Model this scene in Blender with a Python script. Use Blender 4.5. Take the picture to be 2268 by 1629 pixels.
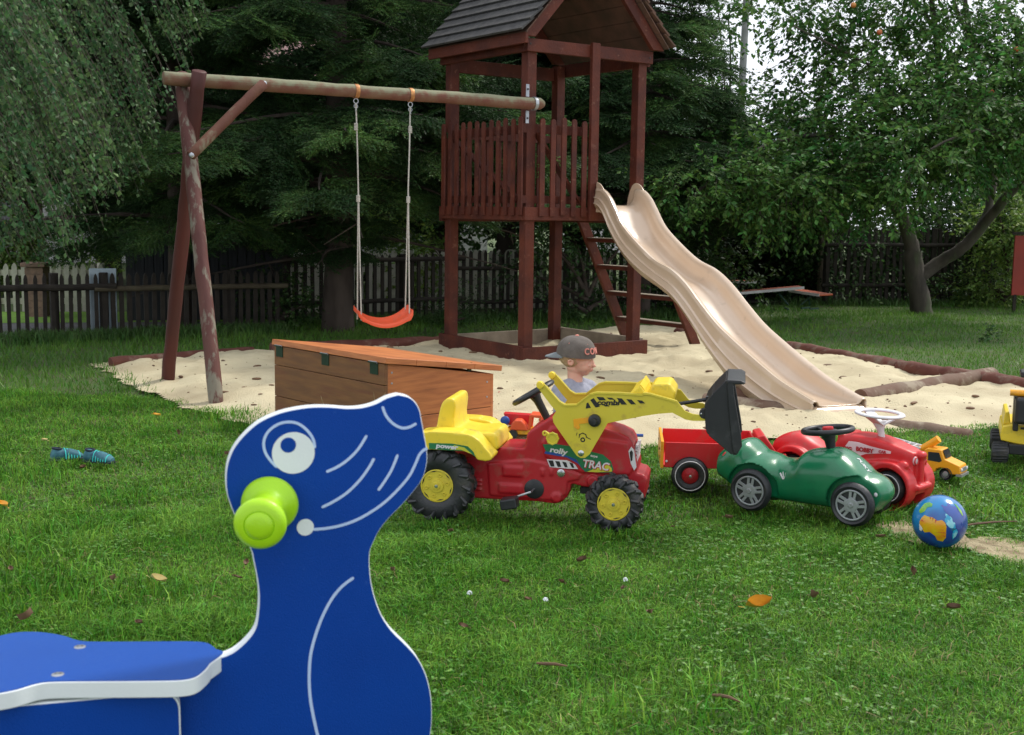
import bpy, bmesh, math, random
import numpy as np
from mathutils import Vector, Matrix, Euler
for _o in list(bpy.data.objects): bpy.data.objects.remove(_o)
scene = bpy.context.scene
COL = scene.collection
rnd = random.Random(7)
# ------------------------------------------------------------------ camera
FPX, CX, CY, CAMH = 2698.0, 1134.0, 814.5, 1.3
PITCH, ROLL = math.atan((814.5-468)/2698), 0.013
_f = Vector((0, math.cos(PITCH), -math.sin(PITCH)))
_u0 = Vector((0, math.sin(PITCH), math.cos(PITCH)))
_R = Vector((1, 0, 0))*math.cos(ROLL)+_u0*math.sin(ROLL)
_U = Vector((-1, 0, 0))*math.sin(ROLL)+_u0*math.cos(ROLL)
_O = Vector((0, 0, CAMH))
cd = bpy.data.cameras.new('camera'); cam = bpy.data.objects.new('camera', cd); COL.objects.link(cam)
cd.sensor_width = 36; cd.lens = 36*FPX/2268; cd.clip_start = 0.05; cd.clip_end = 500
cam.matrix_world = Matrix(((_R.x, _U.x, -_f.x, 0), (_R.y, _U.y, -_f.y, 0), (_R.z, _U.z, -_f.z, CAMH), (0, 0, 0, 1)))
scene.camera = cam
cd.dof.use_dof = True; cd.dof.focus_distance = 6.5; cd.dof.aperture_fstop = 9.0
scene.render.resolution_x = 1024; scene.render.resolution_y = 735
# ------------------------------------------------------------------ sky, sun, exposure
SUN_EL, SUN_AZ = math.radians(51), math.radians(53)      # azimuth measured from +Y (view direction) towards +X
w = bpy.data.worlds.new("World"); scene.world = w; w.use_nodes = True
nt = w.node_tree; nt.nodes.clear()
wo = nt.nodes.new('ShaderNodeOutputWorld'); bg = nt.nodes.new('ShaderNodeBackground')
sky = nt.nodes.new('ShaderNodeTexSky'); sky.sky_type = 'NISHITA'; sky.sun_disc = False
sky.sun_elevation = SUN_EL; sky.sun_rotation = SUN_AZ; sky.dust_density = 3.0
tc = nt.nodes.new('ShaderNodeTexCoord'); nz = nt.nodes.new('ShaderNodeTexNoise'); nz.inputs['Scale'].default_value = 2.2
nz.inputs['Detail'].default_value = 5
cr = nt.nodes.new('ShaderNodeValToRGB'); cr.color_ramp.elements[0].position = .12; cr.color_ramp.elements[1].position = .42
mx = nt.nodes.new('ShaderNodeMix'); mx.data_type = 'RGBA'; mx.inputs[7].default_value = (11.8, 12.3, 13.2, 1)
nt.links.new(tc.outputs['Generated'], nz.inputs['Vector']); nt.links.new(nz.outputs['Fac'], cr.inputs['Fac'])
nt.links.new(cr.outputs['Color'], mx.inputs[0]); nt.links.new(sky.outputs['Color'], mx.inputs[6])
nt.links.new(mx.outputs[2], bg.inputs['Color']); bg.inputs['Strength'].default_value = 0.1
nt.links.new(bg.outputs[0], wo.inputs[0])
sl = bpy.data.lights.new('sun', 'SUN'); sl.energy = 3.0; sl.angle = math.radians(12); sl.color = (1, .95, .86)
so = bpy.data.objects.new('sun', sl); COL.objects.link(so)
_sd = Vector((math.sin(SUN_AZ)*math.cos(SUN_EL), math.cos(SUN_AZ)*math.cos(SUN_EL), math.sin(SUN_EL)))
so.rotation_euler = _sd.to_track_quat('Z', 'Y').to_euler()
scene.view_settings.view_transform = 'Standard'; scene.view_settings.look = 'None'
scene.view_settings.exposure = 0.0; scene.view_settings.gamma = 1.0

# ------------------------------------------------------------------ pixel -> point helpers (used only to measure places)
def ray(x, y): return _f+_R*((x-CX)/FPX)-_U*((y-CY)/FPX)
def G(x, y, z=0.0):
    d = ray(x, y); return _O+d*((z-CAMH)/d.z)
def A(x, y, Y):
    d = ray(x, y); return _O+d*(Y/d.y)
class Frame:
    def __init__(s, o, yaw):
        s.o = Vector(o); s.yaw = yaw
        s.ex = Vector((math.cos(yaw), math.sin(yaw), 0)); s.ey = Vector((-math.sin(yaw), math.cos(yaw), 0))
    def T(s, vx, vy, y=None, x=None):           # photo point on the local plane y=const (gives x,z) or x=const (gives y,z)
        d = ray(vx, vy); q = _O-s.o
        if y is not None:
            p = q+d*((y-q.dot(s.ey))/d.dot(s.ey)); return (p.dot(s.ex), p.z)
        p = q+d*((x-q.dot(s.ex))/d.dot(s.ex)); return (p.dot(s.ey), p.z)
    def W(s, x, y, z): return s.o+s.ex*x+s.ey*y+Vector((0, 0, z))

# ------------------------------------------------------------------ things
def tag(o, label=None, cat=None, group=None, kind=None):
    if label: o['label'] = label
    if cat: o['category'] = cat
    if group: o['group'] = group
    if kind: o['kind'] = kind
    return o
def thing(name, label, cat, loc=(0, 0, 0), rz=0.0, group=None):
    o = bpy.data.objects.new(name, None); COL.objects.link(o); o.location = loc; o.rotation_euler = (0, 0, rz)
    o.empty_display_size = .1
    return tag(o, label, cat, group)
def copy_tree(o, parent=None):
    c = o.copy(); COL.objects.link(c)
    if parent: c.parent = parent
    for ch in list(o.children): copy_tree(ch, c)
    return c
def link_mesh(name, me, mat=None, parent=None, world=False):
    o = bpy.data.objects.new(name, me); COL.objects.link(o)
    if mat is not None and len(me.materials) == 0:
        for m_ in (mat if isinstance(mat, (list, tuple)) else [mat]): me.materials.append(m_)
    if parent is not None:
        o.parent = parent
        if world:
            r = parent; off = Vector((0, 0, 0))
            while r is not None: off += Vector(r.location); r = r.parent
            me.transform(Matrix.Translation(-off))
    elif world:
        n = len(me.vertices); co = np.empty(n*3, np.float32); me.vertices.foreach_get('co', co); co = co.reshape(-1, 3)
        b = Vector(((co[:, 0].min()+co[:, 0].max())/2, (co[:, 1].min()+co[:, 1].max())/2, co[:, 2].min()))
        me.transform(Matrix.Translation(-b)); o.location = b
    return o
class MB:
    def __init__(s): s.v = []; s.f = []
    def add(s, vs, fs):
        n = len(s.v); s.v += [tuple(p) for p in vs]; s.f += [tuple(i+n for i in f) for f in fs]; return s
    def box(s, c, d, rot=None):
        hx, hy, hz = d[0]/2, d[1]/2, d[2]/2; c = Vector(c)
        vs = [Vector((x, y, z)) for x in (-hx, hx) for y in (-hy, hy) for z in (-hz, hz)]
        if rot is not None: vs = [rot@p for p in vs]
        return s.add([p+c for p in vs], [(0, 1, 3, 2), (4, 6, 7, 5), (0, 4, 5, 1), (2, 3, 7, 6), (0, 2, 6, 4), (1, 5, 7, 3)])
    def beam(s, a, b, w, h, up=(0, 0, 1)):      # box from a to b, w across, h along up
        a = Vector(a); b = Vector(b); d = (b-a); L = d.length; d.normalize(); up = Vector(up)
        x = d.cross(up).normalized(); z = x.cross(d).normalized()
        rot = Matrix((x, d, z)).transposed()
        return s.box((a+b)/2, (w, L, h), rot)
    def tube(s, pts, r, n=10, caps=True, flat=1.0):
        pts = [Vector(p) for p in pts]; m = len(pts)
        rs = r if isinstance(r, (list, tuple)) else [r]*m
        up = None; rings = []
        for i, p in enumerate(pts):
            t = (pts[min(i+1, m-1)]-pts[max(i-1, 0)]).normalized()
            if up is None:
                up = Vector((0, 0, 1)) if abs(t.z) < .9 else Vector((0, 1, 0))
            x = t.cross(up).normalized(); up = x.cross(t).normalized()
            rings.append([p+(x*math.cos(2*math.pi*k/n)+up*math.sin(2*math.pi*k/n)*flat)*rs[i] for k in range(n)])
        vs = [q for rg in rings for q in rg]; fs = []
        for i in range(m-1):
            for k in range(n):
                fs.append((i*n+k, i*n+(k+1) % n, (i+1)*n+(k+1) % n, (i+1)*n+k))
        if caps: fs.append(tuple(range(n-1, -1, -1))); fs.append(tuple(range((m-1)*n, m*n)))
        return s.add(vs, fs)
    def ring(s, c, R, r, axis=(0, 0, 1), n=32, k=8, sc=(1, 1)):   # torus
        ax = Vector(axis).normalized(); x = ax.orthogonal().normalized(); y = ax.cross(x); c = Vector(c)
        vs = []; fs = []
        for i in range(n):
            a = 2*math.pi*i/n; d = x*math.cos(a)+y*math.sin(a)
            for j in range(k):
                b = 2*math.pi*j/k; vs.append(c+d*(R+r*sc[0]*math.cos(b))+ax*(r*sc[1]*math.sin(b)))
        for i in range(n):
            for j in range(k):
                fs.append((i*k+j, ((i+1) % n)*k+j, ((i+1) % n)*k+(j+1) % k, i*k+(j+1) % k))
        return s.add(vs, fs)
    def lathe(s, prof, c=(0, 0, 0), axis=(0, 0, 1), n=32, wob=None):    # prof: (radius, height) pairs
        ax = Vector(axis).normalized(); x = ax.orthogonal().normalized(); y = ax.cross(x); c = Vector(c)
        vs = []; fs = []; m = len(prof)
        for j, (r, h) in enumerate(prof):
            for i in range(n):
                a = 2*math.pi*i/n; rr = r if wob is None else wob(r, h, a)
                vs.append(c+(x*math.cos(a)+y*math.sin(a))*rr+ax*h)
        for j in range(m-1):
            for i in range(n): fs.append((j*n+i, j*n+(i+1) % n, (j+1)*n+(i+1) % n, (j+1)*n+i))
        fs.append(tuple(range(n-1, -1, -1))); fs.append(tuple(range((m-1)*n, m*n)))
        return s.add(vs, fs)
    def prism(s, poly, y0, y1, ax='y'):         # poly of (x,z) extruded along y
        n = len(poly)
        def P(a, b, t): return (a, t, b) if ax == 'y' else ((t, a, b) if ax == 'x' else (a, b, t))
        vs = [P(a, b, y0) for a, b in poly]+[P(a, b, y1) for a, b in poly]
        return s.add(vs, [tuple(range(n)), tuple(range(2*n-1, n-1, -1))]+[(i, (i+1) % n, n+(i+1) % n, n+i) for i in range(n)])
    def ball(s, c, r, n=16, m=10, rot=None):
        r = (r, r, r) if not isinstance(r, (tuple, list)) else r; c = Vector(c); vs = []; fs = []
        for j in range(m+1):
            th = math.pi*j/m
            for i in range(n):
                a = 2*math.pi*i/n
                p = Vector((math.sin(th)*math.cos(a)*r[0], math.sin(th)*math.sin(a)*r[1], math.cos(th)*r[2]))
                if rot is not None: p = rot@p
                vs.append(c+p)
        for j in range(m):
            for i in range(n):
                f = [j*n+i, (j+1)*n+i, (j+1)*n+(i+1) % n, j*n+(i+1) % n]
                if j == 0: f = [j*n+i, (j+1)*n+i, (j+1)*n+(i+1) % n]
                if j == m-1: f = [j*n+i, (j+1)*n+i, j*n+(i+1) % n]
                fs.append(tuple(f))
        return s.add(vs, fs)
    def capsule(s, a, b, ra, rb, n=14):
        a = Vector(a); b = Vector(b); s.tube([a, a.lerp(b, .5), b], [ra, (ra+rb)/2, rb], n); s.ball(a, ra); s.ball(b, rb); return s
    def build(s, name, mat, parent=None, world=False, smooth=True, bevel=0.0, seg=2, angle=35, sub=0, sm=None):
        me = bpy.data.meshes.new(name); me.from_pydata(s.v, [], s.f)
        bm = bmesh.new(); bm.from_mesh(me)
        bmesh.ops.remove_doubles(bm, verts=bm.verts, dist=1e-6)
        bmesh.ops.recalc_face_normals(bm, faces=bm.faces); bm.to_mesh(me); bm.free(); me.update()
        o = link_mesh(name, me, mat, parent, world)
        if smooth:
            me.polygons.foreach_set('use_smooth', [True]*len(me.polygons))
            me.set_sharp_from_angle(angle=math.radians(angle))
        if bevel > 0:
            b = o.modifiers.new('bevel', 'BEVEL'); b.width = bevel; b.segments = seg; b.limit_method = 'ANGLE'; b.angle_limit = math.radians(40)
            b.harden_normals = True
        if sub:
            q = o.modifiers.new('sub', 'SUBSURF'); q.levels = sub; q.render_levels = sub
        return o
def bake(o):                                    # apply all modifiers
    dg = bpy.context.evaluated_depsgraph_get(); dg.update()
    me = bpy.data.meshes.new_from_object(o.evaluated_get(dg)); old = o.data; o.modifiers.clear(); o.data = me
    bpy.data.meshes.remove(old); return o
def remesh(o, vox, smooth=4, factor=.5, keep=False):
    m = o.modifiers.new('r', 'REMESH'); m.mode = 'VOXEL'; m.voxel_size = vox; m.use_smooth_shade = True
    if smooth: q = o.modifiers.new('s', 'SMOOTH'); q.iterations = smooth; q.factor = factor
    bake(o)
    o.data.polygons.foreach_set('use_smooth', [True]*len(o.data.polygons)); return o
def cut(o, mb):                                 # boolean difference with the shape in mb (same space)
    c = mb.build('cutter', None, None); c.parent = o.parent
    b = o.modifiers.new('b', 'BOOLEAN'); b.operation = 'DIFFERENCE'; b.object = c; b.solver = 'EXACT'
    bake(o); bpy.data.objects.remove(c); return o
def catmull(pts, k=6, closed=False):
    pts = [tuple(p) for p in pts]; n = len(pts); out = []
    D = len(pts[0])
    for i in range(n if closed else n-1):
        g = lambda j: pts[j % n] if closed else pts[max(0, min(n-1, j))]
        p0, p1, p2, p3 = g(i-1), g(i), g(i+1), g(i+2)
        for a in range(k):
            t = a/k; t2 = t*t; t3 = t2*t
            out.append(tuple(.5*(2*p1[d]+(p2[d]-p0[d])*t+(2*p0[d]-5*p1[d]+4*p2[d]-p3[d])*t2+(3*p1[d]-p0[d]-3*p2[d]+p3[d])*t3) for d in range(D)))
    if not closed: out.append(pts[-1])
    return out
def ribbon(mb, pts, w, y, dy):                  # flat line of width w along (x,z) pts, on plane y with thickness dy, round ends
    n = len(pts); L = []; Rr = []
    for i, p in enumerate(pts):
        a = pts[max(0, i-1)]; b = pts[min(n-1, i+1)]; d = math.hypot(b[0]-a[0], b[1]-a[1]) or 1
        nx, nz_ = -(b[1]-a[1])/d, (b[0]-a[0])/d
        e = w/2 if 0 < i < n-1 else w/4
        L.append((p[0]+nx*e, p[1]+nz_*e)); Rr.append((p[0]-nx*e, p[1]-nz_*e))
    for i in range(n-1):
        mb.prism([L[i], L[i+1], Rr[i+1], Rr[i]], y, y+dy)
    return mb
def text_obj(name, s, size, mat, parent, mtx, ext=.0008, shear=0, bold=.0, align='CENTER', sx=1.0):
    cu = bpy.data.curves.new(name, 'FONT'); cu.body = s; cu.size = size; cu.extrude = ext; cu.offset = bold; cu.shear = shear
    cu.align_x = align; cu.align_y = 'CENTER'; cu.resolution_u = 3
    t = bpy.data.objects.new(name, cu); COL.objects.link(t)
    dg = bpy.context.evaluated_depsgraph_get(); me = bpy.data.meshes.new_from_object(t.evaluated_get(dg))
    bpy.data.objects.remove(t); bpy.data.curves.remove(cu)
    me.transform(mtx@Matrix.Diagonal((sx, 1, 1, 1))); me.materials.clear()
    return link_mesh(name, me, mat, parent)
# matrix that puts flat lettering on a plane seen from -Y of a local frame (x right, z up)
def mface(x, y, z, ang=0.0): return Matrix.Translation((x, y, z))@Matrix.Rotation(-ang, 4, 'Y')@Matrix.Rotation(math.pi/2, 4, 'X')

# ------------------------------------------------------------------ materials
def mat(name, col, rough=.5, col2=None, nscale=8, ndet=4, lo=.35, hi=.65, bump=0.0, bscale=60, metal=0, spec=.5, coat=0, stretch=None,
        island=0.0, trans=0.0, dirt=None, dscale=5, dlo=.5, dhi=.7, coord='Object', sub=0, sheen=0):
    m = bpy.data.materials.new(name); m.use_nodes = True; t = m.node_tree; N = t.nodes; L = t.links
    b = N['Principled BSDF']; b.inputs['Roughness'].default_value = rough; b.inputs['Metallic'].default_value = metal
    b.inputs['Specular IOR Level'].default_value = spec; b.inputs['Coat Weight'].default_value = coat; b.inputs['Coat Roughness'].default_value = .15
    if sheen: b.inputs['Sheen Weight'].default_value = sheen; b.inputs['Sheen Roughness'].default_value = .35; b.inputs['Sheen Tint'].default_value = (.32, .60, 1, 1)
    if sub: b.inputs['Subsurface Weight'].default_value = sub; b.inputs['Subsurface Scale'].default_value = .01
    c1 = (*col, 1); c2 = (*(col2 or tuple(x*.82 for x in col)), 1)
    tcn = N.new('ShaderNodeTexCoord'); vec = tcn.outputs[coord]
    if stretch:
        mp = N.new('ShaderNodeMapping'); mp.inputs['Scale'].default_value = stretch; L.new(vec, mp.inputs[0]); vecs = mp.outputs[0]
    else: vecs = vec
    n1 = N.new('ShaderNodeTexNoise'); n1.inputs['Scale'].default_value = nscale; n1.inputs['Detail'].default_value = ndet; L.new(vecs, n1.inputs['Vector'])
    mr = N.new('ShaderNodeMapRange'); mr.inputs[1].default_value = lo; mr.inputs[2].default_value = hi; L.new(n1.outputs['Fac'], mr.inputs[0])
    mix = N.new('ShaderNodeMix'); mix.data_type = 'RGBA'; mix.inputs[6].default_value = c1; mix.inputs[7].default_value = c2
    L.new(mr.outputs[0], mix.inputs[0]); out = mix.outputs[2]
    if dirt is not None:
        n2 = N.new('ShaderNodeTexNoise'); n2.inputs['Scale'].default_value = dscale; n2.inputs['Detail'].default_value = 6; n2.inputs['Roughness'].default_value = .65
        L.new(vecs, n2.inputs['Vector'])
        m2 = N.new('ShaderNodeMapRange'); m2.inputs[1].default_value = dlo; m2.inputs[2].default_value = dhi; L.new(n2.outputs['Fac'], m2.inputs[0])
        x2 = N.new('ShaderNodeMix'); x2.data_type = 'RGBA'; L.new(m2.outputs[0], x2.inputs[0]); L.new(out, x2.inputs[6]); x2.inputs[7].default_value = (*dirt, 1); out = x2.outputs[2]
    if island:
        g = N.new('ShaderNodeNewGeometry'); h = N.new('ShaderNodeHueSaturation')
        a = N.new('ShaderNodeMapRange'); a.inputs[3].default_value = 1-island; a.inputs[4].default_value = 1+island; L.new(g.outputs['Random Per Island'], a.inputs[0])
        a2 = N.new('ShaderNodeMath'); a2.operation = 'MULTIPLY'; a2.inputs[1].default_value = 7.31; L.new(g.outputs['Random Per Island'], a2.inputs[0])
        a3 = N.new('ShaderNodeMath'); a3.operation = 'FRACT'; L.new(a2.outputs[0], a3.inputs[0])
        a4 = N.new('ShaderNodeMapRange'); a4.inputs[3].default_value = .5-.035*min(1, island*2); a4.inputs[4].default_value = .5+.02*min(1, island*2); L.new(a3.outputs[0], a4.inputs[0])
        L.new(a.outputs[0], h.inputs['Value']); L.new(a4.outputs[0], h.inputs['Hue']); L.new(out, h.inputs['Color']); out = h.outputs[0]
    L.new(out, b.inputs['Base Color'])
    if bump:
        n3 = N.new('ShaderNodeTexNoise'); n3.inputs['Scale'].default_value = bscale; n3.inputs['Detail'].default_value = 5; L.new(vecs, n3.inputs['Vector'])
        bp = N.new('ShaderNodeBump'); bp.inputs['Strength'].default_value = bump; bp.inputs['Distance'].default_value = .01; L.new(n3.outputs['Fac'], bp.inputs['Height']); L.new(bp.outputs[0], b.inputs['Normal'])
    if trans:                                   # thin leaves let light through
        tr = N.new('ShaderNodeBsdfTranslucent'); L.new(out, tr.inputs['Color']); ms = N.new('ShaderNodeMixShader'); ms.inputs[0].default_value = trans
        L.new(b.outputs[0], ms.inputs[1]); L.new(tr.outputs[0], ms.inputs[2]); L.new(ms.outputs[0], N['Material Output'].inputs[0])
    return m
def plastic(name, col, rough=.38, **k):
    k.setdefault('bump', .05); k.setdefault('bscale', 180); k.setdefault('nscale', 5); k.setdefault('col2', tuple(min(1, x*1.0+.012) for x in col)); k.setdefault('spec', .45)
    k.setdefault('dirt', (col[0]*.5+.085, col[1]*.5+.07, col[2]*.5+.045)); k.setdefault('dscale', 17); k.setdefault('dlo', .55); k.setdefault('dhi', .76)
    return mat(name, col, rough, **k)
# ------------------------------------------------------------------ fast big meshes
def np_mesh(name, V, F, mat_, parent=None, world=True, smooth=False):
    V = np.asarray(V, np.float32).reshape(-1, 3); F = np.asarray(F, np.int32); k = F.shape[1]; nf = len(F)
    me = bpy.data.meshes.new(name); me.vertices.add(len(V)); me.vertices.foreach_set('co', V.ravel())
    me.loops.add(nf*k); me.loops.foreach_set('vertex_index', F.ravel()); me.polygons.add(nf)
    me.polygons.foreach_set('loop_start', np.arange(0, nf*k, k, dtype=np.int32))
    me.polygons.foreach_set('use_smooth', np.full(nf, smooth)); me.update(calc_edges=True)
    return link_mesh(name, me, mat_, parent, world)
def nrm(a): return a/np.maximum(np.linalg.norm(a, axis=-1, keepdims=True), 1e-9)
# ================================================================== ground, sand
RS = np.random.RandomState(3)
def vnoise(x, y, s, seed=0):                    # cheap smooth value noise
    x = np.asarray(x)*s+seed*13.7; y = np.asarray(y)*s+seed*7.1
    xi = np.floor(x).astype(int); yi = np.floor(y).astype(int); fx = x-xi; fy = y-yi
    fx = fx*fx*(3-2*fx); fy = fy*fy*(3-2*fy)
    def h(i, j):
        n = (i*374761393+j*668265263+seed*1442695) & 0x7fffffff; n = ((n ^ (n >> 13))*1274126177) & 0x7fffffff
        return (n & 0xffff)/65535.0
    return (h(xi, yi)*(1-fx)+h(xi+1, yi)*fx)*(1-fy)+(h(xi, yi+1)*(1-fx)+h(xi+1, yi+1)*fx)*fy
def g2(x, y, z=0): p = G(x, y, z); return (p.x, p.y)
SAND = [g2(*p) for p in [(235, 800), (330, 793), (480, 783), (640, 772), (800, 765), (985, 757), (1220, 742), (1360, 725), (1500, 724), (1600, 742), (1750, 770), (1900, 795),
        (2110, 828), (2400, 868), (2560, 895), (2500, 915), (2268, 927), (2140, 936), (1960, 946), (1750, 955), (1560, 965), (1400, 980), (1250, 985), (1100, 972), (900, 960), (700, 938),
        (560, 925), (450, 893), (330, 850)]]
PATCH = [g2(*p) for p in [(1935, 1150), (1985, 1143), (2050, 1170), (2160, 1192), (2300, 1198), (2420, 1220), (2400, 1272), (2268, 1240), (2160, 1212), (2040, 1202), (1965, 1178)]]
def inpoly(x, y, P):
    x = np.asarray(x); y = np.asarray(y); c = np.zeros(x.shape, bool); n = len(P); j = n-1
    for i in range(n):
        xi, yi = P[i]; xj, yj = P[j]
        if yi != yj: c ^= ((yi > y) != (yj > y)) & (x < (xj-xi)*(y-yi)/(yj-yi)+xi)
        j = i
    return c
def polydist(x, y, P):
    d = np.full(np.asarray(x).shape, 1e9); n = len(P)
    for i in range(n):
        ax, ay = P[i]; bx, by = P[(i+1) % n]; dx, dy = bx-ax, by-ay
        t = np.clip(((x-ax)*dx+(y-ay)*dy)/(dx*dx+dy*dy+1e-9), 0, 1); d = np.minimum(d, np.hypot(x-ax-t*dx, y-ay-t*dy))
    return d
def sdist(x, y, P): d = polydist(x, y, P); return np.where(inpoly(x, y, P), d, -d)
def sand_h(x, y):
    e = np.clip(sdist(x, y, SAND)/.25, 0, 1)
    h = .035+.05*(vnoise(x, y, 1.3, 1)-.5)+.055*(vnoise(x, y, 3.3, 2)-.5)+.04*(vnoise(x, y, 7, 3)-.5)*(vnoise(x, y, 1.1, 14)*1.5)+.03*(vnoise(x, y, 17, 4)-.5)*vnoise(x, y, 2.1, 15)+.012*(vnoise(x, y, 38, 5)-.5)
    h = h+.07*np.exp(-((x-.55)**2+(y-6.6)**2)/.35)+.05*np.exp(-((x-1.9)**2+(y-10.6)**2)/.8)
    return h*e-.02*(1-e)
def lawn_h(x, y): return -.035+.02*(vnoise(x, y, .9, 6)-.5)+.025*(vnoise(x, y, 3.1, 7)-.5)
def grid_mesh(name, xs, ys, hf, mt, mask=None):
    X, Y = np.meshgrid(xs, ys); Z = hf(X, Y); nx, ny = len(xs), len(ys)
    V = np.stack([X, Y, Z], -1).reshape(-1, 3); i = np.arange(ny-1)[:, None]*nx+np.arange(nx-1)[None, :]
    F = np.stack([i, i+1, i+nx+1, i+nx], -1).reshape(-1, 4)
    if mask is not None:
        c = V[F].mean(1); F = F[mask(c[:, 0], c[:, 1])]
        used = np.unique(F); mp = np.full(len(V), -1); mp[used] = np.arange(len(used)); V = V[used]; F = mp[F]
    return np_mesh(name, V, F, mt, None, False, True)
m_soil = mat('lawn_soil', (.05, .095, .018), .95, (.08, .075, .032), nscale=9, bump=.6, bscale=40, lo=.4, hi=.75)
m_sand = mat('sand', (.58, .51, .34), .95, (.40, .33, .21), nscale=1.6, ndet=10, lo=.42, hi=.72, bump=.9, bscale=90, dirt=(.16, .12, .075), dscale=38, dlo=.70, dhi=.80)
xs = np.concatenate([np.linspace(-60, -8, 30), np.arange(-7.9, 9, .12), np.linspace(9.3, 60, 30)])
ys = np.concatenate([np.linspace(-3, 1.9, 10), np.arange(2, 22, .12), np.linspace(22.5, 110, 40)])
# lawn dips under the sand; the street side beyond the left fence is part of the same sheet
lawn = grid_mesh('lawn', xs, ys, lambda x, y: np.where(sdist(x, y, SAND) > .15, -.12, lawn_h(x, y)), m_soil); tag(lawn, 'mown green lawn around the sandpit', kind='structure')
sand = grid_mesh('sand', np.arange(-4.6, 7.2, .035), np.arange(6.2, 14.2, .035), sand_h, m_sand,
                 lambda x, y: sdist(x, y, SAND) > -.10+.10*(vnoise(x, y, 7, 9)-.5)); tag(sand, 'pale yellow play sand with footprints', kind='structure')
m_sand2 = mat('sand_bare', (.42, .35, .21), .95, (.22, .165, .09), nscale=18, ndet=8, bump=.9, bscale=120, dirt=(.12, .09, .05), dscale=40, dlo=.58, dhi=.68)
sp = grid_mesh('sand_patch', np.arange(1.3, 3.2, .02), np.arange(4.2, 5.4, .02), lambda x, y: lawn_h(x, y)+.012+.01*(vnoise(x, y, 30, 5)-.5), m_sand2,
               lambda x, y: sdist(x, y, PATCH) > -.02+.10*(vnoise(x, y, 14, 8)-.5)); tag(sp, 'bare sandy patch worn in the grass', kind='structure')
# ------------------------------------------------------------------ sandpit edging logs
m_log = mat('log_wood', (.12, .06, .038), .85, (.17, .12, .085), nscale=5, bump=.5, bscale=22, dirt=(.27, .22, .16), dscale=6, dlo=.5, dhi=.62)
m_logred = mat('log_red', (.085, .022, .015), .85, (.13, .042, .026), nscale=6, bump=.5, bscale=22, dirt=(.22, .17, .13), dscale=5, dlo=.5, dhi=.7)
def log(a, b, r, label, m=None, za=0.0, zb=0.0):
    A_, B_ = Vector((*a, za)), Vector((*b, zb)); n = 14; q = random.Random(int(a[0]*991)+17)
    pts = [A_.lerp(B_, i/n)+Vector((q.uniform(-1, 1), q.uniform(-1, 1), q.uniform(-1, 1)))*.006 for i in range(n+1)]
    rr = [r*(1+q.uniform(-.06, .06)) for _ in pts]
    pts = [pts[0]-(pts[1]-pts[0]).normalized()*.004]+pts+[pts[-1]+(pts[-1]-pts[-2]).normalized()*.004]; rr = [r*.8]+rr+[r*.8]
    o = MB().tube(pts, rr, 14).build('edging_log', m or m_log, None, True, angle=60)
    return tag(o, label, 'log', 'logs edging the sandpit')
LB = [(240, 803), (405, 792), (640, 776)]
log(g2(245, 806), g2(560, 783), .055, 'low red log edging the back left corner of the sandpit behind the swing legs', m_logred, .0, .01)
log(g2(600, 782), g2(985, 766), .06, 'reddish log edging the sandpit between the wooden chest and the play tower', m_logred, .03, .035)
log(g2(1500, 742), g2(1625, 760), .06, 'short dark red log edging the sandpit beside the right foot of the ladder', m_logred, .02, .03)
log(g2(1745, 777), g2(1990, 822), .065, 'red brown log edging the lawn right of the slide', m_logred, .03, .03)
log(g2(1992, 823), g2(2185, 850), .065, 'grey topped red log meeting the diagonal log at the far corner of the sandpit', m_logred, .03, .03)
log(g2(2187, 852), g2(2480, 895), .07, 'dark log edging the lawn behind the yellow and black toy digger', m_logred, .03, .03)
log(g2(1905, 890), g2(2195, 842), .065, 'brown log running diagonally from the slide foot to the back edge', m_log, .02, .04)
log(g2(1600, 885), g2(1790, 897), .06, 'short cut log lying under the slide foot', m_log, .03, .03)
log(g2(1560, 895), g2(2150, 955), .06, 'long weathered log crossing the sand below the slide foot', m_log, .02, -.045)
# ================================================================== play tower
m_red = mat('tower_wood', (.115, .026, .013), .6, (.062, .015, .010), nscale=5, stretch=(1, 1, 1), bump=.4, bscale=45, dirt=(.18, .075, .05), dscale=16, dlo=.60, dhi=.72, spec=.3)
m_grey = mat('weathered_wood', (.30, .25, .19), .85, (.2, .16, .12), nscale=6, bump=.4, bscale=40)
m_shingle = mat('roof_board', (.036, .035, .037), .85, (.060, .058, .058), nscale=10, bump=.6, bscale=45, dirt=(.085, .082, .078), dscale=18, dlo=.5, dhi=.75)
m_soffit = mat('roof_underside', (.13, .065, .045), .85, (.075, .045, .03), nscale=6, bump=.3, bscale=30)
m_steel = mat('galvanised_steel', (.45, .47, .5), .4, (.33, .35, .38), nscale=20, metal=.7)
m_screw = mat('dark_screw', (.03, .02, .02), .5)
YAW = math.radians(35.5); TW = Frame((.09, 10.2, 0), YAW)
t = thing('play_tower', 'tall red brown wooden play tower with picket railing and steep grey plank roof', 'play tower', TW.o, YAW)
P = .092; U0, U1 = .035, 1.335; W0, W1 = .035, 1.30
def tb(x0, x1, y0, y1, z0, z1): return MB().box(((x0+x1)/2, (y0+y1)/2, (z0+z1)/2), (x1-x0, y1-y0, z1-z0))
for (x, y) in ((U0, W0), (U1-P, W0), (U0, W1-P), (U1-P, W1-P)):
    o = tb(x, x+P, y, y+P, -.1, 2.68).build('post', m_red, t, bevel=.005)
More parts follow.
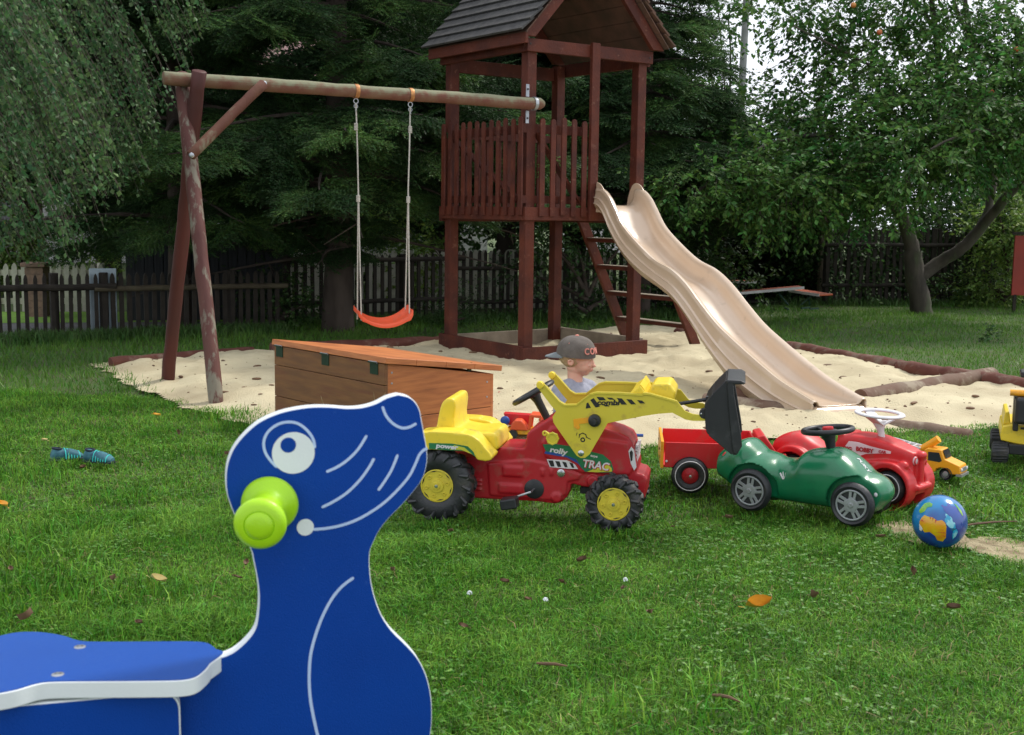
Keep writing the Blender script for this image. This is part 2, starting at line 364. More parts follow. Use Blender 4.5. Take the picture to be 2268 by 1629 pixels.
# base beams
tb(0-.005, 1.395, 0-.006, .034, -.05, .155).build('base_beam', m_red, t, bevel=.004)
tb(-.006, .034, .036, 1.33, -.05, .165).build('base_beam', m_red, t, bevel=.004)
o = tb(U0+P, 1.33, 1.303, 1.343, -.02, .15).build('base_beam', m_grey, t, bevel=.004); o['label'] = 'weathered grey rear base board'
o = tb(1.337, 1.375, .036, 1.30, 0.0, .17).build('base_beam', m_grey, t, bevel=.004); o['label'] = 'weathered grey side base board'
# deck
d = MB()
for k in range(11): d.box((U0+.06+k*.116, .667, 1.262), (.108, 1.20, .024))
d.build('deck', m_grey, t, bevel=.002)
tb(-.004, 1.37, -.008, .032, 1.225, 1.335).build('deck_beam', m_red, t, bevel=.004)
tb(-.008, .032, .034, 1.33, 1.225, 1.335).build('deck_beam', m_red, t, bevel=.004)
tb(.0, 1.37, 1.302, 1.342, 1.2, 1.33).build('deck_beam', m_red, t, bevel=.004)
tb(1.338, 1.376, .034, 1.3, 1.2, 1.33).build('deck_beam', m_red, t, bevel=.004)
# top plates
tb(.0, 1.37, -.006, .034, 2.60, 2.705).build('top_plate', m_red, t, bevel=.004)
tb(-.006, .034, .036, 1.33, 2.60, 2.705).build('top_plate', m_red, t, bevel=.004)
tb(U0+P, 1.24, 1.26, 1.30, 2.54, 2.66).build('top_plate', m_red, t, bevel=.004)
tb(1.338, 1.376, .036, 1.32, 2.58, 2.70).build('top_plate', m_red, t, bevel=.004)
o = tb(.655, .74, -.045, -.008, 1.225, 2.72).build('stud', m_red, t, bevel=.004)
for (x, z) in ((.03, 2.66), (1.33, 2.65)):
    MB().lathe([(.0, .004), (.008, .003), (.009, -.004)], (x, -.006, z), (0, -1, 0), 10).build('screw', m_screw, t)
# railings
def picket(parent, x, y, face, z0, z1, wd=.052, th=.018, tilt=0):
    pr = [(-wd/2, z0), (wd/2, z0)]+[(wd/2*math.cos(a), z1-wd/2+wd/2*math.sin(a)) for a in [math.pi*k/8 for k in range(9)]]
    b = MB()
    if face == 'front': b.prism([(x+p+tilt*(q-z0), q) for p, q in pr], y-th, y)
    else: b.prism([(x+p+tilt*(q-z0), q) for p, q in pr], y-th, y, 'x')
    return b.build('picket', m_red, parent, bevel=.003, seg=1)
rl = tb(-.0, .655, .038, .07, 1.99-.045, 1.99+.03).build('railing', m_red, t, bevel=.003)
q = random.Random(4)
for k in range(5): picket(rl, .158+.112*k, -.009, 'front', 1.262+q.uniform(-.006, .006), 2.075+q.uniform(-.012, .012), tilt=q.uniform(-.006, .006))
b = MB().beam((.14, .052, 1.95), (.62, .052, 1.36), .022, .07, (0, 1, 0)).build('brace', m_red, rl, bevel=.003)
b = tb(.0, .655, .038, .07, 1.365, 1.43).build('lower_rail', m_red, rl, bevel=.003)
rl = tb(.038, .07, .06, 1.28, 1.985-.045, 1.985+.03).build('railing', m_red, t, bevel=.003)
for k in range(12): picket(rl, .045+.109*k, -.009, 'left', 1.262+q.uniform(-.006, .006), 2.07+q.uniform(-.012, .012), tilt=q.uniform(-.008, .008))
b = MB().beam((.052, .15, 1.38), (.052, 1.2, 1.95), .022, .07, (1, 0, 0)).build('brace', m_red, rl, bevel=.003)
b = tb(.038, .07, .06, 1.28, 1.365, 1.43).build('lower_rail', m_red, rl, bevel=.003)
# picket railing on the far sides
rl = tb(.13, 1.24, 1.262, 1.294, 1.95, 2.02).build('railing', m_red, t, bevel=.003)
for k in range(9): picket(rl, .18+.118*k, 1.335, 'front', 1.27, 2.06)
# roof: gable ends front/back, ridge along local y
EL, ER, EZ, RX, RZ = -.135, 1.47, 2.745, .67, 3.60
Y0, Y1 = -.15, 1.40
def slope_boards(x0, side):
    b = MB(); n = 10; dx = (RX-x0)/n; dz = (RZ-EZ)/n; L = math.hypot(dx, dz); ux, uz = dx/L, dz/L; nx, nz2 = (-uz, ux) if side < 0 else (uz, -ux)
    qq = random.Random(11+side)
    for k in range(n):
        s = k*L-.02; e = (k+1)*L+.02
        j0 = qq.uniform(-.012, .012); j1 = qq.uniform(-.012, .012); lift = qq.uniform(0, .004)
        p0 = (x0+ux*s+nx*(.030+lift), EZ+uz*s+nz2*(.030+lift)); p1 = (x0+ux*e+nx*.006, EZ+uz*e+nz2*.006)
        q0 = (p0[0]-nx*.02, p0[1]-nz2*.02); q1 = (p1[0]-nx*.012, p1[1]-nz2*.012)
        b.prism([p0, p1, q1, q0], Y0+j0, Y1+j1)
    return b
o = slope_boards(EL, -1).build('roof', [m_shingle], t, bevel=.002, seg=1); o['label'] = 'left roof slope of overlapping grey planks'
o = slope_boards(ER, 1).build('roof', [m_soffit], t, bevel=.002, seg=1); o['label'] = 'right roof slope of brown planks'
def slope_under(x0):
    b = MB(); n = 7
    for k in range(n):
        a = k/n+.004; c = (k+1)/n-.004
        xa, za = x0+(RX-x0)*a, EZ+(RZ-EZ)*a; xb, zb = x0+(RX-x0)*c, EZ+(RZ-EZ)*c
        b.prism([(xa, za-.012), (xb, zb-.012), (xb, zb-.026), (xa, za-.026)], Y0+.02, Y1-.02)
    return b
for x0 in (EL+.03, ER-.03): slope_under(x0).build('soffit', m_soffit, t)
for yy in (-.055, 1.36):
    for sx, x0 in ((1, EL+.035), (-1, ER-.035)):
        hx = RX-.0
        dx, dz = (RX-x0), (RZ-.04-EZ+.02); L = math.hypot(dx, dz); ux, uz = dx/L, dz/L
        w_ = .095
        poly = [(x0, EZ-.035), (RX, RZ-.045), (RX, RZ-.045-w_/abs(ux)), (x0+sx*.075, EZ-.035-.0)]
        if sx > 0: poly = [(x0-.0, EZ-.035), (RX-.002, RZ-.045), (RX-.002, RZ-.045-w_/abs(ux)), (x0+w_/abs(uz), EZ-.035)]
        else: poly = [(x0, EZ-.035), (RX+.002, RZ-.045), (RX+.002, RZ-.045-w_/abs(ux)), (x0-w_/abs(uz), EZ-.035)]
        MB().prism(poly, yy-.022, yy+.022).build('rafter', m_red, t, bevel=.003)
# fascia under the left eave
tb(EL+.03, EL+.06, Y0+.03, Y1-.03, EZ-.10, EZ-.012).build('fascia', m_red, t, bevel=.003)
# ladder on the right rear side
def LP(w, s, z0=.03): return Vector((1.40+s*.86, w, 1.26-(1.26-z0)*s))
lad = None
for w, tp in ((.19, .06), (1.22, 1.02)):
    a = Vector((1.40, tp, 1.27)); c = Vector((2.24, w, -.06))
    st = MB().beam(a, c, .04, .10, (1, 0, .5))
    if lad is None: lad = st.build('ladder', m_red, t, bevel=.004); lad['label'] = 'slanting red ladder with grey topped steps'
    else: st.build('ladder_rail', m_red, lad, bevel=.004)
for s in (.2, .4, .6, .8, .97):
    a = Vector((1.40, .06, 1.27)).lerp(Vector((2.24, .19, -.06)), s-.02); c = Vector((1.40, 1.02, 1.27)).lerp(Vector((2.24, 1.22, -.06)), s-.02)
    MB().beam(a, c, .11, .035).build('step', m_red, lad, bevel=.003)
    MB().beam(a+Vector((0, .02, .0215)), c+Vector((0, -.02, .0215)), .10, .005).build('step_top', m_grey, lad)

# ================================================================== slide
m_slide = mat('slide_plastic', (.58, .435, .31), .24, (.61, .47, .345), nscale=3, bump=.06, bscale=200, spec=.75, coat=.35, dirt=(.40, .31, .23), dscale=9, dlo=.6, dhi=.85)
SY = math.radians(-67.1); SF = Frame((.676, 10.62, 0), SY)
t = thing('slide', 'long wavy beige plastic slide running from the tower deck down to the sand', 'slide', SF.o, SY)
lip = catmull([(.06, 1.50), (.18, 1.485), (.30, 1.42), (.40, 1.33), (.55, 1.19), (.78, 1.065), (1.08, .935), (1.36, .865), (1.58, .77), (1.81, .63), (2.04, .50), (2.28, .40), (2.54, .30), (2.80, .21), (3.04, .15), (3.20, .115)], 5)
bot = catmull([(.02, 1.34), (.12, 1.32), (.22, 1.25), (.36, 1.10), (.62, .92), (.90, .80), (1.20, .715), (1.45, .62), (1.68, .475), (1.88, .335), (2.08, .21), (2.28, .10), (2.55, .02), (2.80, -.03), (3.04, -.05), (3.20, -.05)], 5)
n = len(lip); rows = []
WS = .42
for i in range(n):
    (x, z), (bx, bz) = lip[i], bot[i]
    f = i/(n-1)
    j = max(1, min(n-2, i)); tx, tz = lip[j+1][0]-lip[j-1][0], lip[j+1][1]-lip[j-1][1]; L = math.hypot(tx, tz); nx, nz_ = tz/L, -tx/L   # towards underside
    dpt = min(.145, .145*(1-.75*max(0, (f-.8)/.2)**1.5))
    def pt(dd, y): return (x+nx*dd, y, z+nz_*dd)
    def mixp(k, y): return (x+(bx-x)*k, y, z+(bz-z)*k)
    sec = [mixp(1, .012), mixp(.80, -.004), mixp(.765, -.016), mixp(.74, -.004), mixp(.50, .0), mixp(.465, -.012), mixp(.44, -.0), mixp(.12, .004), pt(.014, .0), pt(.0, .008), pt(.001, .03), pt(.014, .042)]
    half = WS/2
    inner = [pt(.014+(dpt-.014)*s, y) for s, y in ((.35, .047), (.7, .057), (.92, .085), (.99, .13), (1.0, half))]
    left = sec+inner
    right = [(p[0], WS-p[1], p[2]) for p in reversed(left[:-1])]
    rows.append(left+right)
m_ = len(rows[0]); b = MB(); vs = [p for r in rows for p in r]; fs = []
for i in range(n-1):
    for k in range(m_-1): fs.append((i*m_+k, i*m_+k+1, (i+1)*m_+k+1, (i+1)*m_+k))
b.add(vs, fs); o = b.build('chute', m_slide, t, angle=60)
s = o.modifiers.new('sol', 'SOLIDIFY'); s.thickness = .006; s.offset = 1
# flared top ears and rounded end
ear = catmull([(-.10, 1.30), (-.10, 1.42), (-.04, 1.52), (.03, 1.555), (.12, 1.535), (.20, 1.47), (.26, 1.40), (.22, 1.28), (.1, 1.30)], 4, True)
for y0 in (.012, WS-.024):
    MB().prism(ear, y0, y0+.012).build('side_flare', m_slide, t, bevel=.005, seg=3)
MB().prism([(-.10, 1.338), (.10, 1.342), (.20, 1.32), (.20, 1.30), (.10, 1.325), (-.10, 1.318)], .03, WS-.03).build('seat_plate', m_slide, t, bevel=.003)
endp = MB(); ec = [(3.17+.075*math.cos(a), .0+.082*math.sin(a)) for a in [math.pi*(.5-i/14) for i in range(15)]]; endp.prism([(3.10, -.1)]+[(3.13, .080)]+ec, .006, WS-.006)
o = endp.build('slide_end', m_slide, t, bevel=.025, seg=4)

# ================================================================== swing frame
m_pole = mat('round_timber', (.10, .03, .02), .8, (.14, .06, .035), nscale=5, stretch=(1, 1, .35), bump=.4, bscale=26, dirt=(.21, .20, .13), dscale=9, dlo=.52, dhi=.66)
m_poleW = mat('weathered_pole', (.075, .02, .017), .75, (.12, .045, .035), nscale=5, stretch=(1, 1, .3), bump=.5, bscale=26, dirt=(.19, .17, .13), dscale=11, dlo=.52, dhi=.60)
m_poleD = mat('dark_pole', (.085, .014, .010), .6, (.05, .011, .009), nscale=4, stretch=(1, 1, .3), bump=.3, bscale=26)
m_beam = mat('mossy_beam', (.15, .055, .036), .85, (.18, .10, .06), nscale=7, bump=.5, bscale=26)
def moss_top(m, col, lo, hi):                   # moss and bleaching sit on the upper side of old timber
    T = m.node_tree; N = T.nodes; L = T.links; b = N['Principled BSDF']; src = b.inputs['Base Color'].links[0].from_socket
    g = N.new('ShaderNodeNewGeometry'); sx = N.new('ShaderNodeSeparateXYZ'); L.new(g.outputs['True Normal'], sx.inputs[0]); nz_ = N.new('ShaderNodeTexNoise'); nz_.inputs['Scale'].default_value = 14; nz_.inputs['Detail'].default_value = 6
    tc_ = N.new('ShaderNodeTexCoord'); L.new(tc_.outputs['Object'], nz_.inputs['Vector']); a = N.new('ShaderNodeMath'); a.operation = 'MULTIPLY_ADD'; a.inputs[1].default_value = 2.2; L.new(nz_.outputs['Fac'], a.inputs[0]); L.new(sx.outputs['Z'], a.inputs[2])
    r = N.new('ShaderNodeMapRange'); r.inputs[1].default_value = lo; r.inputs[2].default_value = hi; L.new(a.outputs[0], r.inputs[0]); x = N.new('ShaderNodeMix'); x.data_type = 'RGBA'
    L.new(r.outputs[0], x.inputs[0]); L.new(src, x.inputs[6]); x.inputs[7].default_value = (*col, 1); L.new(x.outputs[2], b.inputs['Base Color']); return m
moss_top(m_beam, (.20, .20, .125), .95, 1.75)
m_brass = mat('rusty_band', (.55, .26, .09), .45, (.35, .15, .06), nscale=30, metal=.5)
m_rope = mat('rope', (.55, .52, .47), .9, (.42, .40, .36), nscale=60, bump=.6, bscale=200)
BL = A(364, 173, 8.62); BR = A(1196, 231, 10.14)
t = thing('swing_stand', 'round timber swing frame with mossy cross beam, two slanted legs and brace', 'swing frame', (-2.3, 8.7, 0))
def logpts(a, b, r, n=16, seed=1, wob=.004, taper=1.0, cone=0.0):
    q = random.Random(seed); a = Vector(a); b = Vector(b); d = (b-a).normalized()
    pts = [a.lerp(b, i/n)+Vector((q.uniform(-1, 1), q.uniform(-1, 1), q.uniform(-1, 1)))*wob for i in range(n+1)]
    rr = [r*(1+q.uniform(-.035, .035))*(1+(taper-1)*i/n) for i in range(n+1)]
    pts = [pts[0]-d*.006]+pts+[pts[-1]+d*(.006+cone)]; rr = [r*.86]+rr+[r*(.86 if not cone else .55)]
    return pts, rr
pp, rr = logpts(BL, BR, .048, 24, 3, .003, cone=.03); MB().tube(pp, rr, 18).build('beam', m_beam, t, True, angle=60)
bd = (BR-BL).normalized(); side = Vector((bd.y, -bd.x, 0))     # side: towards the camera
f1 = G(368, 838); f2 = G(482, 890)
top1 = A(441, 158, 8.62); top2 = A(402, 166, 8.80)
pp, rr = logpts((f1.x, f1.y, -.1), top1, .05, 20, 5, .003); o = MB().tube(pp, rr, 18).build('leg', m_poleD, t, True, angle=60); o['label'] = 'dark red leg leaning to the back'
pp, rr = logpts((f2.x, f2.y, -.1), top2, .05, 20, 6, .003); o = MB().tube(pp, rr, 18).build('leg', m_poleW, t, True, angle=60); o['label'] = 'leg with peeling red paint'
a = A(583, 186, 8.85); c = A(423, 344, 8.48)
pp, rr = logpts(c, a, .036, 12, 8, .002); br = MB().tube(pp, rr, 16).build('brace', m_pole, t, True, angle=60)
for p in (a, c): MB().lathe([(.0, .002), (.010, .001), (.018, -.004), (.02, -.02)], p+side*.034+Vector((0, 0, .0)), tuple(side), 14).build('bolt', m_steel, br, True)
def on_beam(vx):
    d = ray(vx, 214); best = None
    for i in range(400):
        p = BL.lerp(BR, i/399); q_ = p-_O; x = CX+FPX*q_.dot(_R)/q_.dot(_f)
        if best is None or abs(x-vx) < best[0]: best = (abs(x-vx), p)
    return best[1]
HA, HB = on_beam(789), on_beam(908)
for P_ in (HA, HB):
    c_ = MB().ring(P_, .0515, .004, tuple(bd), 32, 6, (.6, 4.5)).build('hanger_clamp', m_brass, t, True)
    MB().ring(P_-Vector((0, 0, .072)), .018, .0045, tuple(side), 20, 6).build('eye', m_steel, c_, True)
# bracket to the tower post
bk = TW.W(.09, -.02, 0); Z = BR.z
pr = [(-.016, .005), (-.016, -.004)]
bp = MB(); e1 = TW.ex; e2 = TW.ey
K = on_beam(1184); K = Vector((K.x, K.y, K.z))
bp.box(K+Vector((0, 0, .108))+e2*.055-e1*.03, (.030, .006, .10), Matrix.Rotation(YAW, 3, 'Z'))
bp.box(K-Vector((0, 0, .105))+e2*.055-e1*.03, (.030, .006, .10), Matrix.Rotation(YAW, 3, 'Z'))
bp.ring(K, .0525, .004, tuple(bd), 32, 6, (.6, 4.2))
o = bp.build('bracket', m_steel, t, True)
for dz in (.118, -.115): MB().lathe([(.0, .006), (.008, .004), (.009, 0)], K+Vector((0, 0, dz))+e2*.05-e1*.03, tuple(-e2), 10).build('bolt', m_screw, o, True)

# ================================================================== swing
m_orange = plastic('swing_plastic', (.72, .085, .025), .45, dirt=(.5, .1, .05))
SX, SYc = (HA.x+HB.x)/2, (HA.y+HB.y)/2; syaw = math.atan2(bd.y, bd.x)
zc = A(846, 712, SYc).z
SW = Frame((SX, SYc, 0), syaw)
t = thing('swing', 'orange plastic swing seat hanging on pale ropes from the beam', 'swing', (SX, SYc, zc), syaw-math.radians(6)); t.rotation_euler.x = math.radians(0)
b = MB(); n = 16; rows = []
hl = (HB-HA).length/2
for i in range(n+1):
    s = -1+2*i/n; x = s*.222; z = .085*s*s+.02*(abs(s)**8); hw = .082+.012*abs(s)**3
    if abs(s) > .93: hw = .070
    th = .036 if abs(s) < .82 else .05
    rows.append([(x, -hw, z-th+.010), (x, -hw, z), (x, -hw+.018, z+.006), (x, -.02, z-.006), (x, .02, z-.006), (x, hw-.018, z+.006), (x, hw, z), (x, hw, z-th+.010), (x, 0, z-.022)])
vs = [(p[0], p[1], p[2]+p[1]*.28) for r in rows for p in r]; k = len(rows[0]); fs = [(i*k+j, i*k+(j+1) % k, (i+1)*k+(j+1) % k, (i+1)*k+j) for i in range(n) for j in range(k)]+[tuple(range(k)), tuple(range(n*k+k-1, n*k-1, -1))]
b.add(vs, fs); b.build('seat', m_orange, t, bevel=.004, sub=1)
R_ = Matrix.Rotation(-(syaw-math.radians(6)), 3, 'Z')
def loc(p): return R_@(Vector(p)-Vector((SX, SYc, zc)))
for sgn, HP in ((-1, HA), (1, HB)):
    top = loc(HP-Vector((0, 0, .09))); e0 = Vector((sgn*.195, -.052, .045)); e1_ = Vector((sgn*.195, .052, .045))
    kn = Vector((top.x*.2+sgn*.195*.8, 0, (top.z*.62+.05*.38)))
    rp = MB().tube([top, top.lerp(kn, .5)+Vector((.002, 0, 0)), kn], .0058, 8)
    for e in (e0, e1_):
        m1 = kn.lerp(e, .5)+Vector((0, 0, 0)); rp.tube([kn, kn.lerp(e, .3), m1, kn.lerp(e, .75), e-Vector((0, 0, .03))], .0055, 8)
    o = rp.build('rope', m_rope, t)
    w_ = MB()
    for kk in range(5): w_.ring(top-Vector((0, 0, .15+kk*.011)), .011, .0055, (0, 0, 1), 14, 6)
    w_.build('rope_whipping', m_rope, o)
    w_ = MB()
    for kk in range(5): w_.ring(kn-Vector((0, 0, .08+kk*.010)), .011, .0055, (0, 0, 1), 14, 6)
    w_.build('rope_whipping', m_rope, o)
    MB().ring(top+Vector((0, 0, -.02)), .014, .003, (0, 1, 0), 16, 6).ring(top+Vector((0, 0, -.05)), .012, .003, (1, 0, 0), 16, 6).build('shackle', m_steel, o)

# ================================================================== wooden chest
m_plank = mat('chest_wood', (.54, .185, .055), .5, (.40, .125, .038), nscale=5, stretch=(1, 1, 9), bump=.12, bscale=20, dirt=(.25, .085, .03), dscale=5, dlo=.6, dhi=.8)
m_plank_shade = mat('chest_wood_shaded', (.22, .095, .03), .6, (.155, .065, .024), nscale=4, stretch=(1, 1, 7), bump=.12, bscale=20, dirt=(.16, .05, .022), dscale=3, dlo=.5, dhi=.75)  # same chest boards in a darker copy, shade put into the colour
m_hinge = mat('green_hinge', (.02, .05, .03), .35, metal=.3)
CF = Frame((-.69, 6.69, 0), math.radians(42))
t = thing('wooden_chest', 'orange brown wooden storage chest with sloping lid propped slightly open', 'chest', CF.o, CF.yaw)
D_, W_, H0, H1 = .76, 1.15, .452, .335
def side_board(y0, y1, z0, z1):                 # trapezoid boards of the sloped side
    return MB().prism([(0.006, z0), (D_-.006, z0), (D_-.006, min(z1, H1+(z1-H0) if z1 > H1 else z1)), (0.006, z1)], y0, y1)
q = random.Random(2)
# near side (faces right): two wide boards; hinge side (faces left): three boards
side = MB().prism([(0, -.02), (D_, -.02), (D_, .135), (0, .135)], 0, .02)
side.prism([(0, .139), (D_, .139), (D_, H1), (0, H0)], 0, .02)
o = side.build('side_panel', m_plank, t, bevel=.002)
for (x, z) in ((.03, .40), (.03, .34), (.73, .29), (.73, .2), (.73, .08)):
    MB().lathe([(.0, .002), (.006, .001), (.0065, -.004)], (x, -.0005, z), (0, -1, 0), 10).build('screw', m_steel, o)
o = MB().prism([(0, -.02), (D_, -.02), (D_, H1), (0, H0)], W_-.02, W_).build('side_panel', m_plank, t, bevel=.002)
b = MB()
for z0, z1 in ((-.02, .135), (.138, .33), (.333, H0)): b.box((-.012, W_/2, (z0+z1)/2), (.024, W_+.012, z1-z0))
b.build('back_panel', m_plank_shade, t, bevel=.003)
MB().box((D_+.01, W_/2, (H1-.02)/2), (.02, W_, H1+.02)).build('front_panel', m_plank, t, bevel=.002)
MB().box((D_/2, W_/2, .01), (D_-.04, W_-.06, .02)).build('floor_panel', m_plank_shade, t)
lx, lz = CF.T(1111, 816, y=-.02)
lz = max(lz, .36)
b = MB()
a0 = math.atan2(lz-(H0+.022), lx+.03); L_ = math.hypot(lx+.03, lz-(H0+.022)); Rm = Matrix.Rotation(-a0, 3, 'Y')
lid = MB()
for k in range(4):
    lid.box(Vector((-.03, 0, H0+.022))+Rm@Vector(((k+.5)*L_/4, W_/2, 0)), (L_/4-.0015, W_+.05, .034), Rm)
lid = lid.build('lid', m_plank, t, bevel=.003)
for yy in (.09, .58, 1.09):
    h = MB().box((-.0265, yy, H0-.034), (.005, .075, .062)).box((-.035, yy, H0+.003), (.02, .075, .008)).build('hinge', m_hinge, t, bevel=.001)
    MB().tube([(-.034, yy-.038, H0+.004), (-.034, yy+.038, H0+.004)], .006, 10).build('hinge_pin', m_steel, h)
MB().beam((.60, .03, .345), (.64, .03, .405), .015, .02).build('prop', m_hinge, t)
MB().beam((.70, .04, .33), (.70, .04, .39), .015, .015).build('prop', m_hinge, t)
# ================================================================== fences, street side, shed, house
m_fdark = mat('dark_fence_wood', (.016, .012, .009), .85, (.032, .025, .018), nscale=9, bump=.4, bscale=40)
m_frail = mat('fence_rail_wood', (.06, .045, .028), .8, (.10, .085, .05), nscale=8, bump=.4, bscale=40)
m_fwhite = mat('pale_fence_paint', (.62, .60, .50), .8, (.42, .41, .34), nscale=6)
m_brick = mat('pillar_brick', (.27, .17, .12), .9, (.18, .12, .09), nscale=18, bump=.5, bscale=30)
m_asph = mat('asphalt', (.17, .165, .175), .9, (.12, .12, .125), nscale=14, bump=.4, bscale=120)
def fence(label, a, b, h, step, wd, rails, mt, rail_m=None, group=None, post_every=1.9, rail_r=.03, post_h=None, tip=.05, z=-.03, rail_kind='round'):
    a = Vector((*a, z)); b = Vector((*b, z)); d = b-a; L = d.length; yaw = math.atan2(d.y, d.x); t = thing('picket_fence', label, 'fence', a, yaw, group)
    pk = None; n = int(L/step); q = random.Random(int(L*100))
    for i in range(n+1):
        if pk is None:
            pr = [(-wd/2, -.05), (wd/2, -.05), (wd/2, h-tip), (wd*.28, h-tip*.35), (0, h), (-wd*.28, h-tip*.35), (-wd/2, h-tip)]
            pk = MB().prism(pr, -.01, .01).build('picket', mt, t); o = pk
        else: o = pk.copy(); COL.objects.link(o)
        o.location = (i*step, 0, q.uniform(-.012, .006)); o.rotation_euler = (0, q.uniform(-.012, .012), 0)
    for rz in rails:
        if rail_kind == 'round':
            pp, rr = logpts((-.1, -.01-rail_r, rz), (L+.1, -.01-rail_r, rz), rail_r, 18, int(rz*50)+3, .004); MB().tube(pp, rr, 10).build('rail', rail_m or mt, t)
        else: MB().box((L/2, .03, rz), (L, .035, .07)).build('rail', rail_m or mt, t)
    x = 0; ph = post_h or h
    while x <= L+.01:
        MB().tube([(x, .055, -.1), (x, .055, ph-.005), (x, .055, ph)], [.045, .045, .038], 10).build('post', mt, t); x += post_every
    return t
FG = 'dark picket fences behind the playground'
pa, pb, pc = g2(-120, 753), g2(235, 742), g2(615, 728)
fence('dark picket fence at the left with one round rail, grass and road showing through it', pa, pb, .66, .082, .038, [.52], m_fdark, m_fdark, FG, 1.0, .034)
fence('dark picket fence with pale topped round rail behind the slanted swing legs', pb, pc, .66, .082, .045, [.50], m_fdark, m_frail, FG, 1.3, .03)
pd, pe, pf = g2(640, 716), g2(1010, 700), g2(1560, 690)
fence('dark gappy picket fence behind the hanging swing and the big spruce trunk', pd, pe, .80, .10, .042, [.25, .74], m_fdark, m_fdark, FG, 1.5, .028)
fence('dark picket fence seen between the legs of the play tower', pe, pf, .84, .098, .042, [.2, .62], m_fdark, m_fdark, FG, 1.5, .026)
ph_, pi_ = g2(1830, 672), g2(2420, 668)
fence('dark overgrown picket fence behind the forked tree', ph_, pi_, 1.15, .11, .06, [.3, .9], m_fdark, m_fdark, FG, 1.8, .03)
fence('pale picket fence across the road behind the left fence', g2(-80, 690), g2(230, 688), .62, .10, .06, [.15, .5], m_fwhite, None, 'pale picket fences behind the road', 1.6, rail_kind='flat')
fence('pale picket fence behind the swing', g2(640, 690), g2(1150, 676), .80, .12, .085, [.55], m_fwhite, None, 'pale picket fences behind the road', 1.6, rail_kind='flat')
fence('pale picket fence behind the ladder', g2(1160, 676), g2(1560, 668), .8, .14, .085, [.55], m_fwhite, None, 'pale picket fences behind the road', 1.6, rail_kind='flat')
# brick pillar with a capstone
p = G(86, 700); t = thing('brick_pillar', 'square brick gate pillar with flat capstone behind the left fence', 'pillar', (p.x, p.y, -.05))
b = MB()
for k in range(8): b.box((0, 0, .04+k*.078), (.21+.006*(k % 2), .21+.006*(k % 2), .076))
b.build('shaft', m_brick, t, bevel=.003); MB().box((0, 0, .655), (.29, .29, .05)).build('capstone', m_brick, t, bevel=.01)
# pale blue board standing behind the left fence
m_bluew = mat('pale_blue_paint', (.46, .56, .63), .6, (.38, .47, .54), nscale=5)
p = G(213, 746); t = thing('pale_blue_board', 'pale blue board standing upright behind the left fence', 'board', (p.x, p.y+.25, -.05), .4)
MB().box((0, 0, .36), (.26, .025, .72)).build('panel', m_bluew, t, bevel=.004); MB().box((-.1, .03, .35), (.03, .03, .7)).build('stake', m_fwhite, t); MB().box((.1, .03, .35), (.03, .03, .7)).build('stake', m_fwhite, t)
# road beyond the left fence
def strip(name, pts, z, mt, label):
    b = MB(); b.add([(*g2(*q_), z) for q_ in pts], [tuple(range(len(pts)))]); o = b.build(name, mt, None, True, smooth=False); return tag(o, label, kind='structure')
strip('road', [(-700, 752), (-100, 748), (260, 739), (640, 722), (640, 712), (260, 712), (-100, 716), (-700, 718)], -.008, m_asph, 'grey asphalt road behind the left fence')
m_vergeg = mat('verge_grass', (.20, .38, .04), .9, (.14, .28, .04), nscale=14, bump=.8, bscale=60)
strip('verge', [(-700, 717.6), (-100, 715.6), (640, 711), (640, 690), (-100, 690), (-700, 690)], -.004, m_vergeg, 'bright green verge beyond the road')
# grey plank wall (outbuilding) behind the second fence
m_wallg = mat('grey_plank', (.04, .044, .048), .85, (.025, .028, .03), nscale=5, stretch=(6, 6, .5), bump=.4, bscale=30)
m_roofp = mat('pink_roof_tile', (.42, .27, .26), .85, (.3, .19, .18), nscale=12, bump=.6, bscale=20)
p = A(455, 640, 14.6); t = thing('garden_shed', 'low grey plank shed behind the swing legs', 'shed', (p.x, p.y, -.1), .25)
b = MB()
for k in range(17): b.box((-.83+k*.104, -.45, .52), (.096, .02, 1.04))
b.build('front_wall', m_wallg, t, bevel=.002)
b = MB(); b.box((-.87, .1, .5), (.02, 1.1, 1.0)); b.build('side_wall', m_wallg, t); MB().box((.87, .1, .5), (.02, 1.1, 1.0)).build('side_wall', m_wallg, t); MB().box((0, .64, .5), (1.72, .02, 1.0)).build('rear_wall', m_wallg, t)
MB().prism([(-.6, 1.04), (.75, 1.14), (.75, 1.18), (-.6, 1.08)], -.98, .98, 'x').build('roof', m_wallg, t, bevel=.004)
# house glimpsed through the trees
m_plaster = mat('pale_plaster', (.62, .60, .60), .9, (.5, .5, .5), nscale=4); m_glass = mat('window_glass', (.03, .04, .05), .1, spec=.8)
def house(label, x, y, rz, L, D, H, R, wallm, roofm):
    t = thing('house', label, 'house', (x, y, -.1), rz)
    b = MB(); b.prism([(-D/2, 0), (D/2, 0), (D/2, H), (0, H+R), (-D/2, H)], -L/2, L/2, 'x'); b.build('wall', wallm, t)
    for s in (-1, 1):
        rf = MB().prism([(s*(D/2+.4), H-.4*R/(D/2)+.02), (s*-.0, H+R+.02), (s*-.0, H+R+.16), (s*(D/2+.4), H-.4*R/(D/2)+.16)], -L/2-.4, L/2+.4, 'x').build('roof', roofm, t)
    MB().box((L*.2, .3, H+R), (.5, .5, 1.2)).build('chimney', m_brick, t)
    for i in range(4):
        for j in range(2):
            f = MB().box((-L/2+L*(i+.5)/4, -D/2-.02, 1.5+j*2.4), (1.1, .05, 1.3)).build('window', m_fwhite, t)
            MB().box((-L/2+L*(i+.5)/4, -D/2-.05, 1.5+j*2.4), (.95, .02, 1.15)).build('pane', m_glass, f)
    return t
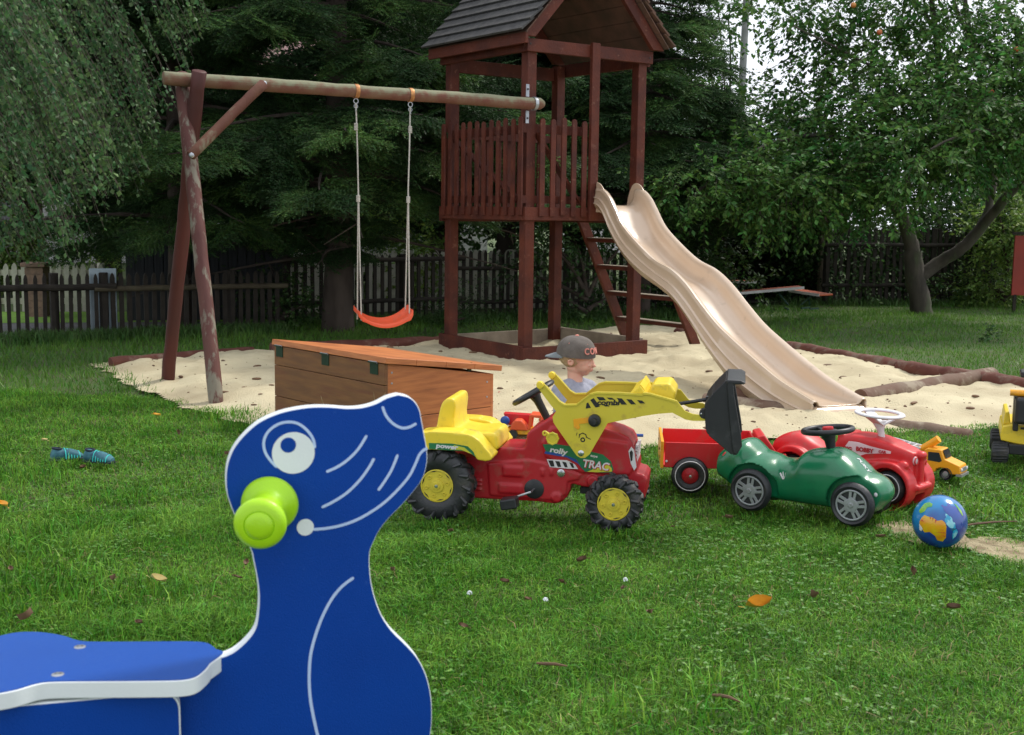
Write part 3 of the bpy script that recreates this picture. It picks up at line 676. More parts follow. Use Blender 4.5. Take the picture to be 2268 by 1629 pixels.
house('pale rendered house with pinkish tiled roof hidden behind the spruces', -7.5, 33, .1, 13, 8, 4.2, 3.6, m_plaster, m_roofp)
house('white house glimpsed between the trees right of the play tower', 6.2, 44, -.15, 9, 7, 2.6, 1.5, m_plaster, m_bluew)
# utility pole
p = A(1645, 190, 24); m_conc = mat('pole_concrete', (.30, .31, .30), .85, (.22, .23, .22), nscale=5)
t = thing('utility_pole', 'pale utility pole standing against the bright sky', 'pole', (p.x-.05, 24, 0), 0)
MB().tube([(0, 0, 0), (.04, 0, 4), (.12, 0, 8.5)], [.075, .07, .06], 14).build('shaft', m_conc, t); MB().ring((.035, 0, 3.6), .072, .008, (0, 0, 1), 20, 6).build('band', m_steel, t)
# open shed with beer table set
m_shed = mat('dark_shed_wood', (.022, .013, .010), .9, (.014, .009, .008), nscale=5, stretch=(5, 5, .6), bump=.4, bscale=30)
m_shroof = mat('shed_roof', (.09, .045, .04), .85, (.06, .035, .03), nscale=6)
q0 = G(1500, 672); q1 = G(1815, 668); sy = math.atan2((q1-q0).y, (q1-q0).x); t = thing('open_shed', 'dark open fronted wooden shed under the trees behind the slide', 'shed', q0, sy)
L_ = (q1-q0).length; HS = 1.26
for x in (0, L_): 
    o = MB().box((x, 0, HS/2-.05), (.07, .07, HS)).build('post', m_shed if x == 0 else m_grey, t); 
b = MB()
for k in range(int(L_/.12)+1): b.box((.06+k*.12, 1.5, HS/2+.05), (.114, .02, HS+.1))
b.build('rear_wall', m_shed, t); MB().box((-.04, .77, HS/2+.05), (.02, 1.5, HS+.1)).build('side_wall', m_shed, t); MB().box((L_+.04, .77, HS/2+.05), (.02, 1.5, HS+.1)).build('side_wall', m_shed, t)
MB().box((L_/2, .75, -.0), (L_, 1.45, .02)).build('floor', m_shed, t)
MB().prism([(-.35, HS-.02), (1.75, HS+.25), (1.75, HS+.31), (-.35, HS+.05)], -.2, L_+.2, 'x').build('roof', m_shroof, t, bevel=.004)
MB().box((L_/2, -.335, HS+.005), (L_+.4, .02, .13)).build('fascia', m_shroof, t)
m_torange = mat('table_lacquer', (.50, .10, .03), .4, (.42, .08, .03), nscale=6); m_tgreen = mat('green_steel_leg', (.02, .07, .045), .45, metal=.3)
m_medge = mat('pale_board_edge', (.62, .62, .60), .5, (.5, .5, .48), nscale=9)
def trestle(label, c, yaw, L, D, H, tilt=0):
    t = thing('trestle_table', label, 'table', c, yaw); R_ = Matrix.Rotation(tilt, 3, 'Y')
    MB().box((0, 0, H), (L, D, .022), R_).build('tabletop', m_torange, t, bevel=.003); MB().box((0, -D/2-.004, H), (L, .008, .034), R_).build('edge_strip', m_medge, t)
    for s in (-1, 1):
        b = MB(); x = s*(L/2-.18)
        for yy in (-D/2+.05, D/2-.05): b.beam((x, yy, 0), (x, yy, H-.01), .02, .02)
        b.beam((x, -D/2+.05, H*.35), (x, D/2-.05, H*.35), .02, .02); b.beam((x, -D/2+.05, H*.5), (x-s*.12, 0, H-.02), .015, .015)
        b.build('leg_frame', m_tgreen, t)
    return t
c = A(1690, 648, 15.6); trestle('trestle table with pale edge leaning low in front of the dark shed', (c.x, 15.6, -.02), .0, .98, .3, .355, -.10)
c = A(1795, 652, 15.9); trestle('orange topped bench beside the pale edged table at the shed', (c.x, 15.9, -.02), -.9, .5, .28, .315, .06)
c = A(1630, 633, 16.4); trestle('small far table whose pale edge shows beside the slide', (c.x, 16.4, -.02), .0, .5, .25, .42)
# red door panel at the right edge
m_rdoor = mat('red_paint', (.33, .035, .02), .6, (.26, .03, .018), nscale=4)
c = A(2272, 655, 17.2); t = thing('red_door', 'flat red wooden door panel at the right edge among the bushes', 'door', (c.x+.05, 17.2, c.z), -.1)
MB().box((0, 0, .42), (.50, .04, .84)).build('panel', m_rdoor, t, bevel=.004); MB().box((.0, .0, .87), (.56, .06, .04)).build('top_rail', m_fdark, t); MB().ring((-.03, -.028, .36), .03, .005, (0, 1, 0), 16, 6).build('ring_handle', m_steel, t)
for sx in (-.2, .2): MB().box((sx, 0, -.15), (.04, .04, .32)).build('leg', m_fdark, t)
# ================================================================== trees
m_bark = mat('dark_bark', (.045, .033, .026), .95, (.085, .065, .052), nscale=8, stretch=(1, 1, .3), bump=1.0, bscale=18)
m_barkA = mat('grey_bark', (.05, .042, .035), .95, (.10, .085, .068), nscale=6, stretch=(1, 1, .5), bump=1.0, bscale=22, dirt=(.08, .10, .05), dscale=5, dlo=.5, dhi=.7)
m_fir = mat('fir_needles', (.022, .064, .017), .6, (.100, .215, .050), nscale=1.6, lo=.46, hi=.70, island=.5, trans=.25, spec=.4)
m_fir2 = mat('spruce_needles', (.010, .034, .011), .65, (.036, .090, .026), nscale=1.4, island=.5, trans=.2, spec=.35)
m_birch = mat('birch_leaf', (.026, .085, .030), .5, (.085, .165, .055), nscale=2.0, island=.5, trans=.35, spec=.25, dirt=(.34, .28, .04), dscale=13, dlo=.70, dhi=.74)
m_apple = mat('apple_leaf', (.034, .125, .024), .5, (.105, .225, .048), nscale=1.6, island=.6, trans=.4, spec=.3, dirt=(.28, .17, .04), dscale=14, dlo=.76, dhi=.79)
m_bush = mat('bush_leaf', (.030, .080, .020), .55, (.058, .13, .028), nscale=.8, island=.45, trans=.35)
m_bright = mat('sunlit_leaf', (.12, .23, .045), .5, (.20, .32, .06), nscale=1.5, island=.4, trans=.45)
m_twig = mat('twig', (.06, .045, .035), .9)
NR = np.random.RandomState(21)
def rotz(a): c, s = np.cos(a), np.sin(a); M = np.zeros(a.shape+(3, 3)); M[..., 0, 0] = c; M[..., 0, 1] = -s; M[..., 1, 0] = s; M[..., 1, 1] = c; M[..., 2, 2] = 1; return M
def frames(d, roll=None):                       # orthonormal frames with x along d
    d = nrm(d); up = np.zeros_like(d); up[..., 2] = 1; y = nrm(np.cross(up, d)+1e-6); z = np.cross(d, y)
    if roll is not None:
        c, s = np.cos(roll)[..., None], np.sin(roll)[..., None]; y, z = y*c+z*s, z*c-y*s
    return np.stack([d, y, z], -1)
def inst(tv, tf, M, T, S):                      # template -> many
    n = len(T); V = np.einsum('nij,kj->nki', M, tv)*S[:, None, None]+T[:, None, :]
    F = tf[None]+(np.arange(n)*len(tv))[:, None, None]
    return V.reshape(-1, 3), F.reshape(-1, tf.shape[1])
def leaf_quads(P, d, ln, wd, roll, fold=.25):
    M = frames(d, roll); tv = np.array([(0, 0, 0), (.45, -.5, fold*.3), (1, 0, -.08), (.45, .5, fold*.3)])
    n = len(P); S = np.stack([ln, wd, wd], -1); V = np.einsum('nij,nkj->nki', M, tv[None]*S[:, None, :])+P[:, None, :]
    return V.reshape(-1, 3), np.arange(n*4).reshape(-1, 4)
def spray(seed, nt=12, dens=7):
    q = np.random.RandomState(seed); vs = []; 
    def needles(a, b, n, nl):
        d = nrm(b-a); s = np.cross(d, (0, 0, 1.)); s = nrm(s)
        for i in range(n):
            c = a+(b-a)*((i+.3)/n)
            for sg in (-1, 1):
                w = nrm(d*.9+s*sg*.9+np.array([0, 0, q.uniform(-.3, .5)])); u = nrm(np.cross(w, d+q.normal(0, .3, 3)))*.0045
                t = c+w*nl*q.uniform(.75, 1.2); vs.append((c-d*.006-u, c+d*.006+u*.3, t+u, t-u))
        t = b+d*nl*.8; u = s*.006; vs.append((b-u, b+u, t+u*.6, t-u*.6))
    L = .42; needles(np.zeros(3), np.array([L, 0, -.03]), 9, .032)
    for k in range(nt):
        s = .08+.88*k/nt; sg = 1 if k % 2 else -1; l = (.19*(1-s)+.06)*q.uniform(.8, 1.2)
        a = np.array([s*L, 0, -.03*s]); b = a+np.array([l*.75, sg*l*.8, q.uniform(-.05, .01)]); needles(a, b, max(3, int(dens*l/.16)), .028)
    V = np.array(vs).reshape(-1, 3); return V, np.arange(len(V)).reshape(-1, 4)
SPR = [spray(s) for s in (1, 2, 3)]
SPL = [spray(s, 7, 4) for s in (4, 5)]
def conifer(label, x, y, H, zlow, R, nb, mt, seed, scale=1.0, lite=False, trunk_r=.19, dead=0, density=1.0, droop=.35, cone=.85, group='tall dark conifers behind the playground', azf=None):
    q = np.random.RandomState(seed); t = thing('conifer_tree', label, 'tree', (x, y, -.05), 0, group)
    pp, rr = logpts((0, 0, -.1), (0, 0, H), trunk_r, 22, seed, .012, taper=.15); rr = [r*(1+.5*math.exp(-k*1.2)) for k, r in enumerate(rr)]
    MB().tube(pp, rr, 16).build('trunk', m_bark, t, angle=80)
    bt = MB(); P = []; D = []
    for i in range(nb):
        f = (i+.5)/nb; z = zlow+(H-zlow)*f**1.15; a = q.uniform(0, 2*math.pi) if azf is None else azf(q)
        L = R*(1-cone*((z-zlow)/(H-zlow)))*q.uniform(.75, 1.1)+.15
        dr = np.array([math.cos(a), math.sin(a), 0]); side = np.array([-dr[1], dr[0], 0])
        dp = droop*q.uniform(.6, 1.3); cur = q.uniform(-.15, .15)
        def pos(s): return np.array([0, 0, z])+dr*L*s+side*cur*L*s*s+np.array([0, 0, L*(.12*s-dp*s*s+dp*.35*s**4)])
        bp = [pos(s) for s in np.linspace(0, 1, 7)]; bt.tube(bp, [max(.005, .03*(L/R)*(1-s)+.005) for s in np.linspace(0, 1, 7)], 5, False)
        ns = int(L/.085*density*2)
        for k in range(ns):
            s = q.uniform(.12, 1.0)**.75; sg = q.choice((-1, 1)); p = pos(s); tg = nrm(pos(min(1, s+.05))-pos(s-.05))
            bl = (1-s)*L*.42*q.uniform(.2, 1.0); ang = q.uniform(.5, 1.1); d = nrm(tg*math.cos(ang)+side*sg*math.sin(ang)+np.array([0, 0, q.uniform(-.25, .05)]))
            P.append(p+d*bl+np.array([0, 0, -bl*bl*.25])); D.append(nrm(d+np.array([0, 0, -.15-bl*.3])))
            if bl > .25:
                P.append(p+d*bl*.5); D.append(nrm(d*.6+side*sg*.6+tg*q.uniform(-.5, .8)+np.array([0, 0, -.15])))
    for k in range(dead):
        a = q.uniform(0, 6.3); z = q.uniform(zlow*.55, zlow*1.15); L = q.uniform(.8, R); dr = Vector((math.cos(a), math.sin(a), -.1))
        pts = [Vector((0, 0, z))+dr*L*s+Vector((q.normal(0, .02), q.normal(0, .02), -.12*s*s*L)) for s in np.linspace(0, 1, 7)]; bt.tube(pts, [.022*(1-s*.8) for s in np.linspace(0, 1, 7)], 5, False)
        for m in range(5):
            o = pts[2+m % 4]; bt.tube([o, o+Vector((q.normal(0, .2), q.normal(0, .2), q.normal(-.05, .12)))], [.006, .003], 4, False)
    bt.build('branches', m_bark, t)
    P = np.array(P); D = np.array(D); TT = SPL if lite else SPR; vs = []; fs = []; n0 = 0; sel = q.randint(0, len(TT), len(P))
    for v, (tv, tf) in enumerate(TT):
        m = sel == v; M = frames(D[m], q.normal(0, .35, m.sum())); V, F = inst(tv, tf, M, P[m], scale*q.uniform(.75, 1.2, m.sum())); vs.append(V); fs.append(F+n0); n0 += len(V)
    np_mesh('crown', np.concatenate(vs), np.concatenate(fs), mt, t, False); return t
conifer('big fir with thick dark trunk behind the hanging swing', -1.93, 13.45, 9.0, 1.55, 2.5, 120, m_fir, 1, dead=14, trunk_r=.17)
conifer('fir with low hanging branches behind the slanted swing legs', -3.75, 13.7, 8.5, 1.05, 2.0, 115, m_fir, 2, trunk_r=.13)
conifer('dark spruce just left behind the play tower', -.1, 18.3, 10.5, 2.0, 2.6, 110, m_fir2, 3, 1.15, trunk_r=.16, dead=6)
conifer('fir whose branches reach behind the right posts of the play tower', 1.65, 15.6, 5.2, 1.45, 1.45, 95, m_fir, 4, 1.05, trunk_r=.12, dead=4)
conifer('dark spruce between the two big firs', -3.1, 21.5, 12.0, 1.6, 3.0, 85, m_fir2, 6, 1.5, True, trunk_r=.16, density=.9)
conifer('tall dark spruce rising at the far left behind the birch', -7.6, 19.2, 11.5, 1.9, 3.0, 110, m_fir2, 5, 1.4, True, trunk_r=.17)
conifer('far dark spruce filling the gap behind the swing beam', -1.2, 20.5, 12.0, 1.7, 3.3, 90, m_fir2, 7, 1.9, True, trunk_r=.2, density=.8)
conifer('far dark spruce behind the tower roof', 1.0, 20.0, 9.0, 1.6, 2.2, 90, m_fir2, 8, 1.9, True, trunk_r=.2, density=.8)
conifer('far spruce at the left edge behind the road', -6.8, 20.5, 12.0, 2.0, 3.2, 80, m_fir2, 9, 1.9, True, trunk_r=.2, density=.8)

# ------------------------------------------------------------------ broadleaf foliage
def clump_leaves(cl, leaf, q, twl=.4, per=12, droop=.35):
    """cl: list of (centre, radii, number of twigs). returns leaf positions/directions and twig segments"""
    P = []; D = []; TW_ = []
    for c, r, n in cl:
        c = np.array(c); r = np.array(r)
        u = nrm(q.normal(0, 1, (n, 3))); rad = q.uniform(.15, 1, n)**.45; p = c+u*r*rad[:, None]; d = nrm(u*.8+q.normal(0, .5, (n, 3))+np.array([0, 0, -droop]))
        for i in range(n):
            L = twl*q.uniform(.6, 1.3); side = nrm(np.cross(d[i], (0, 0, 1.)))
            TW_.append((p[i], p[i]+d[i]*L))
            s = (np.arange(per)+q.uniform(0, 1, per))/per; sg = np.where(np.arange(per) % 2, 1, -1)
            pos = p[i]+d[i]*L*s[:, None]+np.array([0, 0, -.12*L])*(s**2)[:, None]+q.normal(0, .012, (per, 3))
            dd = nrm(d[i]*.6+side*(sg*.8)[:, None]+np.array([0, 0, -droop])+q.normal(0, .35, (per, 3))); P.append(pos); D.append(dd)
    P = np.concatenate(P); D = np.concatenate(D); return P, D, TW_
def leafy(name, t, cl, leaf, mt, seed, twl=.4, per=12, droop=.35, ratio=.55, twigs=True):
    q = np.random.RandomState(seed); P, D, TW_ = clump_leaves(cl, leaf, q, twl, per, droop); n = len(P)
    ln = leaf*q.uniform(.6, 1.25, n); V, F = leaf_quads(P, D, ln, ln*ratio, q.normal(0, .7, n)); np_mesh(name, V, F, mt, t, False)
    if twigs and TW_:
        a = np.array([x[0] for x in TW_]); b = np.array([x[1] for x in TW_]); s = nrm(np.cross(b-a, q.normal(0, 1, a.shape)))*.003
        w_ = nrm(np.cross(b-a, s))*.003; V = np.stack([a-s, a+s, b+s*.4, b-s*.4, a-w_, a+w_, b+w_*.4, b-w_*.4], 1).reshape(-1, 3); np_mesh('twigs', V, np.arange(len(V)).reshape(-1, 4), m_twig, t, False)
def limb(mb, pts, r0, r1, seed=1, k=5):
    q = random.Random(seed); c = catmull(pts, k); n = len(c); L = [Vector(p)+Vector((q.uniform(-1, 1), q.uniform(-1, 1), q.uniform(-1, 1)))*.008 for p in c]
    mb.tube(L, [r0+(r1-r0)*(i/(n-1)) for i in range(n)], 12)
# apple tree with forked trunk
YT = 17.0; base = A(2040, 700, YT); t = thing('apple_tree', 'broad old apple tree with forked grey trunk and overhanging crown at the right', 'tree', (base.x, YT, -.05))
o_ = np.array(t.location)
def AL(x, y, Y): p = A(x, y, Y); return (p.x-o_[0], p.y-o_[1], p.z-o_[2])
tr = MB()
limb(tr, [AL(2045, 712, YT), AL(2036, 660, YT), AL(2026, 610, YT), AL(2022, 560, YT)], .155, .125, 1)
tr.build('trunk', m_barkA, t, angle=80)
b = MB(); limb(b, [AL(2024, 600, YT), AL(2018, 540, YT), AL(1998, 480, YT-.1), AL(1965, 440, YT-.3), AL(1925, 380, YT-.7), AL(1880, 310, YT-1.2)], .115, .05, 2)
limb(b, [AL(1990, 470, YT-.1), AL(2010, 400, YT), AL(2060, 300, YT), AL(2080, 200, YT-.2), AL(2070, 60, YT-.4), AL(2055, -60, YT-.5)], .075, .03, 3)
b.build('limb', m_barkA, t, angle=80)
b = MB(); limb(b, [AL(2030, 620, YT), AL(2075, 585, YT), AL(2130, 550, YT-.2), AL(2180, 495, YT-.4), AL(2235, 430, YT-.8), AL(2310, 350, YT-1.2)], .10, .055, 4)
limb(b, [AL(2165, 515, YT-.3), AL(2190, 460, YT-.2), AL(2200, 380, YT-.1), AL(2190, 250, YT), AL(2150, 90, YT), AL(2130, -50, YT)], .06, .03, 5)
b.build('limb', m_barkA, t, angle=80)
b = MB()
for k, (pts) in enumerate([[(1880, 310, -1.2), (1800, 300, -1.6), (1700, 320, -2), (1600, 380, -2.4)], [(1925, 380, -.7), (1850, 420, -1.6), (1760, 470, -2.4)], [(2060, 300, 0), (2000, 200, -.6), (1900, 130, -1), (1760, 60, -1.2)],
        [(2080, 200, -.2), (2140, 150, -.8), (2240, 120, -1.4), (2330, 160, -2)], [(2310, 350, -1.2), (2250, 300, -2), (2160, 290, -2.8), (2060, 330, -3.2)], [(2070, 60, -.4), (2000, -20, -.6), (1920, -80, -.8)], [(2310, 350, -1.2), (2390, 300, -1.6), (2480, 260, -2)],
        [(2150, 90, 0), (2110, 0, .2), (2080, -100, .3)], [(1600, 380, -2.4), (1540, 430, -2.8), (1510, 480, -3)]]):
    limb(b, [AL(x, y, YT+d) for x, y, d in pts], .032, .010, 10+k)
b.build('branches', m_barkA, t)
def C(x, y, D, r, n, sq=.7): p = A(x, y, D); return ((p.x-o_[0], p.y-o_[1], p.z-o_[2]), (r, r*1.1, r*sq), n)
cl = [C(1530, 410, 14.2, .42, 60), C(1640, 395, 14.4, .48, 90), C(1750, 405, 14.4, .50, 100), C(1690, 395, 15, .6, 100), C(1560, 370, 15.2, .5, 70), C(1850, 400, 14.8, .62, 120), C(1800, 320, 15.4, .75, 150),
      C(1680, 300, 16, .62, 110), C(1940, 330, 15, .75, 150), C(1930, 430, 14.6, .42, 60), C(2010, 340, 14.2, .6, 110), C(2140, 330, 14.6, .55, 100), C(2250, 290, 15, .65, 110), C(2350, 260, 15, .8, 120),
      C(2000, 250, 15.4, .8, 160), C(2120, 260, 14.6, .8, 170), C(2250, 230, 14.8, .8, 150), C(1880, 220, 16, .7, 120), C(1970, 130, 16, .75, 85), C(2100, 140, 16, .75, 120), C(2200, 150, 15.6, .5, 45), C(1900, 80, 16.4, .5, 40),
      C(2030, 30, 16.4, .75, 65), C(1820, 20, 16.4, .4, 24), C(2150, 20, 16.6, .6, 55), C(1950, -60, 16.4, .8, 60), C(2260, 20, 16, .4, 14), C(1800, 240, 17, .35, 26), C(1620, 455, 14.2, .2, 16), C(1700, 465, 14.0, .18, 15), C(1790, 450, 14.4, .2, 14), C(1735, 190, 16.6, .18, 5),
      C(1570, 20, 17.5, .55, 34), C(1690, 15, 17, .55, 40), C(1790, 40, 16.6, .5, 48), C(1800, 130, 16.4, .4, 40), C(2000, -20, 16, .6, 60), C(2190, 60, 16, .5, 50), C(1500, 120, 18, .4, 26), C(1560, 210, 17.5, .4, 34), C(1640, 250, 17, .5, 60), C(2240, 60, 15.8, .5, 34), C(2400, 200, 15.5, 1.0, 100), C(2430, 50, 15.5, 1.0, 80), C(2300, -120, 16, 1.2, 70), C(2060, -200, 16.5, 1.3, 90), C(1780, -170, 16.5, 1.0, 50)]
leafy('crown', t, cl, .080, m_apple, 31, .42, 19, .35)
# a few red apples
m_applef = mat('apple_skin', (.45, .06, .03), .35, (.5, .2, .04), nscale=6)
for (x, y) in ((1948, 72), (2252, 110), (1890, 12), (2196, 205)):
    p = A(x, y, 15.2); MB().ball(Vector((p.x, p.y, p.z))-Vector(o_), .035, 12, 8).build('apple', m_applef, t)
def bushy(name, label, cat, x, y, H, cl, leaf, mt, seed, group, per=12, tr=.07, twl=.4, ratio=.55):
    t = thing(name, label, cat, (x, y, -.05), 0, group); b = MB(); q = random.Random(seed)
    if name.endswith('tree'):
        pp, rr = logpts((0, 0, -.1), (q.uniform(-.2, .2), 0, H*.7), tr, 10, seed, .03, taper=.4); b.tube(pp, rr, 10).build('trunk', m_bark, t)
    b = MB()
    for c, r, n in cl:
        z0 = min(H*.35, c[2]*.5); limb(b, [(0, 0, z0), (c[0]*.5, c[1]*.5, (z0+c[2])*.55), c], tr*.45, .01, seed)
    b.build('branches' if name.endswith('tree') else 'stems', m_bark, t)
    leafy('crown' if name.endswith('tree') else 'foliage', t, cl, leaf, mt, seed, twl, per, .3, ratio, False); return t
BG = 'trees and bushes beyond the fences'
def rc(q, n, w, d, z0, z1, r, m): return [((q.uniform(-w, w), q.uniform(-d, d), q.uniform(z0, z1)), (r*q.uniform(.8, 1.2),)*3, m) for _ in range(n)]
Q = np.random.RandomState(5)
bushy('leafy_tree', 'loose light leaved tree against the sky beside the tower roof', 'tree', 3.2, 18.5, 6, [((-.5, 0, 3.9), (.7, .8, .6), 46), ((-.3, 0, 4.7), (.6, .8, .5), 34), ((-.5, .3, 2.9), (.8, .8, .6), 110), ((.5, 0, 2.4), (.7, .8, .5), 90), ((-1.2, 0, 2.1), (.8, .8, .6), 120), ((-1.0, 0, 5.3), (.7, .8, .6), 30), ((1.9, 0, 2.1), (.8, .8, .42), 90)], .085, m_apple, 41, BG, 13, .03)
bushy('leafy_tree', 'dark bushy tree behind the open shed', 'tree', 5.2, 20.5, 4, rc(Q, 12, 2.6, .8, .7, 2.3, .8, 90), .10, m_bush, 42, BG)
bushy('leafy_tree', 'dark bushy tree behind the forked apple tree', 'tree', 8.2, 21.0, 4, rc(Q, 12, 2.2, .8, .7, 3.0, .8, 90), .10, m_bush, 43, BG)
bushy('leafy_tree', 'dense tree at the far right behind the red door', 'tree', 11.0, 22.0, 6, rc(Q, 14, 2.2, 1, .7, 5.0, .9, 90), .11, m_bush, 44, BG)
bushy('leafy_tree', 'far leafy tree closing the view behind the play tower', 'tree', 1.2, 25.0, 7, rc(Q, 14, 3.2, 1, .8, 3.6, 1.1, 100), .14, m_bush, 45, BG)
bushy('leafy_tree', 'far leafy tree closing the view behind the hanging swing', 'tree', -4.0, 27.0, 8, rc(Q, 18, 3.6, 1, 1.4, 8.5, 1.3, 90), .16, m_bush, 46, BG)
bushy('leafy_tree', 'far leafy tree at the left beyond the pale fence', 'tree', -10.0, 26.0, 8, rc(Q, 18, 3.4, 1, 2.0, 9.5, 1.3, 90), .16, m_bush, 47, BG)
bushy('bush', 'sunlit yellow green bush behind the brick pillar', 'bush', -7.2, 18.0, 1.6, rc(Q, 7, 1.4, .4, .35, 1.15, .42, 90), .075, m_bright, 48, BG)
bushy('bush', 'sunlit bush glimpsed between the spruce trunk and the grey shed', 'bush', -2.3, 16.6, 1.6, rc(Q, 8, 1.3, .3, .3, 1.5, .38, 80), .075, m_bright, 49, BG)
bushy('bush', 'dark bush hugging the fence behind the play tower', 'bush', .9, 14.6, 1.0, rc(Q, 7, 1.0, .25, .15, 1.05, .3, 36), .06, m_bush, 50, BG)
bushy('bush', 'dark bush hugging the fence behind the ladder', 'bush', 2.5, 16.0, 1.0, rc(Q, 7, .9, .3, .15, 1.0, .32, 60), .07, m_bush, 51, BG)
bushy('bush', 'overgrown dark hedge bush right of the open shed', 'bush', 4.9, 18.6, 1.4, rc(Q, 9, .9, .3, .2, 1.5, .38, 75), .07, m_bush, 52, BG)
bushy('leafy_tree', 'dense green tree filling the gap between the fork limbs', 'tree', 8.6, 20.2, 3.6, rc(Q, 16, 2.4, .4, .8, 3.2, .55, 85), .09, m_bush, 57, BG)
bushy('bush', 'dark hedge bush right behind the forked trunk', 'bush', 6.6, 18.8, 1.4, rc(Q, 9, .9, .3, .2, 1.5, .38, 75), .07, m_bush, 53, BG)
bushy('bush', 'lighter green bush by the red door', 'bush', 7.35, 18.2, 1.6, rc(Q, 6, .45, .3, .9, 1.75, .32, 60)+rc(Q, 4, .5, .2, .2, .6, .3, 50), .07, m_bright, 54, BG)
bushy('bush', 'small bush growing at the fence under the hanging swing', 'bush', -.75, 14.0, .5, rc(Q, 4, .25, .12, .12, .38, .16, 40), .035, m_bush, 55, BG)
bushy('bush', 'dark leafy undergrowth left of the spruce trunk', 'bush', -2.6, 13.5, .6, rc(Q, 5, .4, .2, .1, .6, .22, 45), .05, m_bush, 56, BG)

# ------------------------------------------------------------------ weeping birch at the left
t = thing('birch_tree', 'weeping birch with hanging leafy strands at the left edge', 'tree', (-6.2, 9.6, -.05)); o_ = np.array(t.location)
m_bbark = mat('birch_bark', (.5, .48, .44), .8, (.12, .1, .09), nscale=7, stretch=(1, 1, 4))
pp, rr = logpts((0, 0, -.1), (.3, .1, 6.5), .16, 16, 3, .02, taper=.25); MB().tube(pp, rr, 14).build('trunk', m_bbark, t)
q = np.random.RandomState(77); P = []; D = []; st = MB(); env_x = [-500, -60, 60, 170, 235, 300, 345, 390, 430, 470, 520]; env_y = [640, 600, 600, 575, 500, 430, 390, 290, 150, 80, 10]
bm_ = MB()
tips = []
for k in range(26):
    vx = q.uniform(-250, 470); Y = q.uniform(7.6, 10.6); vy = q.uniform(-420, -120)
    p = np.array(A(vx-120, vy, Y))-o_; tips.append(p); limb(bm_, [(0.1, 0, 3.2+q.uniform(0, 2)), (p[0]*.5, p[1]*.5, p[2]*.6+2.2), tuple(p+np.array([0, 0, .1]))], .04, .012, k)
bm_.build('branches', m_bark, t)
for k in range(410):
    Y = q.uniform(7.4, 10.8); vx = -130+600*q.uniform(0, 1)**1.25
    if vx > 270: Y = q.uniform(9.3, 11.6)
    if vx > 330 and q.uniform() < .35: continue
    yl = np.interp(vx, env_x, env_y)*q.uniform(.45, 1.02)+q.uniform(-25, 10)
    if q.uniform() < .35: yl = np.interp(vx, env_x, env_y)-q.uniform(0, 200)
    e = np.array(A(vx, yl, Y))-o_; L = q.uniform(.9, 1.7); ln = .30+q.uniform(-.08, .10)
    s = np.linspace(0, 1, 9)[:, None]
    st0 = e+np.array([-ln*L*1.7, q.uniform(-.1, .1), L]); mid = np.array([.02, 0, .10*L])
    c = st0*(1-s)+e*s+4*s*(1-s)*mid*.5+q.normal(0, .006, (9, 3))
    st.tube([tuple(x) for x in c], [.0016]*9, 3, False)
    n = int(L/.019); ss = q.uniform(0, 1, n); idx = ss*8; i0 = np.minimum(7, idx.astype(int)); fr = (idx-i0)[:, None]; pos = c[i0]*(1-fr)+c[i0+1]*fr
    d = nrm(np.stack([q.normal(.1, .6, n), q.normal(0, .6, n), -np.abs(q.normal(.9, .4, n))], -1)); P.append(pos+d*.012); D.append(d)
st.build('hanging_twigs', m_twig, t, smooth=False)
P = np.concatenate(P); D = np.concatenate(D); n = len(P); ln = .040*q.uniform(.6, 1.25, n); V, F = leaf_quads(P, D, ln, ln*.75, q.uniform(-3.1, 3.1, n), .2); np_mesh('crown', V, F, m_birch, t, False)
# inner shaded mass of the same birch crown
cl = [((x, y, z), (.8, .7, .7), 130) for x, y, z in ((-.2, .3, 4.4), (-.4, .6, 3.4), (.9, .9, 3.6), (.2, 1.0, 2.5), (1.6, 1.2, 4.4), (-.8, 1.2, 2.2), (-.3, 1.4, 1.75))]
leafy('inner_foliage', t, cl, .05, m_birch, 78, .4, 14, .8, .7)
# ================================================================== spring rider in the foreground
def cro(ox, oy, s): return lambda x, y: ((ox+x/s)/1.0935, (oy+y/s)/1.0935)
k1, k2, k3, k4, k5, k6 = cro(500, 900, 3.658), cro(980, 860, 3.658), cro(1560, 880, 3.658), cro(2060, 880, 3.393), cro(0, 1336, 3.658), cro(500, 1336, 3.658)
m_blue = mat('blue_board', (.0, .043, .290), .45, (.0, .047, .31), nscale=7, bump=.22, bscale=420, spec=.16, sheen=.55, dirt=(.03, .10, .40), dscale=85, dlo=.64, dhi=.80)
m_white = mat('white_core_plastic', (.74, .78, .80), .45, (.70, .74, .76), nscale=6, bump=.05, bscale=200)
m_line = mat('engraved_line', (.42, .55, .82), .5, (.46, .58, .84), nscale=30)
m_lime = mat('lime_plastic', (.35, .66, .006), .34, (.38, .68, .01), nscale=6, bump=.12, bscale=330, spec=.5)
ZS = .49; TB = .031
o0 = G(463, 1455, ZS); RF = Frame((o0.x, o0.y, 0), math.radians(16))
t = thing('spring_rider', 'blue animal shaped spring rider with lime green handle and white edges', 'spring rider', RF.o, RF.yaw)
pts = [k1(*p) for p in [(1700, 205), (1790, 225), (1850, 270), (1890, 340), (1908, 430), (1932, 560), (1956, 700), (1956, 810), (1930, 920), (1880, 1010), (1800, 1110), (1720, 1200), (1630, 1290), (1540, 1400), (1480, 1520)]]
pts += [k6(*p) for p in [(1448, 20), (1452, 200), (1482, 370), (1545, 550), (1640, 700), (1780, 840), (1880, 960), (1952, 1110), (1990, 1280), (2000, 1440), (1990, 1600), (1950, 1800), (1860, 2050), (1700, 2350)]]
pts += [(700, 2060), (450, 2080)]
lft = [k6(*p) for p in [(100, 950), (230, 900), (350, 800), (430, 690), (457, 560), (465, 400), (450, 250), (412, 60)]]
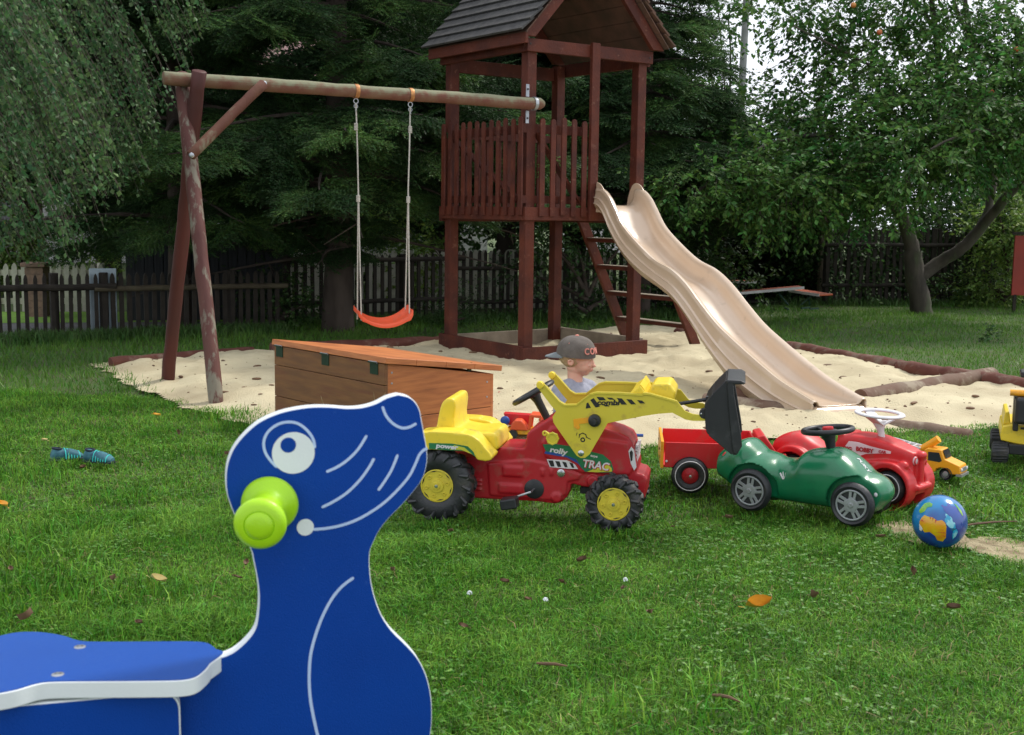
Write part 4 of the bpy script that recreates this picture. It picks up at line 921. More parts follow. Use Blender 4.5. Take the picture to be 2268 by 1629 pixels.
lft2 = [k1(*p) for p in [(400, 1600), (330, 1440), (255, 1290), (210, 1180), (180, 1080), (170, 950), (185, 820), (230, 700), (300, 600), (400, 500), (500, 430), (650, 367), (800, 332), (950, 314), (1100, 315), (1250, 326), (1380, 318), (1500, 285), (1600, 233)]]
L_ = [RF.T(*p, y=0) for p in pts]; L2 = [RF.T(*p, y=0) for p in lft+lft2]
right_side = catmull(L_[:-2], 3); left_side = catmull(L2+[L_[0]], 3)[:-1]
low = [(L2[0][0]-.02, ZS-.012), (-.05, ZS-.03), (-.62, ZS-.04), (-.62, .22), (.1, .20)]
out = right_side+low[::-1]+left_side
core = MB().prism(out, .0012, TB-.0012).build('side_panel', m_white, t, angle=30, bevel=.0022, seg=3)
def inset(poly, d):
    n = len(poly); r = []
    ar = sum(poly[i][0]*poly[(i+1) % n][1]-poly[(i+1) % n][0]*poly[i][1] for i in range(n))
    for i in range(n):
        a = poly[i-1]; b = poly[(i+1) % n]; dx, dz = b[0]-a[0], b[1]-a[1]; l = math.hypot(dx, dz) or 1; s = 1 if ar > 0 else -1
        r.append((poly[i][0]-dz/l*d*s, poly[i][1]+dx/l*d*s))
    return r
ins = inset(out, .0018)
MB().prism(ins, -.0004, .002).build('blue_face', m_blue, core)
MB().prism(ins, TB-.002, TB+.0004).build('blue_face', m_blue, core)
def rib(mb, ps, w, f=k1, yy=-.0010, dy=.0005, kk=6):
    ribbon(mb, catmull([RF.T(*f(*p), y=0) for p in ps], kk), w, yy, dy)
b = MB()
for ps in ([(1060, 890), (1160, 845), (1260, 775), (1350, 680), (1420, 565)], [(1020, 1205), (1130, 1150), (1250, 1070), (1360, 960), (1440, 850), (1485, 770)], [(1520, 1055), (1580, 970), (1640, 870), (1695, 735)],
           [(1558, 310), (1590, 390), (1650, 460), (1730, 500), (1800, 492), (1860, 460)], [(940, 1400), (1060, 1390), (1200, 1362), (1340, 1310), (1480, 1230), (1600, 1140), (1720, 1020), (1800, 920), (1850, 820), (1885, 740), (1920, 700), (1958, 680)]): rib(b, ps, .0052)
rib(b, [(1305, 230), (1200, 310), (1110, 420), (1030, 570), (970, 730), (925, 900), (910, 1080), (915, 1250), (935, 1400), (985, 1628), (1040, 1800)], .0056, k6)
# eye socket arc
rib(b, [(625, 850), (560, 780), (515, 700), (510, 610), (550, 530), (630, 470), (720, 448), (810, 462), (890, 520), (945, 600), (960, 680)], .0050)
b.build('engraved_lines', m_line, core, smooth=False)
def disc(mb, c, r, yy, dy=.0005, n=40, f=k1, ry=None):
    x, z = RF.T(*f(*c), y=0); mb.prism([(x+r*math.cos(2*math.pi*i/n), z+(ry or r)*math.sin(2*math.pi*i/n)) for i in range(n)], yy, yy+dy); return mb
s_ = 1/3.658/1.0935/1225
crescent = []
disc(MB(), (770, 722), 188*s_, -.0011).build('eye', m_white, core, smooth=False)
disc(MB(), (724, 652), 68*s_, -.0017).build('pupil', m_blue, core, smooth=False)
disc(MB(), (876, 1380), 76*s_, -.0013).build('mouth_dot', m_white, core, smooth=False)
# handle
hx, hz = RF.T(*k1(565, 1165), y=0); p0 = Vector((hx, 0, hz)); we = A(*k1(470, 1362), (RF.W(hx, 0, hz)).y-.125); q_ = we-RF.o; p1 = Vector((q_.dot(RF.ex), q_.dot(RF.ey), q_.z))
ax = p1-p0; HL = ax.length; r1 = .0455
prof = [(.0, 0), (.046, 0), (.0505, .003), (.052, .008), (.0505, .014), (.046, .019), (.036, .026), (.0295, .038), (.0275, HL*.5), (.0275, HL-.035), (.031, HL-.026), (.040, HL-.021), (r1-.001, HL-.015), (r1, HL-.008), (r1-.002, HL-.002), (.036, HL+.0045), (.0265, HL+.006), (.0255, HL+.0045), (.0245, HL+.0055), (.0225, HL+.009), (.014, HL+.012), (.0, HL+.0130)]
MB().lathe(prof, p0, tuple(ax), 64).build('handle', m_lime, t, angle=50)
# seat board (cut outline mirrored about the panel)
def sp_(x, y, f=k5): p = G(*f(x, y), ZS)-RF.o; return (p.dot(RF.ex), p.dot(RF.ey))
fr = [sp_(*p) for p in [(0, 1255), (150, 1225), (330, 1172), (480, 1155), (900, 1150), (1300, 1147), (1600, 1140), (1740, 1110), (1830, 1040), (1868, 990)]]
bk = [sp_(*p) for p in [(1925, 865), (1850, 812), (1700, 795), (1300, 796), (850, 797), (700, 785), (550, 740), (350, 712), (150, 715), (0, 745)]]
seat = catmull(fr, 4)[:-1]+catmull([fr[-1], (max(fr[-1][0], bk[0][0])+.012, .015), bk[0]], 4)[:-1]+catmull(bk, 4)
xe = min(fr[0][0], bk[-1][0]); seat += [(xe-.12, bk[-1][1]-.02), (xe-.2, .08), (xe-.22, .0), (xe-.2, -.06), (xe-.12, fr[0][1]+.02)]
sc = MB().prism([(x, y) for x, y in seat], ZS-TB, ZS-.001, 'z').build('seat', m_white, t, bevel=.0022, seg=3, angle=30)
MB().prism(inset(seat, .0024), ZS-.0015, ZS+.0003, 'z').build('seat_surface', m_blue, sc)
for c in ((708, 848), (512, 1092)):
    x, y = sp_(*c); s2 = MB().lathe([(.0, .0015), (.0085, .0012), (.0105, .0005), (.0115, -.002)], (x, y, ZS+.0006), (0, 0, 1), 20).build('screw', m_steel, sc)
    for dx in (-.004, .004): MB().lathe([(0, .0008), (.0018, .0006)], (x+dx, y, ZS+.002), (0, 0, 1), 8).build('screw_hole', m_screw, s2)
# slot where the neck panel passes through the seat
# supporting near side panel below the seat
yn = fr[5][1]+.035; x1, z1 = RF.T(*k5(1600, 1500), y=yn)
pr = [(x1, .2), (x1, ZS-TB-.040)]+[(x1-.035+.035*math.cos(a), ZS-TB-.040+.035*math.sin(a)) for a in [math.pi*i/16 for i in range(1, 9)]]+[(-.62, ZS-TB-.005), (-.62, .2)]
for y0 in (yn, yn+.20):
    pn = MB().prism(pr, y0, y0+TB).build('under_panel', m_white, t, bevel=.0022, seg=3)
    MB().prism(inset(pr, .003), y0-.0004, y0+.002).build('blue_face', m_blue, pn); MB().prism(inset(pr, .003), y0+TB-.002, y0+TB+.0004).build('blue_face', m_blue, pn)
# spring and base
sp2 = []
for i in range(160): a = i*.235; sp2.append((-.12+.085*math.cos(a), .015+.085*math.sin(a), .0+.2*i/160))
MB().tube(sp2, .011, 8).build('spring', m_screw, t)
MB().box((-.12, .015, .205), (.3, .18, .012)).build('mount_plate', m_screw, t)
# ================================================================== toy vehicles
pl_red = plastic('red_plastic', (.40, .006, .014), .4); pl_red2 = plastic('bright_red_plastic', (.56, .012, .016), .4)
pl_yel = plastic('yellow_plastic', (.78, .58, .035), .38, dirt=(.45, .36, .06)); pl_yel2 = plastic('dull_yellow_plastic', (.60, .49, .035), .42, dirt=(.42, .30, .05))
pl_org = plastic('orange_plastic', (.82, .36, .012), .4); pl_blk = plastic('black_plastic', (.012, .013, .016), .42, dirt=(.05, .05, .055))
m_tyre = mat('tyre_plastic', (.016, .017, .020), .48, (.028, .03, .034), nscale=9, bump=.25, bscale=60, dirt=(.07, .062, .05), dscale=11, dlo=.52, dhi=.75)
pl_grn = plastic('green_plastic', (.004, .155, .062), .27, coat=.3, dirt=(.01, .13, .06)); pl_grey = plastic('grey_plastic', (.30, .32, .33), .35, metal=.3); pl_wht = plastic('white_plastic', (.70, .68, .70), .4, dirt=(.52, .48, .48))
m_stk_w = mat('sticker_white', (.72, .70, .72), .4); m_stk_g = mat('sticker_green', (.02, .18, .07), .35); m_stk_b = mat('sticker_blue', (.02, .08, .35), .35); m_stk_y = mat('sticker_yellow', (.62, .60, .05), .35)
m_stk_p = mat('sticker_pink', (.80, .55, .58), .4); m_blackp = mat('black_print', (.012, .012, .012), .5); m_redp = mat('red_print', (.5, .02, .03), .4); m_chrome = mat('chrome', (.6, .6, .62), .25, metal=.9)
def poly(F, f, ps, y, sm=0):
    r = [F.T(*f(*p), y=y) for p in ps]; return catmull(r, sm, True) if sm else r
def hide_bottom(p): return p
def tyre_mb(r, w, rim, c=(0, 0, 0), n=48, tread=None):
    pr = [(rim, -w/2+.012), (rim+.006, -w/2+.004), ((r+rim)/2, -w/2), (r-.016, -w/2+.004), (r-.004, -w/2+.014), (r, -w/2+.028), (r+.001, 0), (r, w/2-.028), (r-.004, w/2-.014), (r-.016, w/2-.004), ((r+rim)/2, w/2), (rim+.006, w/2-.004), (rim, w/2-.012)]
    pr = [(a, b) for a, b in pr]; b = MB(); ax = (0, -1, 0)
    b.lathe(pr, c, ax, n); return b
def lug_tyre(r, w, rim, parent, c, nl=14):
    b = tyre_mb(r-.006, w, rim, c, 56); c = Vector(c)
    for i in range(nl):
        for sg in (-1, 1):
            a = 2*math.pi*(i+(.5 if sg > 0 else 0))/nl
            R_ = Matrix.Rotation(a, 3, 'Y'); pts = []
            for s in (0, .5, 1):
                y = sg*w*.47*(1-s)+sg*.004; aa = a+s*.20*1
                rr = r-.005-(.010 if s == 0 else 0); pts.append(c+Vector((rr*math.sin(aa), y, rr*math.cos(aa))))
            b.tube(pts, [.010, .010, .009], 6, True)
            aa = a-.03; b.tube([c+Vector(((r-.012)*math.sin(aa), sg*w*.47, (r-.012)*math.cos(aa))), c+Vector(((r-.045)*math.sin(aa-.12), sg*w*.505, (r-.045)*math.cos(aa-.12)))], [.011, .006], 6)
    return b.build('tyre', m_tyre, parent, angle=50)
def yellow_rim(parent, c, R, y0):
    c = Vector((c[0], y0, c[2])); k = R/.068
    b = MB(); b.lathe([(0, .0), (R, .0), (R, .006), (R*.93, .007), (R*.92, .002), (R*.4, .003), (R*.39, .010), (R*.22, .011), (R*.2, .016), (.0, .016)], c, (0, -1, 0), 48)
    o = b.build('rim', pl_yel2, parent, angle=40)
    s = MB(); n = 60
    for i in range(6):
        a = math.pi*2*i/6+.3; s.ring(c+Vector((math.sin(a)*R*.66, -.0045, math.cos(a)*R*.66)), .0062*k, .0022*k, (0, -1, 0), 16, 6)
    s.build('rim_studs', pl_yel2, o)
    for i in range(6):
        a = math.pi*2*(i+.5)/6+.3; q = []
        for j in range(-3, 4):
            aa = a+j*.085; q.append((c.x+math.sin(aa)*R*.915, c.z+math.cos(aa)*R*.915))
        for j in (2, 0, -2):
            aa = a+j*.085; rr = R*(.84 if j == 0 else .885); q.append((c.x+math.sin(aa)*rr, c.z+math.cos(aa)*rr))
        MB().prism(q, y0-.0032, y0-.0022).build('rim_slot', m_blackp, o, smooth=False)
    MB().lathe([(0, .02), (R*.10, .019), (R*.13, .012)], c, (0, -1, 0), 12).build('axle_cap', m_chrome, o)
    return o
TF = Frame((-.275, 5.01, 0), math.radians(-10.6))
t = thing('toy_tractor', 'red pedal tractor with yellow seat, front loader arms and raised black bucket', 'toy tractor', TF.o, TF.yaw)
# --- wheels
rcx, rcz = TF.T(*k2(285, 1200), y=.0); fcx, fcz = TF.T(*k2(1848, 1392), y=.0)
for y0, sd in ((.045, -1), (.40, 1)):
    w_ = thing('rear_wheel', None, None); w_.parent = t; w_.location = (rcx, y0, .150)
    lug_tyre(.155, .10, .068, w_, (0, 0, 0), 15); yellow_rim(w_, (0, 0, 0), .070, -.0395 if sd < 0 else -.0395)
for y0, sd in ((.045, -1), (.385, 1)):
    w_ = thing('front_wheel', None, None); w_.parent = t; w_.location = (fcx, y0, .112)
    lug_tyre(.118, .085, .066, w_, (0, 0, 0), 13); yellow_rim(w_, (0, 0, 0), .068, -.0320)
# --- red body
YN = .135
body = poly(TF, k2, [(330, 900), (560, 905), (780, 900), (850, 820), (1060, 828), (1085, 700), (1110, 672), (1290, 560), (1340, 560), (1700, 655), (1780, 655), (1900, 690), (1990, 735), (2020, 785), (2045, 900), (2062, 1010), (2050, 1045), (2120, 1065), (2150, 1105), (2128, 1270), (2085, 1278),
    (2050, 1190), (1960, 1110), (1830, 1085), (1700, 1120), (1640, 1175), (1590, 1172), (1480, 1142), (1466, 1200), (1440, 1260), (1390, 1305), (1330, 1322), (1180, 1300), (740, 1278), (600, 1270), (560, 1100), (330, 1000)], YN)
b = MB(); b.prism(body, YN, YN+.215)
# side relief panels
def P2(x, y, yy=YN): return TF.T(*k2(x, y), y=yy)
for q in ([(620, 960), (700, 960), (735, 1010), (735, 1250), (620, 1250)],):
    pass
b.prism(poly(TF, k2, [(1220, 780), (1300, 640), (1360, 640), (1560, 720), (1980, 780), (2030, 1000), (1990, 1060), (1560, 1040), (1250, 900)], YN), YN-.008, YN+.223)
b.prism(poly(TF, k2, [(740, 960), (1100, 930), (1240, 960), (1560, 1060), (1540, 1100), (1440, 1120), (1430, 1230), (1330, 1285), (760, 1240)], YN), YN-.006, YN+.221)
for (x0, y0, x1, y1) in ((880, 985, 1040, 1075), (840, 1140, 1040, 1225)):
    (xa, za), (xb, zb) = P2(x0, y0), P2(x1, y1); b.box(((xa+xb)/2, YN-.006, (za+zb)/2), (abs(xb-xa), .014, abs(za-zb)))
for (x, y) in ((1225, 1035), (1302, 1035)):
    xa, za = P2(x, y); b.box((xa, YN-.006, za), (.011, .014, .026))
for yy in (1115, 1150, 1190):
    xa, za = P2(655, yy); b.box((xa, YN-.002, za), (.022, .012, .006))
for (x, y, r) in ((1668, 1118, 45), (1350, 1265, 40)):
    xa, za = P2(x, y); b.lathe([(0, 0), (r*s_*2.6, 0), (r*s_*2.6, .014), (0, .014)], (xa, YN+.001, za), (0, -1, 0), 20)
o = b.build('body', pl_red, t); remesh(o, .0042, 5, .5)
# grille on the nose, silver decals
gx = max(p[0] for p in body[12:16]); nose = [P2(2005, 800), P2(2040, 830), P2(2062, 1000), P2(2030, 1020), P2(1988, 860)]
def face_decal(name, ps, mt, dy=-.0098, parent=t, f=k2, F=TF, y=YN, th=.0015, sm=0): 
    q = poly(F, f, ps, y, sm); return MB().prism(q, y+dy, y+dy+th).build(name, mt, parent, smooth=False)
g = MB().prism([(.0, -.05), (.0, .05), (.012, .05), (.012, -.05)], -.0, .17)
ggx, ggz = P2(2035, 910, YN+.02)
gr = MB()
for i in range(7): gr.box((ggx+.004+.0008*i, YN+.108, ggz-.045+i*.015), (.012, .16-.006*abs(i-3), .009))
gr.build('grille', m_stk_w, t)
face_decal('headlight', [(1985, 850), (2010, 810), (2035, 840), (2055, 990), (2035, 1020), (2005, 960)], m_stk_w, -.0095)
face_decal('headlight_line', [(1995, 860), (2010, 840), (2025, 860), (2020, 930), (2005, 940)], m_blackp, -.0103)
# hood sticker
face_decal('sticker', [(1225, 790), (1330, 785), (1500, 810), (1640, 850), (1760, 880), (1830, 940), (1852, 1010), (1835, 1038), (1760, 1040), (1600, 1030), (1560, 990), (1530, 925), (1400, 885), (1260, 860)], m_stk_g, -.0098)
face_decal('sticker', [(1250, 850), (1400, 875), (1520, 920), (1565, 985), (1600, 1028), (1540, 960), (1440, 905), (1240, 870)], m_stk_b, -.0106)
face_decal('sticker', [(1800, 960), (1836, 1000), (1840, 1030), (1700, 1036), (1620, 1030), (1700, 1000)], m_stk_y, -.0106)
def text_on(F, f, y, s, c, size, mt, name, dy, ang=0, shear=0, parent=t, bold=.0, sx=1.0, ext=.0006):
    x, z = F.T(*f(*c), y=y); return text_obj(name, s, size, mt, parent, mface(x, y+dy, z, ang), ext, shear, bold, 'CENTER', sx)
text_on(TF, k2, YN, 'TRAC', (1698, 978), .046, m_redp, 'lettering', -.0112, math.radians(-6), .1, bold=.0026, sx=.95)
text_on(TF, k2, YN, 'TRAC', (1694, 974), .046, m_stk_w, 'lettering', -.0118, math.radians(-6), .1, bold=.0010, sx=.95)
text_on(TF, k2, YN, 'rolly', (1365, 848), .032, m_stk_w, 'lettering', -.0112, math.radians(-8), .1, bold=.0012, sx=1.25)
text_on(TF, k2, YN, 'toys', (1680, 893), .014, m_stk_w, 'lettering', -.0112, math.radians(-8), .1, bold=.0005, sx=1.25)
face_decal('vent_sticker', [(1262, 920), (1440, 930), (1510, 965), (1540, 1008), (1460, 1005), (1290, 990)], m_stk_w, -.0098)
for i in range(4): face_decal('vent_slot', [(1275+i*62, 930+i*6), (1318+i*58, 932+i*8), (1332+i*58, 985+i*4), (1298+i*62, 985+i*3)], m_blackp, -.0106)
xa, za = P2(1388, 1042); MB().lathe([(0, .004), (.010, .004), (.0165, .002), (.017, -.006)], (xa, YN-.010, za), (0, -1, 0), 18).build('side_button', m_chrome, t)
# pedals
xa, za = P2(1150, 1185); MB().lathe([(0, .006), (.036, .006), (.042, .003), (.043, -.01)], (xa, YN-.006, za), (0, -1, 0), 30).build('crank_disc', pl_blk, t)
px_, pz = P2(1003, 1252, YN-.05); cr = MB().tube([(xa, YN-.012, za), (xa-.008, YN-.05, za-.005), (px_, YN-.055, pz)], .005, 8).build('crank', m_chrome, t)
qx, qz = P2(935, 1312, YN-.08); MB().beam((qx-.034, YN-.10, qz-.002), (qx+.036, YN-.10, qz+.012), .07, .045).build('pedal', pl_blk, cr, bevel=.008, seg=3)
MB().tube([(px_, YN-.06, pz), (qx, YN-.10, qz)], .006, 8).build('pedal_axle', m_chrome, cr)
# --- fenders
fen = [(120, 690), (225, 678), (520, 695), (600, 715), (660, 760), (720, 830), (778, 905), (768, 935), (715, 946), (650, 935), (600, 880), (540, 858), (400, 850), (210, 842), (120, 850)]
for y0, y1 in ((.0, .125), (.355, .47)):
    b = MB().prism(poly(TF, k2, fen, .0), y0, y1); b.prism(poly(TF, k2, [(225, 690), (505, 705), (500, 680), (240, 665)], 0), y0+.012, y1-.03); o = b.build('fender', pl_yel, t); remesh(o, .005, 6, .5)
    if y0 == 0:
        fo = o
face_decal('sticker', [(215, 780), (420, 785), (560, 810), (610, 860), (630, 905), (560, 850), (400, 845), (218, 832)], m_stk_g, -.002, fo, y=0, th=.0015)
face_decal('sticker', [(440, 800), (530, 820), (600, 880), (500, 840), (400, 838)], m_stk_y, -.0028, fo, y=0, th=.0015)
text_on(TF, k2, 0, 'power', (375, 812), .026, m_stk_w, 'lettering', -.0034, math.radians(-3), .1, fo, .001, 1.35)
# --- seat
b = MB()
b.prism(poly(TF, k2, [(268, 700), (285, 600), (308, 480), (328, 425), (365, 388), (410, 378), (442, 400), (450, 450), (436, 560), (442, 640), (462, 664), (600, 690), (790, 692), (818, 722), (836, 842), (765, 846), (735, 765), (500, 712), (300, 712)], .11, 0), .11, .37)
o = b.build('seat', pl_yel, t); remesh(o, .0055, 9, .6)
c_ = MB(); sx_, sz_ = TF.T(*k2(560, 660), y=.11); c_.ball((sx_+.050, .24, sz_+.080), (.085, .10, .085), 24, 16); sx2, sz2 = TF.T(*k2(450, 480), y=.11); c_.ball((sx2+.082, .24, sz2-.01), (.085, .112, .10), 24, 16)
cut(o, c_); remesh(o, .005, 5, .5)
# --- steering
c = Vector((*P2(1140, 335, .24)[:1], .24, P2(1140, 335, .24)[1])); a_ = Vector((P2(1330, 225, .24)[0], 0, P2(1330, 225, .24)[1]))-Vector((P2(945, 440, .24)[0], 0, P2(945, 440, .24)[1])); a_.normalize(); nn = Vector((0, 1, 0)).cross(a_).normalized()
if nn.z < 0: nn = -nn
st = MB().ring(c, .092, .011, tuple(nn), 40, 10).build('steering_wheel', pl_blk, t)
b = MB(); col_end = P2(1285, 560, .24); hub = c-nn*.018
for k in range(3): a = 2*math.pi*k/3+.4; b.beam(hub, c+(a_*math.cos(a)+Vector((0, 1, 0))*math.sin(a))*.088, .018, .010, tuple(nn))
b.build('spokes', pl_blk, st, bevel=.002)
MB().tube([hub+nn*.006, hub-nn*.02, Vector((col_end[0], .24, col_end[1]-.02))], [.026, .019, .015], 16).build('steering_column', pl_blk, t)
# --- loader arms
def both(ps2, ps3): return [k2(*p) for p in ps2], [k3(*p) for p in ps3]
u2, u3 = both([(1168, 275), (1185, 245), (1222, 240), (1250, 275), (1370, 410), (1420, 440), (1520, 437), (1640, 345), (1700, 330), (1900, 334), (2110, 347)], [(-10, 262), (60, 270), (290, 335), (362, 425), (430, 452), (500, 462), (545, 490), (540, 512), (430, 512), (365, 500), (250, 440), (120, 450), (0, 468)])
l2 = [k2(*p) for p in [(2100, 545), (1800, 605), (1640, 880), (1600, 912), (1560, 915), (1525, 895), (1400, 720), (1318, 600), (1310, 550), (1342, 500), (1290, 440)]]
YA = .04
arm = [TF.T(*p, y=YA) for p in u2+u3+l2]
arm_o = None
for y0 in (YA, .355):
    b = MB().prism(arm, y0, y0+.012)
    # raised flange along the top edge
    top = [TF.T(*p, y=YA) for p in u2[3:]+u3[:3]]
    for i in range(len(top)-1): b.prism([top[i], top[i+1], (top[i+1][0], top[i+1][1]-.008), (top[i][0], top[i][1]-.008)], y0-.004, y0+.022)
    o = b.build('loader_arm', pl_yel2 if y0 < .1 else pl_org, t, bevel=.003, seg=2)
    if arm_o is None: arm_o = o
    else: o['label'] = 'far loader arm'; o.data.materials[0] = pl_yel2
    MB().lathe([(0, .018), (.014, .016), (.017, .0), (.014, -.016), (0, -.018)], (TF.T(*k2(1200, 268), y=YA)[0], y0+.006, TF.T(*k2(1200, 268), y=YA)[1]), (0, 1, 0), 16).build('arm_end_knob', pl_yel, o)
def arm_decal(name, ps, mt, dy=-.001, f=k2, y=YA): return face_decal(name, ps, mt, dy-.0006, arm_o, f, TF, y, .0012)
for ps in ([(1605, 475), (1612, 430), (1625, 420), (1650, 468)], [(1645, 400), (1675, 382), (1730, 458), (1692, 466)], [(1700, 372), (1760, 375), (1785, 402), (1725, 404)], [(1790, 378), (1838, 380), (1862, 398), (1815, 396)], [(1880, 382), (1925, 386), (1970, 440), (1922, 440)],
           [(1965, 392), (2010, 396), (2050, 438), (2005, 438)], [(2060, 400), (2105, 405), (2130, 430), (2085, 430)], [(1760, 445), (1800, 445), (1815, 456), (1775, 456)], [(1838, 435), (1880, 434), (1888, 446), (1848, 447)]): arm_decal('stripe', ps, m_blackp)
text_on(TF, k2, YA, 'combi', (1802, 424), .030, m_blackp, 'lettering', -.0014, math.radians(2), .15, arm_o, .0012, 1.25)
arm_decal('lever_plate', [(1495, 570), (1640, 552), (1650, 600), (1545, 612), (1555, 645), (1535, 662), (1500, 640)], pl_org, -.0015)
x, z = TF.T(*k2(1680, 580), y=YA); MB().lathe([(0, .045), (.012, .044), (.014, .02), (.024, .018), (.0265, .010), (.0265, 0)], (x+.002, YA, z), (0, -1, 0), 24).build('black_knob', pl_blk, arm_o)
x, z = TF.T(*k2(1313, 738), y=YA); MB().lathe([(0, .012), (.018, .012), (.020, .016), (.025, .016), (.027, .006), (.024, 0)], (x, YA-.001, z), (0, -1, 0), 24, lambda r, h, a: r*(1+.06*math.cos(8*a)*(r > .02))).build('wing_knob', pl_yel2, arm_o)
x2, z2 = TF.T(*k2(1243, 695), y=YA); MB().beam((x, YA+.004, z), (x2, YA+.004, z2), .012, .02).build('lever', pl_yel2, arm_o, bevel=.003); MB().ring((x2, YA-.002, z2), .008, .004, (0, 1, 0), 16, 6).build('lever_eye', pl_yel2, arm_o)
MB().lathe([(0, .004), (.010, .003), (.013, .001), (.013, -.003)], (TF.T(*k2(1562, 872), y=YA)[0], YA, TF.T(*k2(1562, 872), y=YA)[1]), (0, -1, 0), 16).build('pivot_screw', m_chrome, arm_o)
# little digger symbol
sy = MB(); cx_, cz_ = TF.T(*k2(1578, 752), y=YA)
sy.ring((cx_, YA-.001, cz_), .0075, .0026, (0, 1, 0), 20, 4, (1, .2)); ribbon(sy, [TF.T(*k2(*p), y=YA) for p in [(1545, 735), (1550, 705), (1578, 692), (1605, 705), (1612, 730), (1650, 748)]], .004, YA-.0016, .001)
ribbon(sy, [TF.T(*k2(*p), y=YA) for p in [(1520, 715), (1528, 690)]], .004, YA-.0016, .001); sy.build('symbol', m_blackp, arm_o, smooth=False)
# cross housing between the arms
hs = [(2180, 300), (2215, 236)]; A1 = [TF.T(*p, y=.17) for p in (k3(20, 270), k3(90, 160), k3(235, 158), k3(290, 235), k3(270, 330))]
MB().prism(A1, .10, .31).build('cross_housing', pl_yel, t, bevel=.012, seg=3)
A2 = [TF.T(*p, y=.17) for p in (k2(2020, 300), k2(2110, 240), k3(20, 210), k3(60, 290), k2(2100, 345))]
o = MB().prism([(a, b2-.002) for a, b2 in A2], YA+.012, .355).build('cross_plate', pl_yel, t, bevel=.003)
rb = MB()
for i in range(7): f = i/6; a = Vector((A2[1][0]*(1-f)+A2[2][0]*f, 0, A2[1][1]*(1-f)+A2[2][1]*f)); rb.beam((a.x, YA+.02, a.z+.001), (a.x, .35, a.z+.001), .005, .005)
rb.build('ribs', pl_yel, o)
# bucket
BY0, BY1 = .028, .372
bk_ = [TF.T(*k3(*p), y=BY0) for p in [(735, 165), (615, 285), (552, 370), (548, 400), (560, 590), (580, 630), (785, 802), (820, 800), (862, 728), (845, 640), (800, 430), (775, 165)]]
b = MB()
for y0 in (BY0, BY1-.008): b.prism(bk_, y0, y0+.008)
back = bk_[:8]
for i in range(len(back)-1):
    a, c = back[i], back[i+1]; dx, dz = c[0]-a[0], c[1]-a[1]; l = math.hypot(dx, dz); nx, nz_ = -dz/l*.007, dx/l*.007
    b.prism([a, c, (c[0]-nx, c[1]-nz_), (a[0]-nx, a[1]-nz_)], BY0, BY1)
bo = b.build('bucket', pl_blk, t, bevel=.003)
rim_ = [TF.T(*k3(*p), y=BY0) for p in [(733, 155), (790, 165), (800, 280), (860, 640), (868, 735), (825, 806), (790, 800), (775, 700), (745, 400)]]
for y0 in (BY0-.010, BY1-.008): MB().prism(rim_, y0, y0+.016).build('bucket_rim', pl_blk, bo, bevel=.005, seg=3)
lipp = [TF.T(*k3(*p), y=BY0) for p in [(728, 150), (770, 95), (800, 130), (878, 185), (800, 200), (735, 190)]]
l0 = [TF.T(*k3(*p), y=BY0) for p in [(728, 145), (860, 150), (905, 175), (880, 188), (730, 190)]]
MB().prism(l0, BY0-.010, BY1+.008).build('bucket_lip', pl_blk, bo, bevel=.006, seg=3)
x0, z0 = TF.T(*k3(505, 452), y=BY0); MB().lathe([(0, .012), (.02, .012), (.021, -.02), (0, -.02)], (x0+.012, BY0+.02, z0), (0, -1, 0), 18).build('bucket_pivot', pl_blk, bo, bevel=.002); MB().lathe([(0, .003), (.004, .002), (.0045, -.002)], (x0, BY0+.007, z0), (0, -1, 0), 10).build('pin', m_chrome, bo)
a = TF.T(*k3(300, 362), y=.12); c = TF.T(*k3(575, 318), y=.12); MB().tube([(a[0], .12, a[1]), (c[0], .12, c[1])], .0075, 10).box((c[0]+.012, .12, c[1]), (.05, .03, .022)).build('push_rod', pl_blk, t)
MB().tube([(fcx, .05, .115), (fcx, .40, .115)], .012, 10).build('front_axle', pl_blk, t); MB().tube([(rcx, .05, .15), (rcx, .42, .15)], .012, 10).build('rear_axle', pl_blk, t)
MB().beam((P2(1560, 1190, .2)[0], .2, P2(1560, 1190, .2)[1]), (fcx, .2, .13), .05, .03).build('steering_link', pl_blk, t, bevel=.004)

# ---------------------------------------------------------------- smooth lofted car bodies
def loft(stations, n=28, e=2.6):                 # (x, halfwidth, zbot, ztop, ycentre)
    b = MB(); vs = []; fs = []
    for (x, hw, zb, zt, yc) in stations:
        for k in range(n):
            a = 2*math.pi*k/n; ca, sa = math.cos(a), math.sin(a)
            vs.append((x, yc+hw*math.copysign(abs(ca)**(2/e), ca), (zb+zt)/2+(zt-zb)/2*math.copysign(abs(sa)**(2/e), sa)))
    m = len(stations)
    for i in range(m-1):
        for k in range(n): fs.append((i*n+k, i*n+(k+1) % n, (i+1)*n+(k+1) % n, (i+1)*n+k))
    fs.append(tuple(range(n-1, -1, -1))); fs.append(tuple(range((m-1)*n, m*n))); b.add(vs, fs); return b
def interp_st(st, k=6): return catmull(st, k)
def cyl_y(mb, c, r, y0, y1, n=32): return mb.lathe([(r, 0), (r, y1-y0)], (c[0], y0, c[1]), (0, 1, 0), n)
